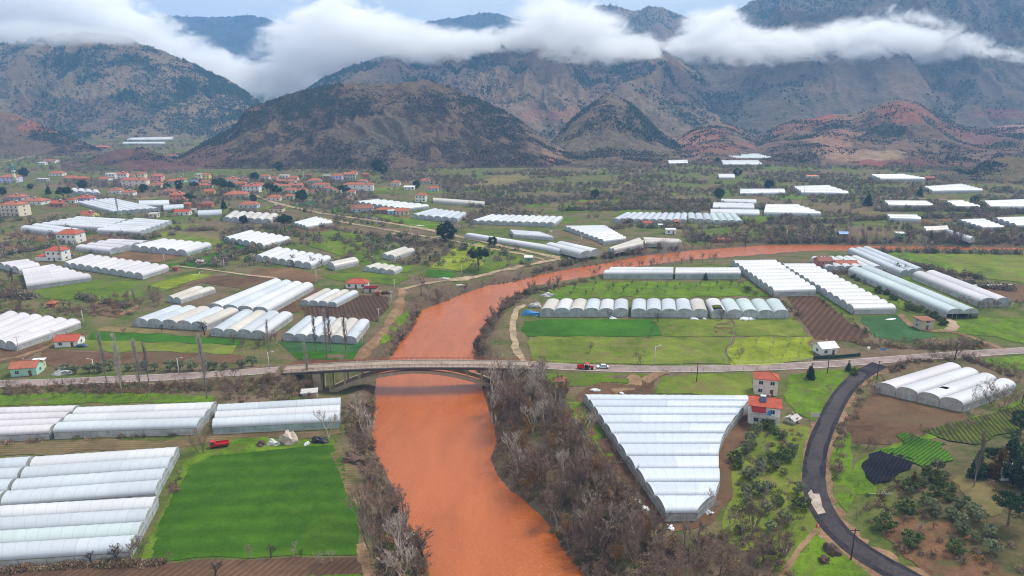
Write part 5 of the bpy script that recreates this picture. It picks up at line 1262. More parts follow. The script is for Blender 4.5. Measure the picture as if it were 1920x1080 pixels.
def car(px, py, colr, label, rot, name='car', L=4.4, z=None, cat='car'):
    x, y, gz_ = G(px, py); 
    if z is not None: gz_ = z; x, y = map(float, at_z(px, py, z))
    r = empty(name, (x, y, gz_), math.radians(rot)); props(r, label, cat)
    paint = plain('car paint ' + str(colr), colr, .25, .05, 1, .6); gl = HM['glass']; blk = plain('tyre rubber', (.02, .02, .02), .8); rim = plain('wheel rim', (.45, .46, .48), .35)
    prof = [(-.5, .32), (-.5, .62), (-.47, .78), (-.30, .86), (.18, .88), (.40, .80), (.49, .66), (.5, .35)]
    v = []; n = len(prof); W = .86
    for s, wd in ((-1, W), (-.72, W * .93 + .05), (.72, W * .93 + .05), (1, W)):
        pass
    m = MB()
    vs = [(p[0] * L, -W, p[1]) for p in prof] + [(p[0] * L, W, p[1]) for p in prof]
    m.add(vs, [tuple(range(n)), tuple(range(2 * n - 1, n - 1, -1))] + [(i, i + n, (i + 1) % n + n, (i + 1) % n) for i in range(n)])
    body = m.build('body', paint, r)
    bv = body.modifiers.new('Bevel', 'BEVEL'); bv.width = .06; bv.segments = 2
    cp = [(-.36, .85), (-.25, 1.32), (-.15, 1.42), (.08, 1.42), (.14, 1.36), (.27, .85)]
    m = MB(); n = len(cp)
    m.add([(p[0] * L, -W * (.95 - .18 * (p[1] - .85) / .57), p[1]) for p in cp] + [(p[0] * L, W * (.95 - .18 * (p[1] - .85) / .57), p[1]) for p in cp], [tuple(range(n)), tuple(range(2 * n - 1, n - 1, -1))] + [(i, i + n, (i + 1) % n + n, (i + 1) % n) for i in range(n)])
    m.build('cabin', paint, r)
    def quad(nm, pts):
        q = MB(); q.add(pts, [tuple(range(len(pts)))]); return q.build(nm, gl, r)
    for s in (-1, 1):
        yw = lambda zz: s * (W * (.95 - .18 * (zz - .85) / .57) + .012)
        quad('side_window', [(-.31 * L, yw(.92), .92), (-.23 * L, yw(1.3), 1.3), (-.02 * L, yw(1.34), 1.34), (-.02 * L, yw(.92), .92)])
        quad('side_window', [(0, yw(.92), .92), (0, yw(1.34), 1.34), (.12 * L, yw(1.3), 1.3), (.22 * L, yw(.92), .92)])
    quad('windscreen', [(.262 * L + .02, -.74, .92), (.262 * L + .02, .74, .92), (.155 * L + .02, .66, 1.34), (.155 * L + .02, -.66, 1.34)])
    quad('rear_window', [(-.345 * L - .02, -.74, .94), (-.345 * L - .02, .74, .94), (-.258 * L - .02, .66, 1.30), (-.258 * L - .02, -.66, 1.30)])
    for sx in (-.31, .31):
        for s in (-1, 1):
            w = MB(); w.tube((sx * L, s * (W - .2), .32), (sx * L, s * (W + .02), .32), .32, .32, 14); wo = w.build('wheel', blk, r)
            w = MB(); w.tube((sx * L, s * (W + .02), .32), (sx * L, s * (W + .035), .32), .18, .17, 10); w.build('rim', rim, wo)
    for s in (-1, 1):
        q = MB(); q.box(.488 * L, s * .62 - .2, .6, .5 * L + .015, s * .62 + .2, .74); q.build('headlight', plain('headlight', (.75, .75, .72), .2), r)
        q = MB(); q.box(-.5 * L - .015, s * .64 - .16, .6, -.488 * L, s * .64 + .16, .76); q.build('tail_light', plain('tail light', (.4, .02, .02), .3), r)
    return r


def truck(px, py, label, rot, z=None, L=5.2, name='truck', cabfirst=1):
    x, y, g0 = G(px, py)
    if z is not None: g0 = z; x, y = map(float, at_z(px, py, z))
    r = empty(name, (x, y, g0), math.radians(rot)); props(r, label, name)
    red = plain('red paint', (.45, .018, .02), .35, .12, 1, .5); blk = plain('tyre rubber', (.02, .02, .02), .8); gl = HM['glass']; s_ = L / 5.2
    m = MB(); m.box(-2.6 * s_, -.75, .55, 2.5 * s_, .75, .8); m.build('chassis', blk, r)
    m = MB(); m.hexa([(1.2 * s_, -.9, .6), (2.6 * s_, -.9, .6), (2.6 * s_, .9, .6), (1.2 * s_, .9, .6), (1.25 * s_, -.82, 2.2), (2.25 * s_, -.82, 2.2), (2.25 * s_, .82, 2.2), (1.25 * s_, .82, 2.2)]); c = m.build('cab', red, r)
    m = MB(); m.add([(2.53 * s_, -.7, 1.35), (2.53 * s_, .7, 1.35), (2.33 * s_, .68, 2.05), (2.33 * s_, -.68, 2.05)], [(0, 1, 2, 3)]); m.build('windscreen', gl, c)
    for s in (-1, 1):
        m = MB(); m.box(1.45 * s_, s * .885 - .015, 1.35, 2.2 * s_, s * .885 + .015, 1.95); m.build('side_window', gl, c)
    m = MB(); m.box(-2.6 * s_, -.95, .82, 1.1 * s_, .95, .95); m.box(-2.6 * s_, -.95, .951, 1.1 * s_, -.87, 1.5); m.box(-2.6 * s_, .87, .951, 1.1 * s_, .95, 1.5); m.box(-2.6 * s_, -.869, .951, -2.52 * s_, .869, 1.5); m.box(1.02 * s_, -.869, .951, 1.1 * s_, .869, 1.5); m.build('load_bed', red, r)
    for sx in (-1.7, 1.75):
        for s in (-1, 1): w = MB(); w.tube((sx * s_, s * .62, .42), (sx * s_, s * .9, .42), .42, .42, 14); w.build('wheel', blk, r)
    for s in (-1, 1): q = MB(); q.box(2.6 * s_, s * .6 - .14, .75, 2.63 * s_, s * .6 + .14, .95); q.build('headlight', plain('headlight', (.75, .75, .72), .2), r)
    return r


def tractor(px, py, label, rot, z):
    x, y = map(float, at_z(px, py, z)); r = empty('tractor', (x, y, z), math.radians(rot)); props(r, label, 'tractor')
    red = plain('red paint', (.45, .018, .02), .35, .12, 1, .5); blk = plain('tyre rubber', (.02, .02, .02), .8)
    m = MB(); m.hexa([(.3, -.4, .75), (1.9, -.35, .75), (1.9, .35, .75), (.3, .4, .75), (.3, -.38, 1.5), (1.85, -.3, 1.35), (1.85, .3, 1.35), (.3, .38, 1.5)]); m.build('bonnet', red, r)
    m = MB(); m.box(-1.0, -.45, .7, .3, .45, 1.05); m.box(-.6, -.3, 1.05, -.1, .3, 1.2); m.box(-.7, -.3, 1.2, -.6, .3, 1.7); m.build('seat', blk, r)
    m = MB(); m.box(-1.1, -.8, 2.35, .4, .8, 2.47); c = m.build('canopy', red, r)
    for sx in (-.95, .3):
        for s in (-1, 1): q = MB(); q.tube((sx, s * .7, 1.0), (sx, s * .7, 2.36), .05, .05, 5); q.build('canopy_post', blk, c)
    for s in (-1, 1):
        w = MB(); w.tube((-.6, s * .55, .72), (-.6, s * .95, .72), .72, .72, 16); w.build('wheel', blk, r); w = MB(); w.tube((1.4, s * .5, .42), (1.4, s * .75, .42), .42, .42, 14); w.build('wheel', blk, r)
    m = MB(); m.box(-4.1, -.9, .8, -1.5, .9, .95); m.box(-4.1, -.9, .951, -1.5, -.82, 1.6); m.box(-4.1, .82, .951, -1.5, .9, 1.6); m.box(-4.1, -.819, .951, -4.02, .819, 1.6); m.box(-1.58, -.819, .951, -1.5, .819, 1.6); m.box(-1.5, -.08, .75, -.9, .08, .85); tr = m.build('trailer', red, r)
    for s in (-1, 1): w = MB(); w.tube((-3.0, s * .6, .42), (-3.0, s * .85, .42), .42, .42, 14); w.build('trailer_wheel', blk, tr)
    return r


def heap_mesh(n, sx, sy, sz, seed, sharp=.35):
    bm = bmesh.new(); bmesh.ops.create_icosphere(bm, subdivisions=3, radius=1)
    for v in bm.verts:
        c = v.co; f = 1 + sharp * float(fbm(np.array([c.x * 1.6 + seed]), np.array([c.y * 1.6 + c.z * 1.3]), 4, seed)[0]) * 2
        v.co = Vector((c.x * f * sx, c.y * f * sy, max(-.15, c.z * f * sz)))
    me = bpy.data.meshes.new(n); bm.to_mesh(me); bm.free(); return me


def small_things():
    car(1130, 690, (.62, .64, .66), 'white saloon car on the road just behind the red tractor', 182, z=1.65)
    tractor(1103, 692.5, 'red tractor pulling a red trailer along the road', 0, 1.72)
    car(153, 651, (.05, .075, .12), 'dark blue car parked beside the white cottage', 4)
    truck(412, 838, 'old red truck parked by a bushy bare tree', 18 + 180)
    car(133, 481, (.03, .03, .035), 'black car parked beside the stepped-roof white house', 10)
    car(52, 399, (.5, .52, .54), 'silver car outside the three-storey village house', 0, L=4.2)
    car(652, 357, (.55, .56, .58), 'small white car in the village lane', 0, L=4.2)
    white = plain('crumpled white film', (.72, .73, .75), .5, .15, 2); buff = plain('buff canvas', (.52, .42, .36), .8, .2, 1); black = plain('black film', (.02, .02, .025), .5, .3, 2); brush = plain('dead brushwood', (.10, .06, .045), .95, .4, 3); pl = plain('greyed film', (.50, .49, .47), .6, .2)
    for px, py, w, d, h, mat, lab, nm in (
        (542, 830, 28, 3, 3.2, buff, 'large buff tarpaulin heap beside the big green field', 'tarpaulin_heap'), (512, 833, 24, 2, 1.6, pl, 'pale film heap left of the buff tarpaulin', 'plastic_heap'), (575, 834, 12, 1.2, .8, white, 'small white film scrap right of the buff tarpaulin', 'plastic_heap'),
        (598, 829, 34, 2, 1.5, black, 'black film heap beside the grey bare tree', 'plastic_heap'), (490, 834, 18, 2, 1.2, brush, 'brown brush heap at the far end of the rubbish row', 'brush_heap'),
        (1176, 914, 14, 1.5, .8, white, 'white film heap on bare soil, highest of three by the wedge greenhouse', 'plastic_heap'), (1196, 940, 18, 1.4, .7, white, 'winged white film heap, middle of three by the wedge greenhouse', 'plastic_heap'), (1210, 955, 20, 1.6, .8, white, 'long white film heap, lowest of three by the wedge greenhouse', 'plastic_heap'),
        (1257, 990, 13, 1.6, .7, white, 'white film heap below the tip of the wedge greenhouse', 'plastic_heap'), (1330, 962, 18, 1.5, .8, white, 'white film rolled beside the pale bare tree', 'plastic_heap'), (1118, 733, 20, 1.2, 1.0, white, 'white film scrap above the wedge greenhouse', 'plastic_heap'), (1166, 738, 9, .9, .6, white, 'small white bundle at the wedge greenhouse top edge', 'plastic_heap'),
        (1301, 599, 16, 1.5, .8, white, 'white film heap below the middle domed tunnels', 'plastic_heap'), (1321, 599, 9, 1.2, .7, white, 'smaller white film heap below the middle domed tunnels', 'plastic_heap'), (1401, 600, 26, 2, 1.2, white, 'big white film heap below the greenish tunnels', 'plastic_heap'), (1148, 597, 16, 1.5, .7, white, 'white film heap below the yellowed tunnels', 'plastic_heap'),
        (993, 590, 34, 2.2, 2.0, plain('blue tarpaulin', (.05, .22, .50), .5), 'blue tarpaulin heap at the end of the domed tunnels', 'tarpaulin_heap'), (1003, 576, 26, 2.5, 2.2, pl, 'grey rubbish heap behind the blue tarpaulin', 'rubbish_heap'), (1026, 555, 22, 2, 1.6, pl, 'pale film heap on the river bank above the domed tunnels', 'plastic_heap'),
        (862, 535, 20, 2, .8, pl, 'pale sheet lying on the bank by the river bend', 'plastic_heap'), (835, 522, 22, 1.6, .6, pl, 'pale plank pile on the green river meadow', 'plank_pile'), (725, 551, 20, 2, 1.4, brush, 'rubbish heap beside the maroon shed', 'rubbish_heap'), (660, 862, 40, 4, 1.8, brush, 'heap of cut branches on the left river bank', 'brush_heap'),
        (667, 850, 10, 1, .5, white, 'white litter on the branch heap', 'plastic_heap'), (55, 699, 34, 3, 1.8, plain('rubble', (.36, .31, .28), .9, .3, 2), 'rubble heap beside the dull green cottage', 'rubble_heap'), (118, 700, 42, 4, 2.0, pl, 'torn dusty film heap beside the road', 'plastic_heap'),
        (1640, 966 - 8, 0, 1, 1, None, '', ''), (1670, 599, 22, 2, .5, white, 'white film spread on the green strip end', 'plastic_heap'), (1850, 535, 92, 3, .5, white, 'long spread of white film above the wet brown plot', 'plastic_sheet'), (1560, 1035, 30, 3, 1.6, brush, 'brown brush heap in the roadside grass', 'brush_heap'),
        (1546, 1052, 20, 2, 1.3, brush, 'dark brush clump beside the brown brush heap', 'brush_heap'), (788, 424, 15, 1.6, 1.0, white, 'white bundle on the bright farm meadow', 'plastic_heap'), (693, 410, 26, 1.6, .8, pl, 'pale litter heap in the meadow by the brown farm', 'plastic_heap'), (1033, 434, 9, 1, .8, pl, 'pale pile on the far brown plot', 'plastic_heap')):
        if not nm: continue
        x, y, z = G(px, py); s = depth(x, y, z) / F; me = heap_mesh(nm, w * s / 2, d * .6, h, px % 37); me.materials.append(mat)
        o = obj(nm, me, None, (x, y, z - .05)); props(o, lab, nm.replace('_', ' '), 'heaps of film and rubbish')
    # chevron sign on the bend
    x, y, z = G(1532, 996); r = empty('road_sign', (x, y, z), .15); props(r, 'red and white chevron sign on the inside of the asphalt bend', 'sign')
    m = MB(); m.tube((0, 0, -.2), (0, 0, 1.6), .05, .05, 6); m.build('post', plain('sign post', (.5, .5, .5), .5), r)
    m = MB(); m.box(-.45, -.09, 1.0, .45, -.05, 2.0); p = m.build('sign_plate', plain('sign red', (.55, .02, .03), .4), r)
    m = MB(); m.add([(-.25, -.094, 1.9), (.0, -.094, 1.9), (.3, -.094, 1.5), (.0, -.094, 1.1), (-.25, -.094, 1.1), (.05, -.094, 1.5)], [(0, 1, 2, 5), (5, 2, 3, 4)]); m.build('chevron', plain('sign white', (.8, .8, .8), .4), p)
    x, y, z = G(1655, 664); r = empty('road_sign', (x, y, z), -.1); props(r, 'small blue direction sign at the road junction', 'sign')
    m = MB(); m.tube((-.5, 0, -.2), (-.5, 0, 2.4), .05, .05, 6); m.tube((.5, 0, -.2), (.5, 0, 2.4), .05, .05, 6); m.build('post', plain('sign post', (.5, .5, .5), .5), r)
    m = MB(); m.box(-1.1, -.09, 1.6, 1.1, -.05, 2.4); m.build('sign_plate', plain('sign blue', (.05, .2, .55), .4), r)
    # dark green fence by the white cabin
    fm = plain('dark green netting', (.02, .05, .035), .8)
    def fence(nm, pts, hgt, mat, lab, pm=None, sp=3.0, solid=True):
        w = [G(*p) for p in pts]; r = empty(nm, w[0]); props(r, lab, 'fence'); o = Vector(w[0]); a = MB(); k = 0
        for p, q in zip(w[:-1], w[1:]):
            p = Vector(p) - o; q = Vector(q) - o
            if solid:
                for sg in (0,):
                    d = (q - p).normalized(); nn = Vector((-d.y, d.x, 0)) * .04
                    a.hexa([p - nn, q - nn, q + nn, p + nn, p - nn + Vector((0, 0, hgt)), q - nn + Vector((0, 0, hgt)), q + nn + Vector((0, 0, hgt)), p + nn + Vector((0, 0, hgt))])
            else:
                for zz in (.5, .9, 1.3): a.tube(p + Vector((0, 0, zz * hgt / 1.5)), q + Vector((0, 0, zz * hgt / 1.5)), .02, .02, 3)
            n = max(1, int((q - p).length / sp))
            for i in range(n + 1):
                c = p.lerp(q, i / n); m_ = MB(); m_.tube(c + Vector((0, 0, -.3)), c + Vector((0, 0, hgt + .15)), .07, .07, 5); m_.build('post', pm or mat, r)
        a.build('netting' if solid else 'wire', mat, r)
    fence('fence', [(1525, 674), (1570, 672), (1613, 668)], 1.3, fm, 'dark green netting fence before the white cabin')
    fence('fence', [(1275, 697), (1340, 696), (1420, 694), (1462, 691)], 1.2, plain('fence wire', (.3, .28, .26), .7), 'wire fence along the near road edge', plain('pale fence post', (.3, .25, .2), .9), 4.0, False)
    fence('fence', [(1358, 676), (1368, 650), (1376, 625)], 1.4, plain('fence wire', (.3, .28, .26), .7), 'wire fence between the olive meadow and lime orchard', plain('pale fence post', (.42, .40, .36), .9), 3.0, False)
    fence('fence', [(1380, 683), (1430, 681), (1480, 679), (1522, 676)], 1.4, plain('fence wire', (.3, .28, .26), .7), 'wire fence on white posts below the lime orchard', plain('white fence post', (.60, .58, .52), .9), 3.0, False)
    x, y, z = G(1527, 788); r = empty('billboard', (x, y, z), -.2); props(r, 'small bare white frame board beside the curving asphalt', 'sign board')
    m = MB(); m.tube((-.9, 0, -.2), (-.9, 0, 2.6), .06, .06, 5); m.tube((.9, 0, -.2), (.9, 0, 2.6), .06, .06, 5); m.build('post', plain('pale fence post', (.42, .40, .36), .9), r); m = MB(); m.box(-1.3, -.1, 1.1, 1.3, -.06, 2.6); m.build('panel', plain('blank board', (.5, .5, .45), .7), r)
    # pale broken branches on the slope
    x, y, z = G(1655, 927); m = MB(); rr = random.Random(12)
    m.tube((-3.4, .3, .15), (1.2, -.3, .2), .08, .05, 4)
    for k in range(9): a = Vector((rr.uniform(0, .6), rr.uniform(-.3, .3), .15)); m.tube(a, a + Vector((rr.uniform(-.6, 2.4), rr.uniform(-.5, .5), rr.uniform(.2, 1.1))), .05, .02, 4)
    o = m.build('dead_branch', plain('bleached wood', (.52, .48, .42), .9), None, False, (x, y, z)); props(o, 'bleached tangle of pale branches on the grassy slope', 'branch')
    # goal frames on the pitch, satellite dish
    x, y, z = G(584, 379); m = MB(); m.tube((-1.8, 0, 0), (-1.8, 0, 2.4), .07); m.tube((1.8, 0, 0), (1.8, 0, 2.4), .07); m.tube((-1.8, 0, 2.4), (1.8, 0, 2.4), .07)
    o = m.build('goal_frame', plain('white goal', (.7, .7, .7), .5), None, False, (x, y, z)); props(o, 'white goal frame on the small football pitch', 'goal')
    for px, py, lab in ((1628, 660, 'white satellite dish on a mast in the orchard garden'), (126, 640, None)):
        if lab is None: continue
        x, y, z = G(px, py); r = empty('satellite_dish', (x, y, z)); props(r, lab, 'dish'); m = MB(); m.tube((0, 0, -.2), (0, 0, 1.4), .04); m.build('mast', GM['steel'], r)
        bm = bmesh.new(); bmesh.ops.create_cone(bm, cap_ends=False, segments=16, radius1=.7, radius2=.1, depth=.25); me = bpy.data.meshes.new('dish'); bm.to_mesh(me); bm.free(); me.materials.append(HM['frame']); d = obj('dish', me, r, (0, 0, 1.6)); d.rotation_euler = (1.2, 0, 0)
# ------------------------------------------------------------------ plants
def bark_mat(name, a, b):
    m = NT(name); n = m.noise(2.5, 4, m.objco(), .6); r = m.rnd()
    c = m.ramp(n, [(.3, a), (.7, b)]); c = m.mix(m.math('MULTIPLY', r, .45), c, tuple(x * .6 for x in a))
    return m.fin(c, .9, .15)


def leaf_mat(name, sat=1):
    m = NT(name); c = m.attr('Col'); r = m.rnd()
    h = m.node('ShaderNodeHueSaturation'); m.l.new(c, h.inputs['Color']); m.l.new(m.math('ADD', m.math('MULTIPLY', r, .5), .75), h.inputs['Value'])
    return m.fin(h.outputs[0], .75, .2)


class Tree:
    """grows a bare branching tree; limbs in one mesh, fine twigs in another"""
    def __init__(s, seed): s.r = random.Random(seed); s.lv = []; s.lf = []; s.tv = []; s.tf = []
    def tube(s, V, Fc, a, b, ra, rb, n):
        d = (b - a); u = d.orthogonal().normalized(); w = d.normalized().cross(u); o = len(V)
        for c, r in ((a, ra), (b, rb)):
            for k in range(n):
                t = 6.2832 * k / n; V.append(tuple(c + (u * math.cos(t) + w * math.sin(t)) * r))
        for k in range(n): Fc.append((o + k, o + (k + 1) % n, o + n + (k + 1) % n, o + n + k))
    def spike(s, a, b, r):
        d = (b - a); u = d.orthogonal().normalized(); w = d.normalized().cross(u); o = len(s.tv)
        for k in range(3):
            t = 2.0944 * k; s.tv.append(tuple(a + (u * math.cos(t) + w * math.sin(t)) * r))
        s.tv.append(tuple(b)); s.tf += [(o, o + 1, o + 3), (o + 1, o + 2, o + 3), (o + 2, o, o + 3)]
    def grow(s, p, d, L, r, lev, spread, up, nseg=4, kids=4, maxlev=3, twr=.03):
        rr = s.r; pts = [p]; dd = d.normalized()
        for k in range(nseg):
            dd = (dd + Vector((rr.gauss(0, .14), rr.gauss(0, .14), rr.gauss(0, .1) + up * .1))).normalized(); pts.append(pts[-1] + dd * L / nseg)
        if lev >= maxlev:
            for a, b in zip(pts[:-1:2], pts[2::2]): s.spike(a, b + (b - a) * .3, twr)
            return
        for k in range(nseg):
            ra = r * (1 - .75 * k / nseg); rb = r * (1 - .75 * (k + 1) / nseg)
            if lev < 2: s.tube(s.lv, s.lf, pts[k], pts[k + 1], ra, rb, 5 if lev == 0 else 4)
            else: s.tube(s.lv, s.lf, pts[k], pts[k + 1], ra, rb, 3)
        n = kids if lev < 2 else kids + 2
        for k in range(n):
            t = (rr.uniform(.25, 1) if lev else rr.uniform(.3, 1)); i = min(nseg - 1, int(t * nseg)); q = pts[i].lerp(pts[i + 1], t * nseg - i)
            ax = Vector((rr.gauss(0, 1), rr.gauss(0, 1), rr.gauss(0, .4))).normalized(); nd = (dd * (1 - spread) + ax * spread + Vector((0, 0, up * .3))).normalized()
            s.grow(q, nd, L * rr.uniform(.42, .68) * (1.15 - .4 * t), max(.018, r * .45), lev + 1, spread, up, nseg if lev < 1 else 3, kids, maxlev, twr)
    def done(s, name, bark, twig, split=True):
        if split:
            return (mesh_np('trunk', s.lv, np.array(s.lf), True, [bark]), mesh_np('crown', s.tv, np.array(s.tf), False, [twig]))
        n = len(s.lv)
        me = mesh_np(name, np.array(s.lv + s.tv), [np.array(s.lf), np.array(s.tf) + n], False, [bark])
        return me


def leaf_crown(seed, shape, n, size, c0, c1, clumps=40, rz=1.0):
    rg = np.random.default_rng(seed)
    C = []
    while len(C) < clumps:
        p = rg.uniform(-1, 1, 3)
        if shape(p): C.append(p)
    C = np.array(C); k = rg.integers(0, clumps, n)
    p = C[k] + rg.normal(0, .10, (n, 3)) * np.array([1, 1, rz])
    a = rg.normal(size=(n, 3)); a /= np.linalg.norm(a, axis=1)[:, None]; b = np.cross(a, rg.normal(size=(n, 3))); b /= np.linalg.norm(b, axis=1)[:, None]
    sz = size * rg.uniform(.6, 1.3, n)[:, None]
    tone = rg.uniform(0, 1, clumps)[k] * .7 + rg.uniform(0, 1, n) * .3
    col = np.array(c0)[None] * (1 - tone[:, None]) + np.array(c1)[None] * tone[:, None]
    return p, a, b, sz, np.repeat(col, 3, 0)


def crown_mesh(name, seed, shape, n, size, c0, c1, dims, z0, mat, clumps=40):
    p, a, b, sz, col = leaf_crown(seed, shape, n, size, c0, c1, clumps)
    P = p * np.array(dims) + np.array([0, 0, z0])
    v = np.stack([P - a * sz, P + a * sz * .6 + b * sz * .7, P + a * sz * .5 - b * sz * .8], 1).reshape(-1, 3)
    return mesh_np(name, v, np.arange(3 * n).reshape(n, 3), False, [mat], col)


PROTO = {}


def prune(o):
    return o


def make_protos():
    grey = bark_mat('grey bark', (.17, .14, .115), (.32, .265, .22)); brown = bark_mat('brown bark', (.12, .078, .052), (.23, .16, .11)); pale = bark_mat('pale bark', (.34, .29, .24), (.54, .47, .40)); ochre = bark_mat('ochre twigs', (.24, .125, .035), (.38, .21, .07)); dark = bark_mat('dark bark', (.050, .036, .030), (.11, .08, .066)); plum = bark_mat('plum twigs', (.19, .125, .090), (.32, .22, .165))
    lf = leaf_mat('foliage')
    def bare(key, seed, H, bark, twig, spread, up, stems=1, kids=5, maxlev=3, base=.22, twr=.045, kind='tree', lean=.1):
        t = Tree(seed); rr = t.r
        for k in range(stems):
            d = Vector((rr.gauss(0, lean if stems == 1 else .30), rr.gauss(0, lean if stems == 1 else .30), 1)); o = Vector((rr.gauss(0, .25), rr.gauss(0, .25), -.3)) if stems > 1 else Vector((0, 0, -.3))
            t.grow(o, d, H * (.62 if stems == 1 else rr.uniform(.5, .8)), base / (stems ** .4), 0, spread, up, 5, kids, maxlev, twr)
        if kind == 'shrub':
            me = t.done('bare_shrub', twig, twig, False); PROTO[key] = (None, me)
        else:
            PROTO[key] = t.done('tree', bark, twig)
    for i in range(3): bare(f'grey{i}', 100 + i, 9, grey, plum, .55, .5, 1, 6, 3, .22)
    for i in range(2): bare(f'multi{i}', 110 + i, 9, grey, plum, .38, 1.2, 5, 5, 3, .2)
    for i in range(2): bare(f'pale{i}', 120 + i, 10, pale, pale, .5, .7, 2, 5, 3, .24, .04)
    for i in range(2): bare(f'brown{i}', 130 + i, 7, brown, brown, .62, .3, 1, 6, 3, .2)
    for i in range(2): bare(f'ochre{i}', 140 + i, 6, ochre, ochre, .5, .6, 4, 5, 3, .1, .035)
    for i in range(2): bare(f'plum{i}', 150 + i, 7, brown, plum, .55, .6, 4, 5, 3, .12, .035)
    bare('black0', 160, 6.5, dark, dark, .6, .35, 1, 6, 3, .28, .045, lean=.05)
    bare('black1', 161, 6.5, dark, dark, .55, .5, 1, 6, 3, .24, .045, lean=.05)
    for i in range(3): bare(f'shrub{i}', 170 + i, 3.6, brown, [brown, plum, grey][i], .55, .6, 7, 4, 2, .07, .05, 'shrub')
    for i in range(2): bare(f'dshrub{i}', 180 + i, 3.2, dark, dark, .6, .4, 8, 5, 2, .07, .06, 'shrub')
    for i in range(2): bare(f'oshrub{i}', 190 + i, 3.2, ochre, ochre, .5, .7, 8, 5, 2, .06, .05, 'shrub')
    # poplars: slim upright
    for i in range(3):
        t = Tree(200 + i); rr = t.r; H = 16
        pts = [Vector((rr.gauss(0, .12) if k else 0, rr.gauss(0, .12) if k else 0, H * k / 8 - .3)) for k in range(9)]
        for k in range(8): t.tube(t.lv, t.lf, pts[k], pts[k + 1], .20 * (1 - k / 8.5), .20 * (1 - (k + 1) / 8.5), 5)
        for k in range(120):
            z = H * (.16 + .80 * rr.random() ** .8); f = z / H; a = rr.uniform(0, 6.28); ln = (1.2 + 2.6 * (1 - f)) * rr.uniform(.6, 1.2) * .95
            q = pts[min(7, int(f * 8))].lerp(pts[min(8, int(f * 8) + 1)], .5); q = Vector((q.x, q.y, z)); d = Vector((math.cos(a) * .33, math.sin(a) * .33, 1)).normalized()
            t.tube(t.lv, t.lf, q, q + d * ln, .035, .012, 3)
            for j in range(9):
                u = rr.uniform(.1, 1); e = q + d * ln * u; g = (d + Vector((rr.gauss(0, .3), rr.gauss(0, .3), .1))).normalized(); t.spike(e, e + g * rr.uniform(.6, 1.4), .022)
        PROTO[f'poplar{i}'] = t.done('poplar', [grey, pale, grey][i], [pale, pale, grey][i])
    # evergreens
    def trunk(H, r, lean=0, fork=0, seed=0):
        t = Tree(seed); top = Vector((lean, 0, H)); t.tube(t.lv, t.lf, Vector((0, 0, -.3)), top, r, r * .6, 6)
        for k in range(fork):
            a = 6.28 * k / max(1, fork) + .5; t.tube(t.lv, t.lf, top * .85, top + Vector((math.cos(a) * H * .4, math.sin(a) * H * .4, H * .45)), r * .5, r * .2, 4)
        return t
    ball = lambda p: np.dot(p, p) < 1 and np.dot(p, p) > .25
    dome = lambda p: (p[0] ** 2 + p[1] ** 2 + (p[2] * 1.0) ** 2 < 1) and p[2] > -.45
    for i in range(3):
        t = trunk(1.5, .22, .1, 3, i); PROTO[f'olive{i}'] = (mesh_np('trunk', t.lv, np.array(t.lf), True, [brown]), crown_mesh('crown', 300 + i, ball, 2600, .17, (.105, .125, .055), (.26, .28, .155), (1.9, 1.8, 1.5), 2.3, lf, 46))
    for i in range(2):
        t = trunk(5.0, .3, .3, 5, i); PROTO[f'pine{i}'] = (mesh_np('trunk', t.lv, np.array(t.lf), True, [brown]), crown_mesh('crown', 310 + i, dome, 4200, .24, (.014, .036, .014), (.050, .095, .034), (3.9, 3.6, 2.3), 6.6, lf, 60))
    for i in range(2):
        t = trunk(1.2, .25, 0, 3, i); PROTO[f'roundpine{i}'] = (mesh_np('trunk', t.lv, np.array(t.lf), True, [brown]), crown_mesh('crown', 320 + i, ball, 4200, .25, (.013, .034, .014), (.046, .088, .032), (3.2, 3.1, 2.9), 3.6, lf, 70))
    cone = lambda p: p[0] ** 2 + p[1] ** 2 < ((1 - p[2]) / 2) ** 2 * 1.0
    for i in range(2):
        t = trunk(2, .16, 0, 0, i); PROTO[f'conifer{i}'] = (mesh_np('trunk', t.lv, np.array(t.lf), True, [brown]), crown_mesh('crown', 330 + i, cone, 3600, .19, (.018, .044, .022), (.058, .105, .046), (1.7, 1.7, 3.3), 3.4, lf, 90))
    t = trunk(2, .18, 0, 0, 1); PROTO['goldconifer'] = (mesh_np('trunk', t.lv, np.array(t.lf), True, [brown]), crown_mesh('crown', 340, cone, 3200, .22, (.09, .055, .012), (.20, .12, .03), (2.2, 2.2, 3.6), 3.9, lf, 80))
    for i in range(2):
        t = trunk(1.0, .14, 0, 3, i); PROTO[f'greenbush{i}'] = (mesh_np('trunk', t.lv, np.array(t.lf), True, [brown]), crown_mesh('crown', 350 + i, ball, 1500, .18, (.065, .095, .025), (.16, .20, .055), (1.5, 1.5, 1.1), 1.2, lf, 34))


HEIGHT = dict(grey=9.5, multi=9.5, pale=10.5, brown=7.5, ochre=6.5, plum=7.5, black=7, shrub=3.6, dshrub=3.2, oshrub=3.2, poplar=16.5, olive=3.7, pine=8.8, roundpine=6.3, conifer=6.7, goldconifer=7.5, greenbush=2.3)
COUNT = {}
MOVED = {}


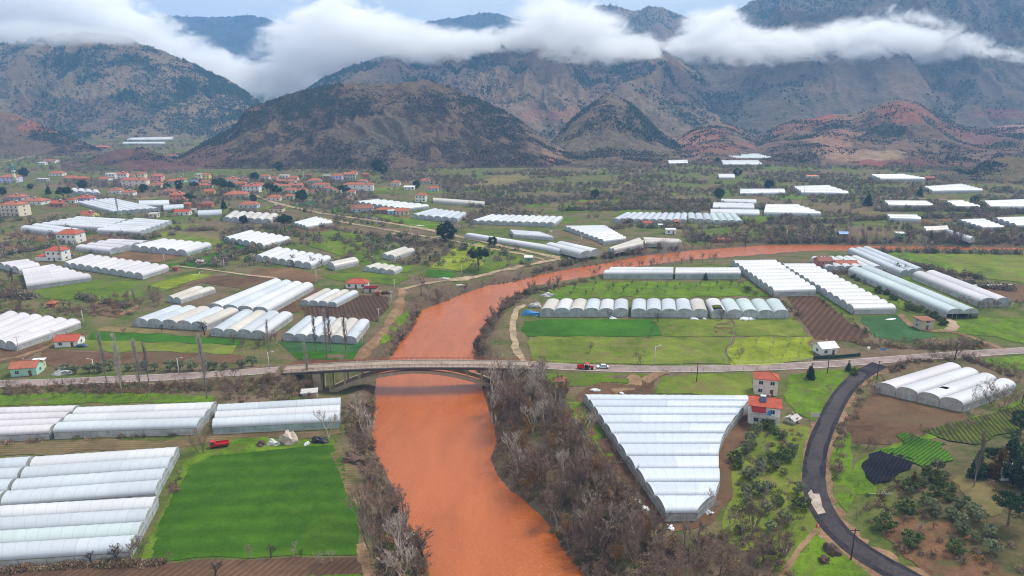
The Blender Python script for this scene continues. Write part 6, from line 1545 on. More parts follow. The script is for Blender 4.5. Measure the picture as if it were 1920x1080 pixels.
def plant(key, px, py, hpx=None, h=None, label=None, group=None, world=None, rz=None, name=None):
    """place one plant: height in picture pixels or metres"""
    x, y, z = world if world else G(px, py)
    fam = key.rstrip('0123456789')
    if hpx: h = hpx * depth(x, y, z) / F / CS
    sc = h / HEIGHT[fam]
    nm = name or dict(grey='bare_tree', multi='bare_tree', pale='bare_tree', brown='bare_tree', ochre='bare_tree', plum='bare_tree', black='bare_tree', shrub='bare_shrub', dshrub='bare_shrub', oshrub='bare_shrub', poplar='poplar_tree', olive='olive_tree', pine='pine_tree', roundpine='pine_tree', conifer='conifer_tree', goldconifer='conifer_tree', greenbush='green_bush')[fam]
    cat = {'bare_tree': 'tree', 'bare_shrub': 'shrub', 'poplar_tree': 'poplar', 'olive_tree': 'olive tree', 'pine_tree': 'pine', 'conifer_tree': 'conifer', 'green_bush': 'bush'}[nm]
    tr, cr = PROTO[key]
    if label and nm == 'bare_tree':
        if 'fruit' in label or 'sapling' in label: nm, cat = 'fruit_tree', 'fruit tree'
        elif fam in ('ochre', 'multi') or 'willow' in label: nm, cat = 'willow_tree', 'willow'
        elif 'bush' in label or 'shrub' in label or h < 4.2: nm, cat = 'bare_bush', 'bush'
    rz = R.uniform(0, 6.28) if rz is None else rz
    COUNT[nm] = COUNT.get(nm, 0) + 1
    if tr is None:
        o = obj(nm, cr, None, (x, y, z)); o.rotation_euler = (0, 0, rz); o.scale = (sc * R.uniform(.9, 1.3), sc * R.uniform(.9, 1.3), sc)
    else:
        o = empty(nm, (x, y, z), rz, sc); o.scale = (sc * R.uniform(.92, 1.1), sc * R.uniform(.92, 1.1), sc)
        obj('trunk', tr, o); obj('crown', cr, o)
    return props(o, label, cat, group)


def free(x, y, margin=0):
    for p in OBST:
        if inside(p, np.array([x]), np.array([y]))[0]: return False
    if inside(RIVER, np.array([x]), np.array([y]))[0]: return False
    return True


def scatter(poly, n, keys, h, label, group, mind=1.0, check=True):
    """individual plants spread over a picture polygon"""
    xs = [p[0] for p in poly]; ys = [p[1] for p in poly]; done = []; tries = 0
    while len(done) < n and tries < n * 40:
        tries += 1
        px, py = R.uniform(min(xs), max(xs)), R.uniform(min(ys), max(ys))
        if not inside(poly, np.array([px]), np.array([py]))[0]: continue
        w = G(px, py)
        if check and not free(w[0], w[1]): continue
        if any(math.hypot(w[0] - a, w[1] - b) < mind for a, b in done): continue
        done.append(w[:2]); plant(R.choice(keys), px, py, None, R.uniform(*h), label, group, w)


def line_scatter(pts, n, keys, h, label, group, jit=4):
    L = [0]
    for a, b in zip(pts[:-1], pts[1:]): L.append(L[-1] + math.dist(a, b))
    for k in range(n):
        s = L[-1] * (k + R.uniform(.1, .9)) / n; i = max(j for j in range(len(pts) - 1) if L[j] <= s); t = (s - L[i]) / (L[i + 1] - L[i])
        px = pts[i][0] + (pts[i + 1][0] - pts[i][0]) * t + R.uniform(-jit, jit); py = pts[i][1] + (pts[i + 1][1] - pts[i][1]) * t + R.uniform(-jit, jit) * .4
        w = G(px, py)
        if inside(RIVER, np.array([w[0]]), np.array([w[1]]))[0]: continue
        plant(R.choice(keys), px, py, None, R.uniform(*h), label, group, w)


BARE = ['grey0', 'grey1', 'grey2', 'brown0', 'brown1', 'plum0', 'plum1']
MIX = BARE + ['multi0', 'multi1']
SH = ['shrub0', 'shrub1', 'shrub2', 'dshrub0', 'dshrub1']


def plants():
    make_protos()
    one = [
     ('poplar0', 200, 719, 96, 'tall bare poplar, first of the pair left over the olive bushes'), ('poplar1', 229, 737, 112, 'tallest double-stemmed bare poplar by the road'), ('poplar0', 265, 737, 103, 'slim bare poplar, taller of the close pair by the road'), ('poplar2', 279, 716, 76, 'slim bare poplar, shorter of the close pair by the road'),
     ('poplar0', 388, 748, 122, 'lone bare poplar standing below the road edge'), ('poplar0', 577, 722, 82, 'bare poplar in front of the bridge approach railing'), ('poplar2', 592, 660, 70, 'dark poplar before the patchy greenhouse, first of four'), ('poplar0', 613, 672, 92, 'grey poplar before the patchy greenhouse, second of four'),
     ('poplar2', 620, 660, 88, 'dark poplar before the patchy greenhouse, third of four'), ('poplar2', 649, 669, 88, 'dark poplar before the patchy greenhouse, last of four'), ('poplar0', 505, 668, 70, 'grey poplar beside the clear four-span greenhouse'), ('poplar0', 1193, 1000, 82, 'pale slim poplar on the bare soil below the wedge greenhouse'),
     ('poplar2', 1826, 912, 110, 'dark slim dead conifer-like poplar on the wooded slope'), ('poplar1', 222, 403, 40, 'grey poplar before the sloping village greenhouse'), ('poplar1', 115, 490, 42, 'grey poplar before the stepped-roof white house'), ('poplar0', 1742, 320, 30, 'far poplar, taller of two beyond the brick house'), ('poplar0', 1750, 322, 26, 'far poplar, shorter of two beyond the brick house'), ('poplar1', 664, 397, 34, 'grey poplar before the bluish barn'),
     ('black0', 383, 628, 38, 'round dark bare tree in the field before the five-span greenhouse'), ('black1', 305, 623, 20, 'small dark bare tree before the five-span greenhouse'), ('plum0', 232, 627, 16, 'small grey bush on the strip before the five-span greenhouse'), ('plum1', 322, 619, 12, 'tiny bare bush at the foot of the five-span greenhouse'),
     ('plum0', 380, 850, 55, 'dense bushy bare tree beside the old red truck'), ('pale0', 616, 824, 74, 'pale spreading bare tree before the bluish three-span greenhouse'), ('pale1', 692, 838, 88, 'pale bare tree rising by the bridge arch foot'), ('black0', 171, 1056, 36, 'dark small bare tree before the lowest greenhouse, first of three'),
     ('black1', 221, 1052, 48, 'dark bare tree before the lowest greenhouse, second of three'), ('plum1', 250, 1055, 72, 'reddish bare tree at the corner of the lowest greenhouse'), ('grey1', 312, 1055, 30, 'olive grey small tree at the bottom edge of the big green field'), ('black0', 508, 1046, 38, 'dark small tree at the bottom edge of the big green field'),
     ('pale0', 552, 1043, 34, 'pale small bare tree at the bottom edge of the big green field'), ('black1', 565, 1042, 20, 'stubby dark tree next to the pale one at the field edge'), ('grey0', 470, 1047, 44, 'grey thin tree at the field bottom edge'), ('black0', 405, 1085, 48, 'dark bare tree on the furrowed strip'), ('pale1', 606, 1056, 30, 'crooked pale sapling, first of two on the furrows'), ('pale0', 622, 1054, 32, 'crooked pale sapling, second of two on the furrows'),
     ('brown0', 797, 1048, 110, 'wide bare tree leaning over the orange river'), ('pale0', 751, 1052, 130, 'pale forked bare tree in the bank thicket'), ('multi0', 712, 1040, 150, 'grey many-stemmed tree at the dirt bank'), ('pale1', 725, 1085, 90, 'whitish bare tree at the bottom of the bank'), ('pale0', 757, 1095, 100, 'whitish bush-like tree at the bottom of the bank'), ('grey0', 758, 975, 95, 'thin leaning bare tree over the water'),
     ('pale0', 1333, 963, 54, 'pale round bare tree at the wedge greenhouse corner'), ('plum0', 1106, 660, 22, 'small round grey tree on the olive meadow'), ('grey1', 1215, 632, 24, 'small grey tree at the end of the deep green crop'), ('plum1', 1199, 683, 34, 'thin bare tree on the meadow near the road'), ('black0', 1233, 603, 24, 'dark bare tree before the middle domed tunnels'), ('black1', 1141, 598, 20, 'dark bare tree before the yellowed tunnels'), ('black1', 1353, 600, 26, 'dark bare tree before the torn tunnel'),
     ('pale1', 1003, 750, 90, 'pale large bare tree at the right bridge end'), ('pale0', 975, 775, 115, 'pale large bare tree beside the bridge arch'), ('pale1', 930, 790, 110, 'pale leaning bare tree over the river below the arch'), ('multi1', 955, 800, 120, 'grey many-stemmed tree below the bridge'), ('pale0', 1020, 810, 85, 'pale bare tree in the ochre thicket'),
     ('conifer0', 1519, 710, 34, 'pointed dark green conifer on the lawn by the road'), ('conifer1', 1590, 695, 22, 'dark brown-green conifer at the road junction'), ('greenbush0', 1601, 702, 12, 'round clipped bush beside the junction conifer'), ('conifer0', 1323, 525, 16, 'little dark cypress before the second long greenhouse'),
     ('goldconifer', 1872, 895, 70, 'golden brown conifer on the wooded slope'), ('conifer1', 1890, 875, 80, 'tall dark green conifer at the slope edge'), ('conifer0', 1832, 895, 66, 'dark green conifer beside the slender dead tree'), ('pine0', 1890, 985, 62, 'broad dark pine at the frame edge on the slope'), ('goldconifer', 1712, 912, 34, 'mustard green tree among the slope bushes'),
     ('pine0', 415, 366, 30, 'biggest spreading dark pine in the village'), ('pine1', 431, 366, 24, 'dark pine touching the biggest village pine'), ('pine1', 508, 370, 26, 'double dark pine amid the dense roofs'), ('pine0', 521, 372, 20, 'smaller dark pine behind the roofs at the lane bend'), ('roundpine0', 566, 377, 20, 'round dark pine behind the football pitch'), ('pine1', 645, 372, 24, 'spreading dark pine by the little white house'),
     ('pine0', 535, 436, 32, 'solitary umbrella pine beside four low tunnels'), ('roundpine0', 838, 452, 34, 'solitary big dark round tree on the dirt track'), ('roundpine1', 923, 463, 18, 'small dark round tree by the long tunnel'), ('pine0', 897, 508, 42, 'lopsided dark pine on the lime meadow'), ('pine1', 122, 382, 30, 'umbrella pine over the brown barn'), ('roundpine1', 155, 355, 16, 'round dark pine below the uphill lane'), ('roundpine0', 46, 332, 16, 'round dark pine beside the minaret'),
     ('roundpine1', 57, 355, 10, 'low dark bush-pine before the mosque lane'), ('roundpine0', 5, 366, 14, 'dark evergreen at the frame edge by the grey house'), ('conifer0', 91, 364, 20, 'slim black-green cypress in the village meadow'), ('pine1', 358, 385, 22, 'dark round pine beside the coral house'), ('pine0', 365, 360, 18, 'dark pines behind the ochre house'), ('roundpine1', 336, 355, 16, 'dark round pine below the mint house'), ('roundpine0', 313, 356, 12, 'smaller dark pine below the mint house'), ('roundpine0', 270, 360, 14, 'dark evergreen below the long pinkish block'),
     ('conifer1', 420, 391, 22, 'dark conifer beside the pale blue house'), ('roundpine1', 475, 380, 14, 'dark evergreen behind the pale blue house roof'), ('roundpine0', 478, 338, 14, 'dark round tree by the highest white house'), ('roundpine0', 708, 322, 22, 'dark green tree pair on the slope above the farm'), ('roundpine1', 718, 326, 18, 'second of the dark tree pair on the slope'), ('roundpine0', 657, 315, 16, 'dark evergreen on the hill foot'), ('roundpine0', 781, 353, 14, 'dark round tree beside the white slanting shed'), ('roundpine1', 524, 320, 16, 'dark tree alone on the hill foot'), ('roundpine0', 457, 419, 14, 'dark green bush before the arched tunnels'),
     ('roundpine0', 1348, 372, 18, 'dark round tree above the small greenhouse stack'), ('roundpine1', 1382, 330, 14, 'far dark round tree beside a tiny greenhouse'), ('conifer1', 1626, 386, 30, 'tall dark conifer before the far hedges'), ('conifer0', 1724, 368, 22, 'far dark conifer on the plain'), ('roundpine0', 1441, 354, 16, 'far dark tree over the two-span greenhouse'), ('roundpine1', 1826, 383, 14, 'dark tree behind the broad far greenhouse'), ('roundpine0', 1116, 372, 16, 'dark tree far on the hedged plain'), ('roundpine0', 1345, 305, 9, 'dark bush before the turquoise greenhouse'),
     ('pale0', 1737, 470, 32, 'white birch on the far river bank, first of two'), ('pale1', 1728, 470, 30, 'white birch on the far river bank, second of two'), ('pale0', 1658, 470, 36, 'fan-shaped pale bare tree on the far river bank'), ('pale1', 1694, 478, 28, 'pale slim tree at the near bank, by the green hut'), ('pale0', 1264, 497, 48, 'white-stemmed tree on the near bank of the bend, first of two'), ('pale1', 1240, 495, 44, 'white-stemmed tree on the near bank of the bend, second of two'), ('pale1', 1311, 446, 30, 'white fan-shaped bare tree in the far meadow'),
     ('black0', 1680, 510, 26, 'dark bare tree behind the three-span grey greenhouse, taller'), ('black1', 1697, 513, 22, 'dark bare tree behind the three-span grey greenhouse, shorter'), ('grey1', 791, 554, 56, 'large grey bare tree on the left bank above the bend'), ('grey2', 806, 560, 40, 'grey bare tree beside the largest on the upper left bank'), ('pale0', 804, 562, 24, 'white dead tree on the upper left bank'), ('grey0', 695, 480, 24, 'grey tree at the old two tunnels'),
     ('grey2', 1555, 740, 26, 'grey bush beside the asphalt bend'), ('black0', 549, 492, 22, 'grey bare tree before the seven-span greenhouse, first'), ('black1', 585, 500, 26, 'grey bare tree before the seven-span greenhouse, second'), ('black0', 604, 500, 22, 'grey bare tree before the seven-span greenhouse, third'), ('black1', 22, 530, 34, 'large grey bare tree at the thicket by the six-span greenhouse'),
     ('plum0', 1385, 672, 24, 'dark pink flowering shrub by the orchard road', ), ('plum1', 1860, 760, 62, 'pinkish bare tree before the four big tunnels, larger'), ('pale1', 1822, 775, 48, 'pale bare tree before the four big tunnels'), ('plum0', 1885, 770, 50, 'brown bare tree at the end of the four big tunnels'), ('plum0', 1790, 672, 48, 'dark pink bare tree by the road behind the tunnels')]
    for t in one: plant(t[0], t[1], t[2], t[3], None, t[4], 'solitary trees')
    # right bank thicket
    A = [(905, 720), (1005, 705), (1060, 745), (1088, 800), (1135, 872), (1195, 950), (1240, 1005), (1180, 1075), (1060, 1025), (1020, 960), (960, 905), (940, 830), (925, 780)]
    scatter(A, 88, MIX + ['pale0', 'pale1', 'multi0', 'multi1', 'multi0', 'multi1'], (8, 13), 'leafless grey-brown tree in the dense thicket on the right river bank', 'right bank thicket trees', 2.0)
    scatter(A, 18, ['ochre0', 'ochre1'], (6, 9.5), 'ochre-twigged leafless willow in the dense thicket on the right river bank', 'right bank ochre willows', 3.0)
    scatter(A, 24, SH + ['oshrub0', 'oshrub1'], (1.8, 3.4), 'low bare shrub under the trees of the right river bank thicket', 'right bank shrubs', 1.2)
    B = [(1060, 1025), (1180, 990), (1260, 1005), (1340, 1000), (1420, 990), (1490, 1040), (1480, 1110), (1110, 1110)]
    scatter(B, 34, MIX + ['plum0', 'plum1', 'multi1'], (5, 10), 'leafless tree in the brown thicket below the wedge greenhouse', 'lower thicket trees', 2.5)
    scatter(B, 24, SH, (2, 3.6), 'low bare shrub in the brown thicket below the wedge greenhouse', 'lower thicket shrubs', 1.5)
    # left bank
    Cc = [(640, 760), (700, 745), (702, 850), (735, 930), (765, 990), (800, 1050), (800, 1100), (700, 1100), (705, 1000), (690, 900), (655, 835)]
    scatter(Cc, 24, ['grey0', 'brown0', 'plum0', 'plum1', 'brown1', 'multi0', 'grey1'], (5, 9), 'leafless tree on the left river bank below the bridge', 'left bank trees', 2.0)
    scatter(Cc, 36, SH, (1.8, 3.6), 'dark low shrub on the left river bank below the bridge', 'left bank shrubs', 1.0)
    # along the banks above the bridge
    line_scatter([(735, 668), (752, 645), (775, 615), (785, 590), (830, 572), (880, 553), (930, 538), (1000, 522)], 30, SH, (2, 4), 'brown shrub overhanging the water on the left bank above the bridge', 'upper left bank shrubs', 5)
    line_scatter([(735, 655), (770, 600), (790, 578), (850, 558), (940, 530), (1010, 512), (1100, 492)], 16, MIX, (4, 7.5), 'leafless tree on the left bank above the bridge', 'upper left bank trees', 7)
    line_scatter([(900, 690), (893, 655), (905, 620), (930, 590), (965, 560), (1010, 545)], 34, SH + ['dshrub0'], (2.2, 4.2), 'dark shrub on the right bank just above the bridge', 'upper right bank shrubs', 9)
    line_scatter([(905, 685), (900, 650), (920, 610), (945, 585), (985, 560), (1020, 545), (1060, 532)], 16, ['grey0', 'grey1', 'brown0', 'plum0', 'multi0', 'black0'], (5, 8), 'leafless tree on the right bank above the bridge', 'upper right bank trees', 10)
    line_scatter([(1100, 522), (1150, 510), (1230, 501), (1290, 494), (1340, 490)], 13, MIX + ['pale0'], (5, 9), 'leafless tree on the near bank of the upper river bend', 'river bend trees', 5)
    line_scatter([(1130, 490), (1200, 477), (1260, 470), (1330, 463), (1400, 458)], 18, MIX + ['pale1'], (5, 10), 'leafless tree on the far bank of the upper river bend', 'far bend trees', 5)
    line_scatter([(1600, 452), (1700, 453), (1800, 455), (1930, 457)], 22, ['pale0', 'pale1', 'grey0', 'multi0', 'grey1'], (7, 12), 'pale leafless tree along the straight far river bank', 'far bank trees', 8)
    # below the road on the left
    line_scatter([(0, 728), (120, 727), (250, 728), (330, 728), (420, 722), (520, 712)], 34, ['plum0', 'plum1', 'brown0', 'brown1', 'shrub0', 'shrub1'], (2.5, 5), 'bare reddish shrub on the slope below the left road', 'roadside shrubs', 8)
    scatter([(400, 712), (480, 702), (590, 700), (590, 742), (520, 745), (420, 752)], 24, ['plum0', 'plum1', 'brown0', 'grey1', 'shrub1'], (4, 7), 'leafless tree in the brown thicket beside the bridge approach', 'bridge approach thicket', 2)
    line_scatter([(10, 748), (120, 745), (260, 742), (300, 745)], 9, ['grey1', 'brown1', 'plum0'], (3, 5), 'small bare fruit tree on the green strip below the left road', 'strip fruit trees', 5)
    line_scatter([(95, 703), (150, 699), (235, 694), (330, 694), (420, 692), (480, 686)], 18, ['olive0', 'olive1', 'olive2'], (2.8, 4.2), 'grey-green olive bush in the row above the left road', 'roadside olive bushes', 4)
    # olive grove on the right
    scatter([(1395, 830), (1440, 795), (1500, 800), (1500, 900), (1510, 985), (1440, 1000), (1380, 960), (1375, 870)], 26, ['olive0', 'olive1', 'olive2', 'greenbush0'], (2.2, 3.8), 'grey-green olive tree in the grove beside the wedge greenhouse', 'grove olive trees', 3)
    scatter([(1395, 840), (1500, 800), (1515, 985), (1470, 1040), (1370, 980)], 26, ['plum0', 'brown0', 'grey0', 'shrub0', 'shrub2', 'dshrub0'], (2, 4.5), 'leafless bush in the grove between wedge greenhouse and asphalt', 'grove bushes', 2)
    scatter([(1690, 895), (1760, 880), (1800, 920), (1850, 990), (1880, 1050), (1800, 1010), (1740, 960), (1700, 930)], 24, ['olive0', 'olive1', 'olive2', 'greenbush1'], (2.0, 3.3), 'grey-green olive bush on the slope right of the asphalt', 'slope olive bushes', 2.4)
    scatter([(1850, 850), (1940, 790), (1940, 960), (1870, 930)], 8, ['roundpine0', 'conifer1', 'olive1', 'greenbush0', 'pine1'], (4, 7.5), 'dark evergreen in the clump at the slope top', 'slope evergreens', 3)
    scatter([(1560, 700 + 230), (1620, 900), (1700, 905), (1780, 1000), (1900, 1075), (1720, 1040), (1600, 990)], 22, ['shrub0', 'shrub2', 'dshrub0', 'plum0', 'brown0', 'greenbush1'], (1.8, 3.6), 'brown bush on the eroded slope right of the asphalt', 'slope bushes', 3)
    scatter([(1580, 740), (1640, 700), (1660, 720), (1600, 800), (1570, 900), (1550, 900)], 18, ['plum0', 'plum1', 'brown0', 'grey0', 'shrub1'], (3, 5), 'reddish bare bush between the asphalt and the brown plot', 'asphalt edge bushes', 2)
    line_scatter([(1600, 840), (1680, 838), (1760, 815), (1830, 800), (1880, 770)], 14, ['plum0', 'plum1', 'shrub0', 'brown1'], (2.8, 5), 'bare bush along the terrace edge below the four big tunnels', 'terrace edge bushes', 6)
    line_scatter([(1660, 700), (1710, 680), (1780, 672), (1880, 690), (1920, 720)], 18, ['plum0', 'plum1', 'shrub1', 'brown0'], (3, 5), 'reddish bare bush behind the four big tunnels', 'tunnel hedge bushes', 6)
    line_scatter([(1650, 650), (1700, 648), (1760, 655), (1850, 648)], 22, ['plum0', 'plum1', 'brown0', 'shrub0', 'grey1'], (3, 5.5), 'leafless bush in the hedge on the far side of the right road', 'right road hedge bushes', 6)
    line_scatter([(1380, 540), (1420, 552), (1445, 560), (1472, 575), (1500, 600)], 16, ['plum0', 'brown0', 'dshrub0'], (3, 5), 'bare bush along the edge of the nine-span greenhouse', 'greenhouse edge bushes', 6)
    line_scatter([(1530, 560), (1590, 600), (1640, 635)], 18, ['dshrub0', 'dshrub1', 'black0'], (1.4, 2.6), 'dark pruned vine stump along the furrowed field edge', 'field edge stumps', 4)
    line_scatter([(1590, 515), (1650, 548), (1720, 585), (1770, 610)], 22, ['greenbush0', 'greenbush1', 'black0', 'brown0'], (2, 4), 'small tree along the track of the long greenish tunnels', 'tunnel track trees', 8)
    line_scatter([(1800, 575), (1850, 580), (1915, 575)], 10, ['plum0', 'grey0', 'plum1'], (4, 7), 'leafless tree at the open ends of the pinkish long tunnels', 'tunnel end trees', 6)
    # orchards
    for row, (y0, n) in enumerate(((535, 12), (541, 12), (547, 11), (553, 8))):
        for k in range(n):
            plant(R.choice(['black0', 'black1', 'grey1', 'brown1']), 1060 + row * -8 + k * 31 + R.uniform(-6, 6), y0 + R.uniform(-1, 1), None, R.uniform(2.6, 4.6), 'small bare fruit tree in the orchard between long greenhouse and domed tunnels', 'orchard fruit trees')
    for row, y0 in enumerate((640, 650, 661, 672)):
        for k in range(5):
            plant(R.choice(['pale0', 'pale1', 'grey1']), 1392 - row * 3 + k * 29 + R.uniform(-3, 3), y0, None, R.uniform(2, 3.2), 'whitewashed bare fruit sapling in the lime orchard', 'lime orchard saplings')
    # thickets on the left plain
    scatter([(0, 520), (40, 530), (60, 580), (160, 575), (230, 560), (260, 560), (250, 590), (150, 590), (60, 600), (0, 590)], 34, ['grey0', 'grey1', 'plum0', 'plum1', 'brown0'], (4, 7.5), 'leafless grey tree in the thicket behind the pinkish six-span greenhouse', 'left plain thicket', 2)
    scatter([(235, 560), (290, 545), (320, 570), (250, 590)], 12, ['grey0', 'plum0', 'grey2'], (5, 8), 'leafless tree in the round thicket left of two dusty tunnels', 'round thicket', 2)
    scatter([(770, 480), (850, 455), (870, 458), (830, 485), (800, 500), (775, 498)], 22, ['brown0', 'brown1', 'plum0', 'black0'], (4, 7), 'dark leafless tree in the brown thicket by the two old tunnels', 'dark thicket', 2)
    line_scatter([(430, 640), (470, 660), (500, 640), (560, 640 - 8)], 12, ['plum0', 'brown0', 'grey0'], (4, 7), 'leafless tree between the clear four-span and patchy greenhouse', 'greenhouse gap trees', 8)
    line_scatter([(560, 462), (640, 458), (700, 470), (660, 475), (600, 470)], 14, ['plum0', 'grey0', 'brown1', 'plum1'], (3, 5.5), 'round bare bush in the central meadow', 'central meadow bushes', 8)


# ------------------------------------------------------------------ far hedges: one mass of bare scrub over the plain
def mass(name, P, hgt, wid, colors, tris, label, spread=1.0, tri=.34):
    """P (n,3) positions; every plant is a fuzzy tuft of small faces"""
    n = len(P); rg = np.random.default_rng(len(P))
    d = rg.normal(size=(n, tris, 3)); d /= np.linalg.norm(d, axis=2)[..., None]
    r = rg.random((n, tris, 1)) ** .45
    c = d * r; c[..., 2] = np.abs(c[..., 2] * .95) + .04
    c = c * np.stack([wid, wid, hgt], -1)[:, None, :] * np.array([.5, .5, 1.0]) + P[:, None, :]
    a = rg.normal(size=(n, tris, 3)); a[..., 2] += .8; a /= np.linalg.norm(a, axis=2)[..., None]
    b = np.cross(a, rg.normal(size=(n, tris, 3))); b /= np.linalg.norm(b, axis=2)[..., None]
    s = (tri * hgt)[:, None, None] * rg.uniform(.5, 1.2, (n, tris, 1))
    v = np.stack([c - a * s * .7, c + a * s * .7 + b * s * .22, c + a * s * .4 - b * s * .26], 2).reshape(-1, 3)
    col = np.asarray(colors)[:, None, :] * rg.uniform(.6, 1.35, (n, tris, 1))
    col = np.repeat(col.reshape(-1, 3), 3, 0)
    m = NT(name + ' twigs'); m.fin(m.attr('Col'), .9, .1)
    return props(obj(name, mesh_np(name, v, np.arange(len(v)).reshape(-1, 3), False, [m.mat], col)), label, None, None, 'stuff')


def blocked(x, y):
    b = inside(RIVER, x, y)
    for p in OBST:
        q = np.array(p)
        m = (x > q[:, 0].min() - 1) & (x < q[:, 0].max() + 1) & (y > q[:, 1].min() - 1) & (y < q[:, 1].max() + 1)
        if m.any(): b[m] |= inside(p, x[m], y[m])
    return b


def hedges():
    rg = np.random.default_rng(77); PX = []; PY = []
    def area(x0, x1, y0, y1, n): PX.append(rg.uniform(x0, x1, n)); PY.append(rg.uniform(y0, y1, n))
    def line(pts, n, j=2):
        t = rg.random(n) * (len(pts) - 1); i = t.astype(int); f = t - i; p = np.array(pts, float)
        q = p[i] * (1 - f[:, None]) + p[i + 1] * f[:, None]; PX.append(q[:, 0] + rg.normal(0, j, n)); PY.append(q[:, 1] + rg.normal(0, j * .4, n))
    # broad far plain
    for (x0, x1, y0, y1, n) in ((1100, 1960, 296, 318, 1300), (830, 1960, 318, 345, 1500), (830, 1960, 340, 380, 2200), (880, 1960, 378, 420, 1500), (200, 1000, 420, 500, 260), (1280, 1960, 418, 455, 600), (120, 840, 318, 350, 500), (120, 760, 335, 400, 950), (150, 470, 238, 276, 500), (600, 1060, 316, 350, 900), (-60, 300, 262, 300, 400), (-60, 700, 340, 420, 700), (-60, 330, 270, 325, 700), (500, 900, 405, 470, 300), (-60, 480, 420, 500, 260)):
        m = n * 2; x = rg.uniform(x0, x1, m); y = rg.uniform(y0, y1, m)
        X, Y = at_z(x, y, 0); keep = fbm(X / 55, Y / 38, 3, 31) + rg.normal(0, .10, m) > .03
        PX.append(x[keep][:n]); PY.append(y[keep][:n])
    for pts, n in (([(1100, 440), (1180, 425), (1290, 430), (1440, 420), (1560, 418)], 150), ([(880, 380), (1000, 377), (1150, 372), (1330, 380)], 260), ([(1050, 395), (1200, 393), (1330, 392)], 160), ([(1440, 412), (1560, 416), (1680, 410), (1800, 408), (1930, 400)], 320), ([(1430, 440), (1500, 450), (1560, 452)], 70),
                   ([(1640, 395), (1760, 395), (1900, 400)], 200), ([(480, 412), (600, 425), (720, 448), (800, 458)], 100), ([(560, 395), (640, 405), (760, 420)], 90), ([(300, 430), (420, 432), (520, 428)], 60), ([(0, 480), (60, 470), (110, 462)], 50), ([(180, 465), (250, 452), (330, 440)], 40), ([(400, 500), (440, 480), (480, 470)], 40),
                   ([(1460, 520), (1540, 515), (1600, 512)], 40), ([(1610, 474), (1700, 473), (1800, 475), (1930, 477)], 90), ([(1680, 490), (1760, 510), (1850, 525)], 60), ([(1780, 520), (1850, 540), (1900, 545)], 30), ([(1440, 455), (1600, 453), (1930, 455)], 120), ([(1000, 512), (1100, 488), (1200, 474)], 60), ([(140, 560), (240, 575)], 40), ([(0, 555), (60, 560)], 60)):
        line(pts, n)
    px = np.concatenate(PX); py = np.concatenate(PY)
    x, y, z = Garr(px, py); ok = ~blocked(x, y); x, y, z = x[ok], y[ok], z[ok]
    n = len(x); h = rg.uniform(2.0, 5.0, n) * (1 + .25 * (fbm(x / 80, y / 80, 2, 3))); w = h * rg.uniform(.8, 1.4, n)
    pal = np.array([(.21, .16, .125), (.27, .205, .16), (.18, .14, .105), (.32, .26, .20), (.13, .16, .06), (.24, .20, .115), (.32, .20, .085), (.09, .13, .05)])
    col = pal[rg.choice(len(pal), n, p=[.22, .2, .16, .12, .12, .08, .03, .07])]
    mass('hedgerow_scrub', np.stack([x, y, z - .2], -1), h, w, col, 105, 'far brown mass of leafless hedges across the valley floor', tri=.23)
    # undergrowth hugging banks and thickets near the river
    PX.clear(); PY.clear()
    def poly_area(poly, n):
        p = np.array(poly, float); m = n * 4; x = rg.uniform(p[:, 0].min(), p[:, 0].max(), m); y = rg.uniform(p[:, 1].min(), p[:, 1].max(), m); k = inside(poly, x, y); PX.append(x[k][:n]); PY.append(y[k][:n])
    poly_area([(905, 720), (1005, 705), (1060, 745), (1088, 800), (1135, 872), (1195, 950), (1240, 1005), (1180, 1100), (1085, 1100), (1020, 960), (945, 890), (940, 830), (925, 780)], 420)
    poly_area([(1060, 1025), (1180, 990), (1260, 1005), (1340, 1000), (1420, 990), (1490, 1040), (1480, 1110), (1110, 1110)], 240)
    poly_area([(640, 760), (703, 745), (705, 850), (740, 930), (768, 990), (803, 1050), (803, 1100), (705, 1100), (705, 1000), (690, 900), (655, 835)], 420)
    poly_area([(1395, 830), (1500, 800), (1515, 985), (1470, 1040), (1370, 980)], 70)
    poly_area([(1600, 930), (1700, 905), (1900, 1000), (1920, 1080), (1780, 1080), (1640, 1010)], 60)
    poly_area([(1840, 860), (1940, 790), (1940, 1000), (1870, 950)], 45)
    poly_area([(0, 522), (40, 535), (60, 582), (160, 577), (260, 560), (250, 590), (60, 602), (0, 595)], 220)
    poly_area([(400, 712), (590, 700), (590, 748), (420, 755)], 160)
    poly_area([(0, 724), (400, 718), (400, 736), (0, 740)], 260)
    line([(735, 668), (752, 645), (775, 615), (785, 590), (830, 572), (880, 553), (930, 538), (1000, 522), (1090, 505), (1150, 492)], 340, 5)
    line([(900, 700), (893, 655), (905, 620), (930, 590), (965, 560), (1010, 545), (1110, 522), (1200, 505)], 340, 6)
    line([(140, 1062), (250, 1058), (300, 1056)], 60, 4); line([(0, 1072), (140, 1062)], 50, 3); line([(0, 832), (200, 822), (330, 816)], 22, 2)
    line([(1600, 640), (1640, 650), (1760, 655), (1850, 648)], 120, 5); line([(1650, 700), (1720, 676), (1800, 670), (1900, 705)], 120, 5); line([(1560, 900), (1570, 800), (1610, 730)], 70, 8)
    line([(345, 875), (335, 900), (325, 925)], 8, 2)
    px = np.concatenate(PX); py = np.concatenate(PY); x, y, z = Garr(px, py); ok = ~blocked(x, y) & (z > WATER_Z - .3); x, y, z = x[ok], y[ok], z[ok]; n = len(x)
    h = rg.uniform(.6, 1.7, n); w = h * rg.uniform(1.2, 2.2, n)
    col = pal[rg.choice(len(pal), n, p=[.24, .18, .22, .1, .1, .06, .05, .05])] * np.array([1.12, 1.0, .86])
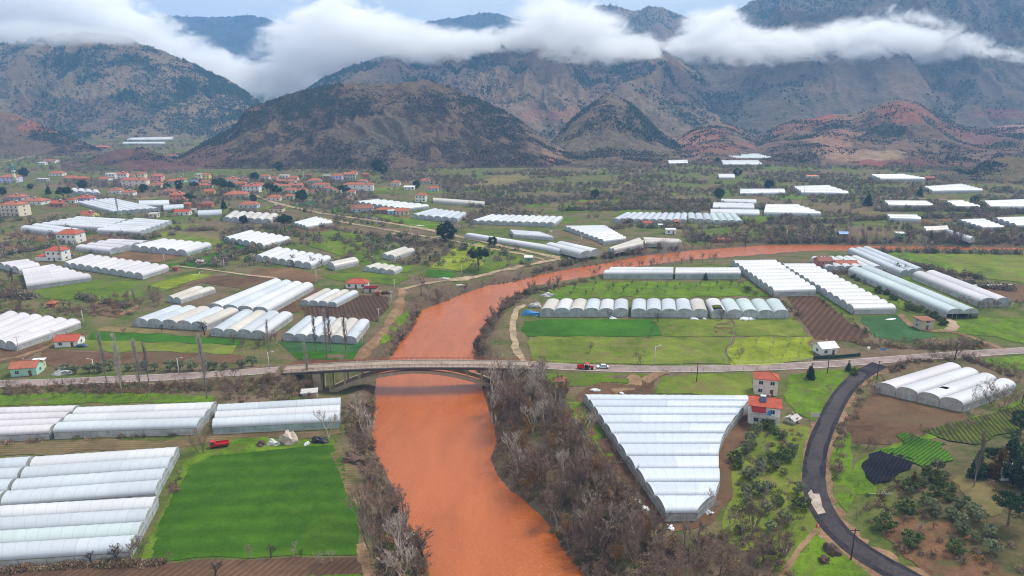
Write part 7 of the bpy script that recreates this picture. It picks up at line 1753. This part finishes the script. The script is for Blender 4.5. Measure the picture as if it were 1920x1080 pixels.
    mass('undergrowth', np.stack([x, y, z - .1], -1), h, w, col, 170, 'tangled brown undergrowth on banks, verges and thicket floors', tri=.26)
# ------------------------------------------------------------------ hills and mountains
HILLS = []


def hill_z(x, y):
    return float(gz(np.array([x]), np.array([y]))[0])


def hill(name, label, ridge, base_t, ridge_t, foot=None, seed=0, spur=.35, gul=110., power=1.15, pal=None, back=.5, nu=420, nv=150, patches=(), rough=1.0, scrub=None, fine=1.0):
    """ridge: silhouette (px,py); base_t / ridge_t: depth of foot and crest (number or list of (px, t))"""
    rx = np.array([p[0] for p in ridge], float); ry = np.array([p[1] for p in ridge], float)
    def lin(v, u): return np.full(u.shape, float(v)) if np.isscalar(v) else np.interp(u, [q[0] for q in v], [q[1] for q in v])
    u = np.linspace(rx[0], rx[-1], nu); v = np.concatenate([np.linspace(0, 1, nv), np.linspace(1, 1 + back, max(8, nv // 4))[1:]])
    U, V = np.meshgrid(u, v)
    rs = np.interp(u, rx, ry); k = np.ones(7) / 7; rs = np.convolve(np.pad(rs, 3, 'edge'), k, 'valid')
    bt, rt = lin(base_t, u), lin(ridge_t, u)
    # crest in world
    dz = -SN + CS * (540 - rs) / F; crest = CAM_H + dz * rt
    wy = CS + SN * (540 - rs) / F
    T = bt[None] + (rt - bt)[None] * V
    wx = (U - 960) / F * T; y = T * wy[None]     # plan position
    sc = gul
    w1 = fbm(wx / (sc * 1.6), y / (sc * 1.6), 3, seed + 50) * sc * .9
    rdg = ridged((wx + w1) / sc, (y * .35 + w1 * .4) / sc, 4, seed + 3, .45)
    rdg2 = ridged((wx + w1 * .6) / (sc * .33), (y * .5) / (sc * .33), 3, seed + 13)
    t = np.clip(V, 0, 1)
    prof = np.where(V <= 1, t ** power, 1 - .75 * ((V - 1) / back) ** 1.2)
    env = np.where(V <= 1, np.sin(np.pi * np.clip(t, 0, 1) ** .9) ** .8, -.15)
    H = np.maximum(crest, 2)[None]
    z = H * (prof + spur * .42 * env * (rdg - .15) + spur * .12 * env * rdg2 * .8)
    amp = np.clip(H * .04, .6, 11) * rough
    z = z + amp * (fbm(wx / 28, y / 28, 5, seed + 5, .55)) * np.clip(t * 4, 0, 1) * np.where(V <= 1, 1, .4)
    z = z + fine * np.clip(H * .012, .3, 3.5) * vnoise(wx / 7, y / 7, seed + 8) * np.clip(t * 4, 0, 1)
    edge = np.minimum(1, np.minimum(np.arange(nu), np.arange(nu)[::-1]) / (nu * .02))
    z = np.where(V <= .0, -6, z * (1 if name == 'mountain' else 1)) 
    nvv = len(v); i = np.arange(nvv * nu).reshape(nvv, nu)
    f = np.stack([i[:-1, :-1], i[:-1, 1:], i[1:, 1:], i[1:, :-1]], -1).reshape(-1, 4)
    # albedo
    soil, scr, green, rock = [np.array(c, float) for c in pal]
    n1 = fbm(wx / 60, y / 60, 5, seed + 20); n2 = fbm(wx / 14, y / 14, 4, seed + 30)
    conc = -rdg
    a = sstep(-.18, .22, n1 + .6 * n2)[..., None]
    col = soil * (1 - a) + scr * a
    g = sstep(.12, .32, conc * .45 + n1 * .8 + .35 * n2 + (np.clip(t, 0, 1)[..., ] - .5) * .5)[..., None]
    col = col * (1 - g) + green * g
    r_ = sstep(.34, .48, rdg * .6 + n2 * .7 - .05)[..., None] * .55
    col = col * (1 - r_) + rock * r_
    for (cx, cy, ax, ay, c, s) in patches:     # exposed soils: centre / size in picture px, colour, strength
        px, py = proj(wx, y, z)
        dd = ((px - cx) / ax) ** 2 + ((py - cy) / ay) ** 2 + 1.3 * fbm(wx / 50, y / 50, 4, int(cx) % 50) + .7 * n2 - .12
        m = (1 - sstep(.55, 1.0, dd))[..., None] * s
        col = col * (1 - m) + np.array(c) * (.85 + .3 * np.clip(n2, -1, 1))[..., None] * m
    m = NT(name + ' slopes'); p = m.pos(); at = m.attr('Col')
    d1 = m.noise(.35, 5, p, .7); d2 = m.noise(.06, 4, p, .65)
    dark = m.ramp(m.math('ADD', m.math('MULTIPLY', d1, .62), m.math('MULTIPLY', d2, .38)), [(.36, .62), (.5, 1.0), (.66, 1.25)])
    m.bump(m.math('ADD', d1, m.math('MULTIPLY', d2, 2.5)), 1.0, 3.5)
    m.fin(m.mix(1.0, at, dark, 'MULTIPLY'), .95, .05)
    me = mesh_np(name, np.stack([wx, y, z], -1).reshape(-1, 3), f, True, [m.mat], np.clip(col, .004, 1).reshape(-1, 3))
    props(obj(name, me), label, None, None, 'structure')
    if scrub:
        n, hmin, hmax, cols, need, seed2, nm, lab = scrub
        rg = np.random.default_rng(seed + 900); m_ = n * 6
        iu = rg.uniform(0, nu - 1.01, m_); iv = rg.uniform(2, nv * 1.02, m_)
        a0, b0 = iu.astype(int), iv.astype(int); fu, fv = iu - a0, iv - b0
        def s(A): return A[b0, a0] * (1 - fu) * (1 - fv) + A[b0, a0 + 1] * fu * (1 - fv) + A[b0 + 1, a0] * (1 - fu) * fv + A[b0 + 1, a0 + 1] * fu * fv
        X, Y, Z, cc, gg, tt = s(wx), s(y), s(z), s(conc), s(n1 + .4 * n2), s(np.clip(t, 0, 1))
        w = cc * .5 + gg * .8 + (tt - .5) * need[1] + rg.normal(0, .13, m_)
        keep = np.where((w > need[0]) & (Z > 1.5))[0][:n]
        X, Y, Z = X[keep], Y[keep], Z[keep]; k = len(X)
        ev = rg.random(k) < (sstep(0., .6, gg[keep] + (tt[keep] - .5) * .8) * .9)
        C = np.where(ev[:, None], np.array(cols[1])[None], np.array(cols[0])[None]) * rg.uniform(.65, 1.35, (k, 1))
        hh = rg.uniform(hmin, hmax, k) * np.where(ev, 1.25, .8); ww = hh * np.where(ev, rg.uniform(.7, 1.0, k), rg.uniform(1.0, 1.7, k))
        blobs(nm, np.stack([X, Y, Z - .15 * hh], -1), hh, ww, C, lab)


_ico = None


def blobs(name, P, h, w, col, label):
    """one mass of small rough shrub and tree crowns"""
    global _ico
    if _ico is None:
        bm = bmesh.new(); bmesh.ops.create_icosphere(bm, subdivisions=1, radius=1); bm.verts.ensure_lookup_table()
        _ico = (np.array([tuple(v.co) for v in bm.verts]), np.array([[v.index for v in f.verts] for f in bm.faces])); bm.free()
    V, Fc = _ico; n = len(P); rg = np.random.default_rng(n); nv = len(V)
    j = rg.uniform(.6, 1.35, (n, nv, 1))
    v = V[None] * j; v[..., 2] = v[..., 2] * .5 + .5
    taper = 1 - .45 * np.clip(v[..., 2:3], 0, 1)
    v = np.concatenate([v[..., :2] * taper, v[..., 2:3]], -1) * np.stack([w * .5, w * .5, h], -1)[:, None, :] + P[:, None, :]
    f = (Fc[None] + (np.arange(n) * nv)[:, None, None]).reshape(-1, 3)
    c = np.repeat(col[:, None, :], nv, 1) * rg.uniform(.75, 1.25, (n, nv, 1))
    m = NT(name + ' leaves'); m.fin(m.attr('Col'), .95, .05)
    props(obj(name, mesh_np(name, v.reshape(-1, 3), f, False, [m.mat], c.reshape(-1, 3))), label, None, None, 'stuff')


def hills():
    GRN = (.020, .034, .018); PUR = (.070, .052, .050); BRN = (.115, .085, .062); GRY = (.150, .125, .105); RED = (.30, .105, .070); TAN = (.30, .21, .13); OLV = (.075, .066, .036)
    near_pal = [(.150, .104, .068), (.080, .058, .046), (.045, .046, .025), (.062, .044, .040)]
    mid_pal = [(.21, .155, .095), (.098, .092, .052), (.018, .042, .024), (.21, .15, .105)]
    sc_near = [(.064, .051, .045), (.032, .045, .025)]; sc_mid = [(.062, .068, .042), (.030, .052, .026)]
    # small red-brown mound behind the village
    hill('hill', 'small red-brown mound behind the village', [(120, 332), (150, 314), (170, 299), (200, 286), (235, 278), (268, 277), (290, 284), (312, 294), (340, 312), (372, 328)], 905, 1010, seed=2, spur=.3, gul=40, pal=[(.15, .085, .062), (.085, .058, .05), (.07, .07, .035), (.085, .055, .055)], nu=220, nv=80, back=.9,
         patches=((300, 310, 40, 18, (.17, .085, .072), .8), (190, 318, 50, 10, (.10, .11, .045), .7)), scrub=(420, 1.0, 2.6, sc_near, (.05, .2), 1, 'mound_scrub', 'dark scrub on the small mound'))
    # central hill
    hill('hill', 'broad bare brown hill in the middle distance', [(262, 338), (300, 318), (340, 294), (380, 268), (430, 243), (446, 230), (456, 208), (480, 197), (520, 184), (570, 170), (620, 162), (660, 155), (700, 157), (750, 155), (800, 151), (835, 159), (870, 175), (905, 190), (945, 208), (985, 234), (1020, 257), (1050, 277), (1080, 292), (1115, 300), (1150, 312), (1200, 330), (1240, 338)],
         [(262, 980), (420, 925), (700, 905), (900, 930), (1240, 980)], [(262, 1060), (430, 1130), (800, 1230), (1050, 1150), (1240, 1050)], seed=5, spur=.48, gul=95, power=1.0, pal=near_pal, nu=760, nv=260, back=.8, rough=1.15,
         patches=((400, 300, 55, 30, (.16, .085, .072), .75), (335, 318, 40, 14, (.17, .085, .072), .7), (730, 262, 60, 40, (.15, .135, .11), .5), (910, 250, 10, 40, (.17, .13, .09), .5), (1050, 285, 30, 10, (.28, .18, .12), .8), (1035, 298, 12, 8, (.34, .16, .11), .9), (930, 330, 110, 12, (.16, .125, .08), .8), (640, 245, 60, 12, (.15, .115, .08), .6), (500, 320, 120, 12, (.09, .095, .045), .6), (850, 185, 50, 8, (.17, .13, .10), .5)),
         scrub=(17000, .9, 3.0, sc_near, (-.2, .1), 2, 'hill_scrub', 'dark scrub bushes dotted over the broad brown hill'))
    # cone hill
    hill('hill', 'steep dark cone-shaped hill beside the broad hill', [(985, 318), (1020, 285), (1045, 255), (1070, 225), (1095, 205), (1115, 190), (1135, 178), (1150, 178), (1165, 184), (1185, 196), (1205, 214), (1225, 235), (1255, 258), (1285, 280), (1310, 300), (1345, 322)],
         1080, 1330, seed=9, spur=.35, gul=80, power=1.05, pal=[(.165, .125, .08), (.09, .075, .05), (.044, .05, .027), (.10, .076, .06)], nu=420, nv=170, back=.8,
         patches=((1125, 225, 40, 26, (.20, .135, .09), .7), (1080, 255, 20, 20, (.18, .13, .08), .5), (1200, 290, 60, 12, (.09, .09, .045), .5)), scrub=(3600, 1.4, 3.8, sc_near, (-.1, .3), 3, 'cone_scrub', 'dark scrub bushes on the cone-shaped hill'))
    # foothills on the right, with red bare earth
    hill('hill', 'rumpled foothills with bare red earth', [(1180, 322), (1230, 300), (1270, 262), (1300, 240), (1340, 228), (1380, 238), (1420, 258), (1450, 240), (1490, 226), (1530, 222), (1560, 214), (1600, 214), (1640, 196), (1680, 186), (1720, 193), (1760, 214), (1800, 236), (1840, 244), (1880, 236), (1920, 232), (2000, 240), (2120, 262), (2260, 330)],
         [(1180, 1010), (1400, 1000), (1700, 940), (2260, 900)], 1520, seed=14, spur=.6, gul=105, power=.95, pal=[(.19, .125, .085), (.105, .076, .058), (.050, .054, .028), (.12, .078, .066)], nu=760, nv=230, back=.7, rough=1.2,
         patches=((1490, 238, 60, 12, (.30, .115, .075), .6), (1800, 240, 60, 14, (.26, .11, .08), .6), (1350, 275, 80, 10, (.30, .13, .085), .6), (1290, 252, 62, 14, (.35, .135, .082), .8), (1405, 236, 44, 10, (.34, .13, .08), .8), (1520, 222, 50, 12, (.40, .12, .065), .8), (1700, 212, 62, 20, (.33, .130, .080), .8), (1590, 218, 40, 14, (.30, .18, .12), .7), (1575, 268, 50, 22, (.36, .20, .135), .85), (1600, 290, 60, 14, (.40, .25, .165), .85), (1640, 308, 30, 10, (.32, .11, .09), .8), (1655, 290, 40, 9, (.38, .27, .17), .8), (1290, 265, 40, 10, (.42, .23, .16), .8), (1840, 260, 50, 22, (.22, .10, .085), .7), (1900, 240, 40, 9, (.40, .22, .19), .8), (1745, 308, 90, 9, (.24, .10, .08), .5)),
         scrub=(9000, 1.2, 3.4, sc_near, (.0, .1), 4, 'foothill_scrub', 'dark scrub and small pines dotted over the red foothills'))
    # dry knoll
    hill('hill', 'low dry grassy knoll near the right edge of the plain', [(1740, 366), (1775, 352), (1810, 330), (1840, 308), (1868, 294), (1890, 291), (1920, 297), (1960, 310), (2040, 340), (2120, 362)], 780, 900, seed=22, spur=.25, gul=40, power=1.0, pal=[(.16, .12, .065), (.11, .085, .05), (.065, .065, .03), (.10, .075, .06)], nu=260, nv=90, back=.8,
         patches=((1860, 320, 60, 20, (.15, .125, .06), .6),), scrub=(700, 1.0, 2.8, sc_near, (.0, .1), 5, 'knoll_scrub', 'scrub bushes on the dry knoll'))
    # left valley slope with red scar
    hill('hill', 'low left foothill with a red eroded scar', [(-420, 150), (-300, 170), (-160, 190), (-60, 200), (0, 208), (30, 213), (60, 226), (95, 242), (130, 256), (165, 270), (190, 282)], [(-420, 1080), (190, 1150)], [(-420, 1350), (190, 1240)], seed=26, spur=.35, gul=85, pal=near_pal, nu=320, nv=120, back=.8,
         patches=((70, 240, 70, 13, (.32, .125, .085), .9), (15, 218, 40, 10, (.27, .14, .10), .7)), scrub=(1700, 1.4, 3.6, sc_near, (-.05, .2), 6, 'left_scrub', 'dark scrub on the left foothill'))
    # left mountain
    hill('mountain', 'rounded wooded mountain on the left, its top brushing the cloud', [(-560, 150), (-400, 120), (-200, 104), (-60, 95), (0, 86), (50, 75), (90, 69), (130, 65), (180, 64), (225, 67), (250, 74), (275, 86), (310, 98), (345, 112), (390, 134), (430, 153), (460, 172), (485, 190), (510, 208), (560, 236)], [(-560, 1380), (560, 1620)], [(-560, 2000), (180, 2050), (560, 1900)], seed=31, spur=.45, gul=190, power=.92, pal=mid_pal, nu=620, nv=220, back=.7, rough=1.1,
         patches=((150, 215, 130, 24, (.17, .115, .085), .7), (60, 195, 50, 14, (.20, .12, .09), .6)), scrub=(15000, 2.6, 7.5, sc_mid, (-.12, .45), 7, 'left_mountain_woods', 'dark pine woods on the left mountain'))
    # middle mountain
    hill('mountain', 'long spurred mountain behind the hills, half in cloud', [(470, 232), (520, 198), (560, 174), (600, 152), (640, 133), (680, 118), (720, 106), (780, 96), (850, 84), (920, 66), (960, 58), (1000, 52), (1050, 62), (1100, 86), (1140, 99), (1180, 96), (1220, 93), (1255, 98), (1285, 116), (1310, 136), (1345, 166), (1380, 190), (1420, 214), (1470, 245)], [(470, 1680), (900, 1520), (1470, 1600)], [(470, 2100), (980, 2420), (1470, 2100)], seed=37, spur=.6, gul=230, power=.9, pal=[(.22, .155, .10), (.105, .085, .058), (.020, .044, .024), (.27, .19, .12)], nu=760, nv=260, back=.6, rough=1.2,
         patches=((930, 172, 60, 26, (.30, .19, .11), .65), (1060, 180, 30, 30, (.30, .20, .12), .6), (1180, 190, 90, 30, (.26, .17, .11), .6), (1080, 215, 60, 16, (.30, .14, .10), .6), (1250, 205, 70, 12, (.24, .19, .11), .6), (1000, 215, 30, 10, (.32, .17, .11), .7)),
         scrub=(15000, 2.6, 7.5, sc_mid, (-.06, .45), 8, 'middle_mountain_woods', 'dark pines dotted and massed over the middle mountain'))
    # big right mountain
    hill('mountain', 'huge wooded mountain rising out of the frame on the right', [(1130, 215), (1180, 150), (1230, 108), (1270, 80), (1310, 52), (1350, 32), (1390, 15), (1425, -4), (1470, -30), (1540, -62), (1640, -98), (1760, -122), (1900, -135), (2050, -120), (2250, -90), (2500, -40)], [(1130, 1900), (1500, 1560), (2500, 1500)], [(1130, 2700), (1500, 3000), (2500, 3000)], seed=43, spur=.42, gul=270, power=1.0, pal=[(.145, .115, .080), (.075, .075, .050), (.018, .042, .024), (.18, .135, .095)], nu=760, nv=300, back=.4, rough=1.1,
         patches=((1730, 160, 60, 30, (.27, .18, .12), .6), (1530, 165, 60, 20, (.25, .17, .11), .5), (1880, 215, 50, 12, (.26, .10, .08), .6)), scrub=(22000, 3.0, 8.5, sc_mid, (-.15, .55), 9, 'right_mountain_woods', 'dense dark pine woods on the huge right mountain'))
    # peaks behind
    hill('mountain', 'pine-topped peaks behind the cloud, left of the huge mountain', [(960, 90), (1010, 62), (1060, 36), (1095, 20), (1125, 11), (1150, 9), (1172, 17), (1195, 19), (1215, 13), (1240, 14), (1262, 24), (1290, 34), (1320, 40), (1360, 42), (1400, 60), (1450, 100)], 2700, 3400, seed=51, spur=.4, gul=260, pal=mid_pal, nu=420, nv=120, back=.4, scrub=(4500, 4.5, 10, sc_mid, (-.3, .4), 10, 'peak_woods', 'pine woods on the peaks behind the cloud'))
    hill('mountain', 'far flat-topped ridge showing blue between clouds', [(-300, 90), (-100, 70), (60, 60), (180, 48), (255, 33), (300, 30), (360, 31), (420, 32), (470, 29), (500, 34), (540, 52), (600, 72), (660, 78), (720, 66), (780, 46), (820, 37), (860, 32), (900, 24), (930, 25), (960, 32), (1000, 48), (1060, 70), (1120, 80)], 3400, 4700, seed=57, spur=.35, gul=380, pal=[(.06, .06, .055), (.04, .048, .04), (.018, .034, .026), (.07, .06, .055)], nu=520, nv=110, back=.3, scrub=(2600, 8, 15, sc_mid, (-.3, .4), 11, 'far_ridge_woods', 'far dark forest on the flat-topped ridge'))
    hill('mountain', 'blue valley-side slope beyond the left mountain', [(260, 110), (330, 104), (380, 112), (430, 130), (470, 152), (500, 168), (530, 172), (560, 160), (600, 140), (650, 120)], 2500, 3300, seed=63, spur=.35, gul=260, pal=[(.07, .07, .06), (.045, .05, .042), (.02, .036, .026), (.08, .07, .06)], nu=300, nv=90, back=.5)
    # hut on the summit
    X, Y, Z = at_t(801, 154, 1226)
    r = empty('hut', (float(X), float(Y), float(Z) - 2)); props(r, 'tiny orange hut on the very top of the broad brown hill', 'hut')
    m = MB(); m.box(-3, -2.5, -2, 3, 2.5, 3.2); m.build('wall', plain('orange plaster', (.5, .17, .08), .8), r); roof_mesh('gable', 6, 5, 3.2, 1.4, .3).build('roof', HM['tile'], r)
# ------------------------------------------------------------------ clouds, air, light, camera
def cloud(name, label, blobs_px, density, seed, thresh=1.05, nscale=.014, vox=5.0, soft=.5, fat=1.35):
    """a bank of mist as a real volume: soft ellipsoids broken up by noise, sampled on a grid"""
    E = []
    for px, py, t, rx, ry, rt in blobs_px:
        X, Y, Z = at_t(px, py, t); E.append((float(X), float(Y), float(Z), rx * 1.1 * t / F, rt, ry * fat * t / F))
    lo = [min(e[i] - e[i + 3] for e in E) for i in range(3)]; hi = [max(e[i] + e[i + 3] for e in E) for i in range(3)]
    ng = bpy.data.node_groups.new(name, 'GeometryNodeTree'); ng.interface.new_socket('Geometry', in_out='OUTPUT', socket_type='NodeSocketGeometry')
    ng.interface.new_socket('Geometry', in_out='INPUT', socket_type='NodeSocketGeometry')
    N, L = ng.nodes, ng.links
    go = N.new('NodeGroupOutput'); pos = N.new('GeometryNodeInputPosition')
    def mth(op, a, b=None, c=None):
        m = N.new('ShaderNodeMath'); m.operation = op
        for s, v in zip(m.inputs, (a, b, c)):
            if v is None: continue
            if isinstance(v, bpy.types.NodeSocket): L.new(v, s)
            else: s.default_value = v
        return m.outputs[0]
    tot = None
    for e in E:
        s = N.new('ShaderNodeVectorMath'); s.operation = 'SUBTRACT'; L.new(pos.outputs[0], s.inputs[0]); s.inputs[1].default_value = e[:3]
        d = N.new('ShaderNodeVectorMath'); d.operation = 'DIVIDE'; L.new(s.outputs[0], d.inputs[0]); d.inputs[1].default_value = e[3:]
        l = N.new('ShaderNodeVectorMath'); l.operation = 'LENGTH'; L.new(d.outputs[0], l.inputs[0])
        g = mth('MAXIMUM', mth('SUBTRACT', 1.0, l.outputs['Value']), 0.0)
        tot = g if tot is None else mth('MAXIMUM', tot, g) if False else mth('ADD', tot, g)
    sc = N.new('ShaderNodeVectorMath'); sc.operation = 'MULTIPLY'; L.new(pos.outputs[0], sc.inputs[0]); sc.inputs[1].default_value = (.55, .7, 1.1)
    nz = N.new('ShaderNodeTexNoise'); nz.inputs['Scale'].default_value = nscale; nz.inputs['Detail'].default_value = 7; nz.inputs['Roughness'].default_value = .72; nz.inputs['Distortion'].default_value = 1.2; L.new(sc.outputs[0], nz.inputs['Vector'])
    v = mth('SUBTRACT', mth('ADD', mth('MULTIPLY', mth('MINIMUM', tot, .9), 2.6), mth('MULTIPLY', mth('SUBTRACT', nz.outputs[0], .5), 14.0)), thresh)
    mask = mth('MINIMUM', mth('MULTIPLY', tot, 5), 1.0)
    dn = mth('MULTIPLY', mth('MULTIPLY', mth('MINIMUM', mth('MAXIMUM', mth('DIVIDE', v, soft), 0.0), 1.0), density), mask)
    vc = N.new('GeometryNodeVolumeCube'); L.new(dn, vc.inputs['Density'])
    vc.inputs['Min'].default_value = lo; vc.inputs['Max'].default_value = hi
    for ax, i in (('X', 0), ('Y', 1), ('Z', 2)): vc.inputs['Resolution ' + ax].default_value = max(8, int((hi[i] - lo[i]) / vox))
    m = NT(name + ' mist'); m.n.remove(m.p)
    pv = m.node('ShaderNodeVolumePrincipled'); pv.inputs['Color'].default_value = (.998, .998, .999, 1); pv.inputs['Density'].default_value = 1.0; pv.inputs['Anisotropy'].default_value = .3
    m.mat.cycles.volume_sampling = 'DISTANCE'
    m.l.new(pv.outputs[0], m.out.inputs['Volume'])
    sm = N.new('GeometryNodeSetMaterial'); L.new(vc.outputs[0], sm.inputs['Geometry']); sm.inputs['Material'].default_value = m.mat; L.new(sm.outputs[0], go.inputs[0])
    vd = bpy.data.volumes.new(name); vd.materials.append(m.mat)
    o = bpy.data.objects.new(name, vd); COL.objects.link(o)
    md = o.modifiers.new('mist', 'NODES'); md.node_group = ng
    props(o, label, None, None, 'stuff')
    return o


def clouds():
    A = [(-160, 15, 2300, 170, 90), (-20, 15, 2300, 170, 84), (90, 14, 2350, 150, 74), (190, 36, 2450, 110, 54), (270, 68, 2500, 85, 36), (340, 98, 2480, 80, 30), (405, 125, 2430, 75, 28), (460, 150, 2380, 70, 30), (520, 150, 2330, 80, 42), (570, 112, 2280, 95, 66), (612, 66, 2250, 95, 66),
         (672, 60, 2250, 100, 54), (742, 78, 2200, 100, 38), (820, 86, 2140, 100, 30), (895, 84, 2110, 80, 20), (950, 80, 2090, 60, 24), (1010, 52, 2070, 62, 50), (1065, 58, 2050, 80, 54), (1120, 76, 2030, 80, 42), (1180, 89, 2010, 62, 22), (1222, 98, 2000, 36, 10)]
    A = [(a, b, c, d, e, 240) for a, b, c, d, e in A]
    cloud('low_cloud', 'long white cloud bank lying across the mountains from the left', A, .030, 1, soft=1.6)
    B = [(1272, 92, 1950, 46, 20, 150), (1315, 70, 1960, 60, 42, 170), (1365, 66, 1980, 62, 44, 170), (1430, 88, 1980, 80, 32, 170), (1510, 88, 1980, 85, 34, 170), (1585, 84, 1980, 85, 42, 180), (1660, 76, 1980, 80, 52, 190), (1735, 84, 1980, 80, 42, 180), (1810, 98, 1980, 80, 30, 160), (1890, 109, 1980, 90, 22, 140), (1980, 118, 1980, 90, 18, 130)]
    cloud('low_cloud', 'narrow white cloud strip across the huge right mountain', B, .034, 2, soft=1.6)
    C_ = [(70, 62, 1850, 110, 26, 120), (170, 66, 1900, 90, 18, 120), (240, 72, 1900, 60, 16, 110)]
    cloud('low_cloud', 'thin veil of mist brushing the left mountain top', C_, .010, 3, thresh=.34, fat=1.0)


def haze():
    m = NT('valley haze'); m.n.remove(m.p)
    pv = m.node('ShaderNodeVolumePrincipled'); pv.inputs['Color'].default_value = (.30, .58, 1.0, 1); pv.inputs['Density'].default_value = HAZE; pv.inputs['Anisotropy'].default_value = 0
    m.l.new(pv.outputs[0], m.out.inputs['Volume'])
    m.mat.cycles.homogeneous_volume = True
    b = MB(); b.box(-5200, -300, -40, 5200, 6800, 860)
    o = b.build('haze', m.mat); props(o, 'thin bluish air filling the valley', None, None, 'stuff')


HAZE = 1.5e-4
SUN_EL, SUN_AZ = 56, 58


def sky():
    w = bpy.data.worlds.new('World'); S.world = w; w.use_nodes = True; t = w.node_tree; n, l = t.nodes, t.links
    bg = n['Background']; bg.inputs['Strength'].default_value = .088
    st = n.new('ShaderNodeTexSky'); st.sky_type = 'NISHITA'; st.sun_disc = False; st.sun_elevation = math.radians(SUN_EL); st.sun_rotation = math.radians(SUN_AZ); st.air_density = 1.5; st.dust_density = 2.0
    tc = n.new('ShaderNodeTexCoord'); mp = n.new('ShaderNodeMapping'); mp.inputs['Scale'].default_value = (1, 1, 3.2); l.new(tc.outputs['Generated'], mp.inputs[0])
    nz = n.new('ShaderNodeTexNoise'); nz.inputs['Scale'].default_value = 4.5; nz.inputs['Detail'].default_value = 7; nz.inputs['Roughness'].default_value = .55; nz.inputs['Distortion'].default_value = .5; l.new(mp.outputs[0], nz.inputs[0])
    rp = n.new('ShaderNodeValToRGB'); e = rp.color_ramp.elements; e[0].position = .36; e[0].color = (6.0, 6.3, 6.8, 1); e[1].position = .66; e[1].color = (8.0, 8.1, 8.2, 1); l.new(nz.outputs[0], rp.inputs[0])
    mx = n.new('ShaderNodeMix'); mx.data_type = 'RGBA'; mx.inputs[0].default_value = .94; l.new(st.outputs[0], mx.inputs[6]); l.new(rp.outputs[0], mx.inputs[7]); l.new(mx.outputs[2], bg.inputs[0])
    sd = bpy.data.lights.new('Sun', 'SUN'); sd.energy = 2.9; sd.angle = math.radians(20); sd.color = (1, .95, .86)
    so = bpy.data.objects.new('Sun', sd); COL.objects.link(so)
    el, az = math.radians(SUN_EL), math.radians(SUN_AZ)
    d = Vector((math.sin(az) * math.cos(el), math.cos(az) * math.cos(el), math.sin(el)))   # towards the sun
    so.rotation_euler = (-d).to_track_quat('-Z', 'Y').to_euler(); so.location = (0, 0, 1500)
    S.view_settings.view_transform = 'Standard'; S.view_settings.look = 'None'; S.view_settings.exposure = EXPO; S.view_settings.gamma = 1
    cd = bpy.data.cameras.new('Camera'); cd.sensor_width = 36; cd.lens = 24; cd.clip_end = 20000; cd.clip_start = 1
    co = bpy.data.objects.new('Camera', cd); COL.objects.link(co); co.location = (0, 0, CAM_H); co.rotation_euler = (math.pi / 2 - TH, 0, 0); S.camera = co
    c = S.cycles; c.max_bounces = 16; c.diffuse_bounces = 2; c.glossy_bounces = 2; c.transmission_bounces = 2; c.transparent_max_bounces = 12; c.volume_bounces = 16; c.volume_step_rate = 1.0; c.use_denoising = True; c.filter_width = 1.1; c.denoising_prefilter = 'ACCURATE'


EXPO = 0.62
import time
_t = time.time()
for fn in (ground, fields, greenhouses, houses, bridge, poles, small_things, plants, hedges, hills, clouds, haze, sky):
    fn(); print(fn.__name__, round(time.time() - _t, 1), flush=True)
print('plants', COUNT)
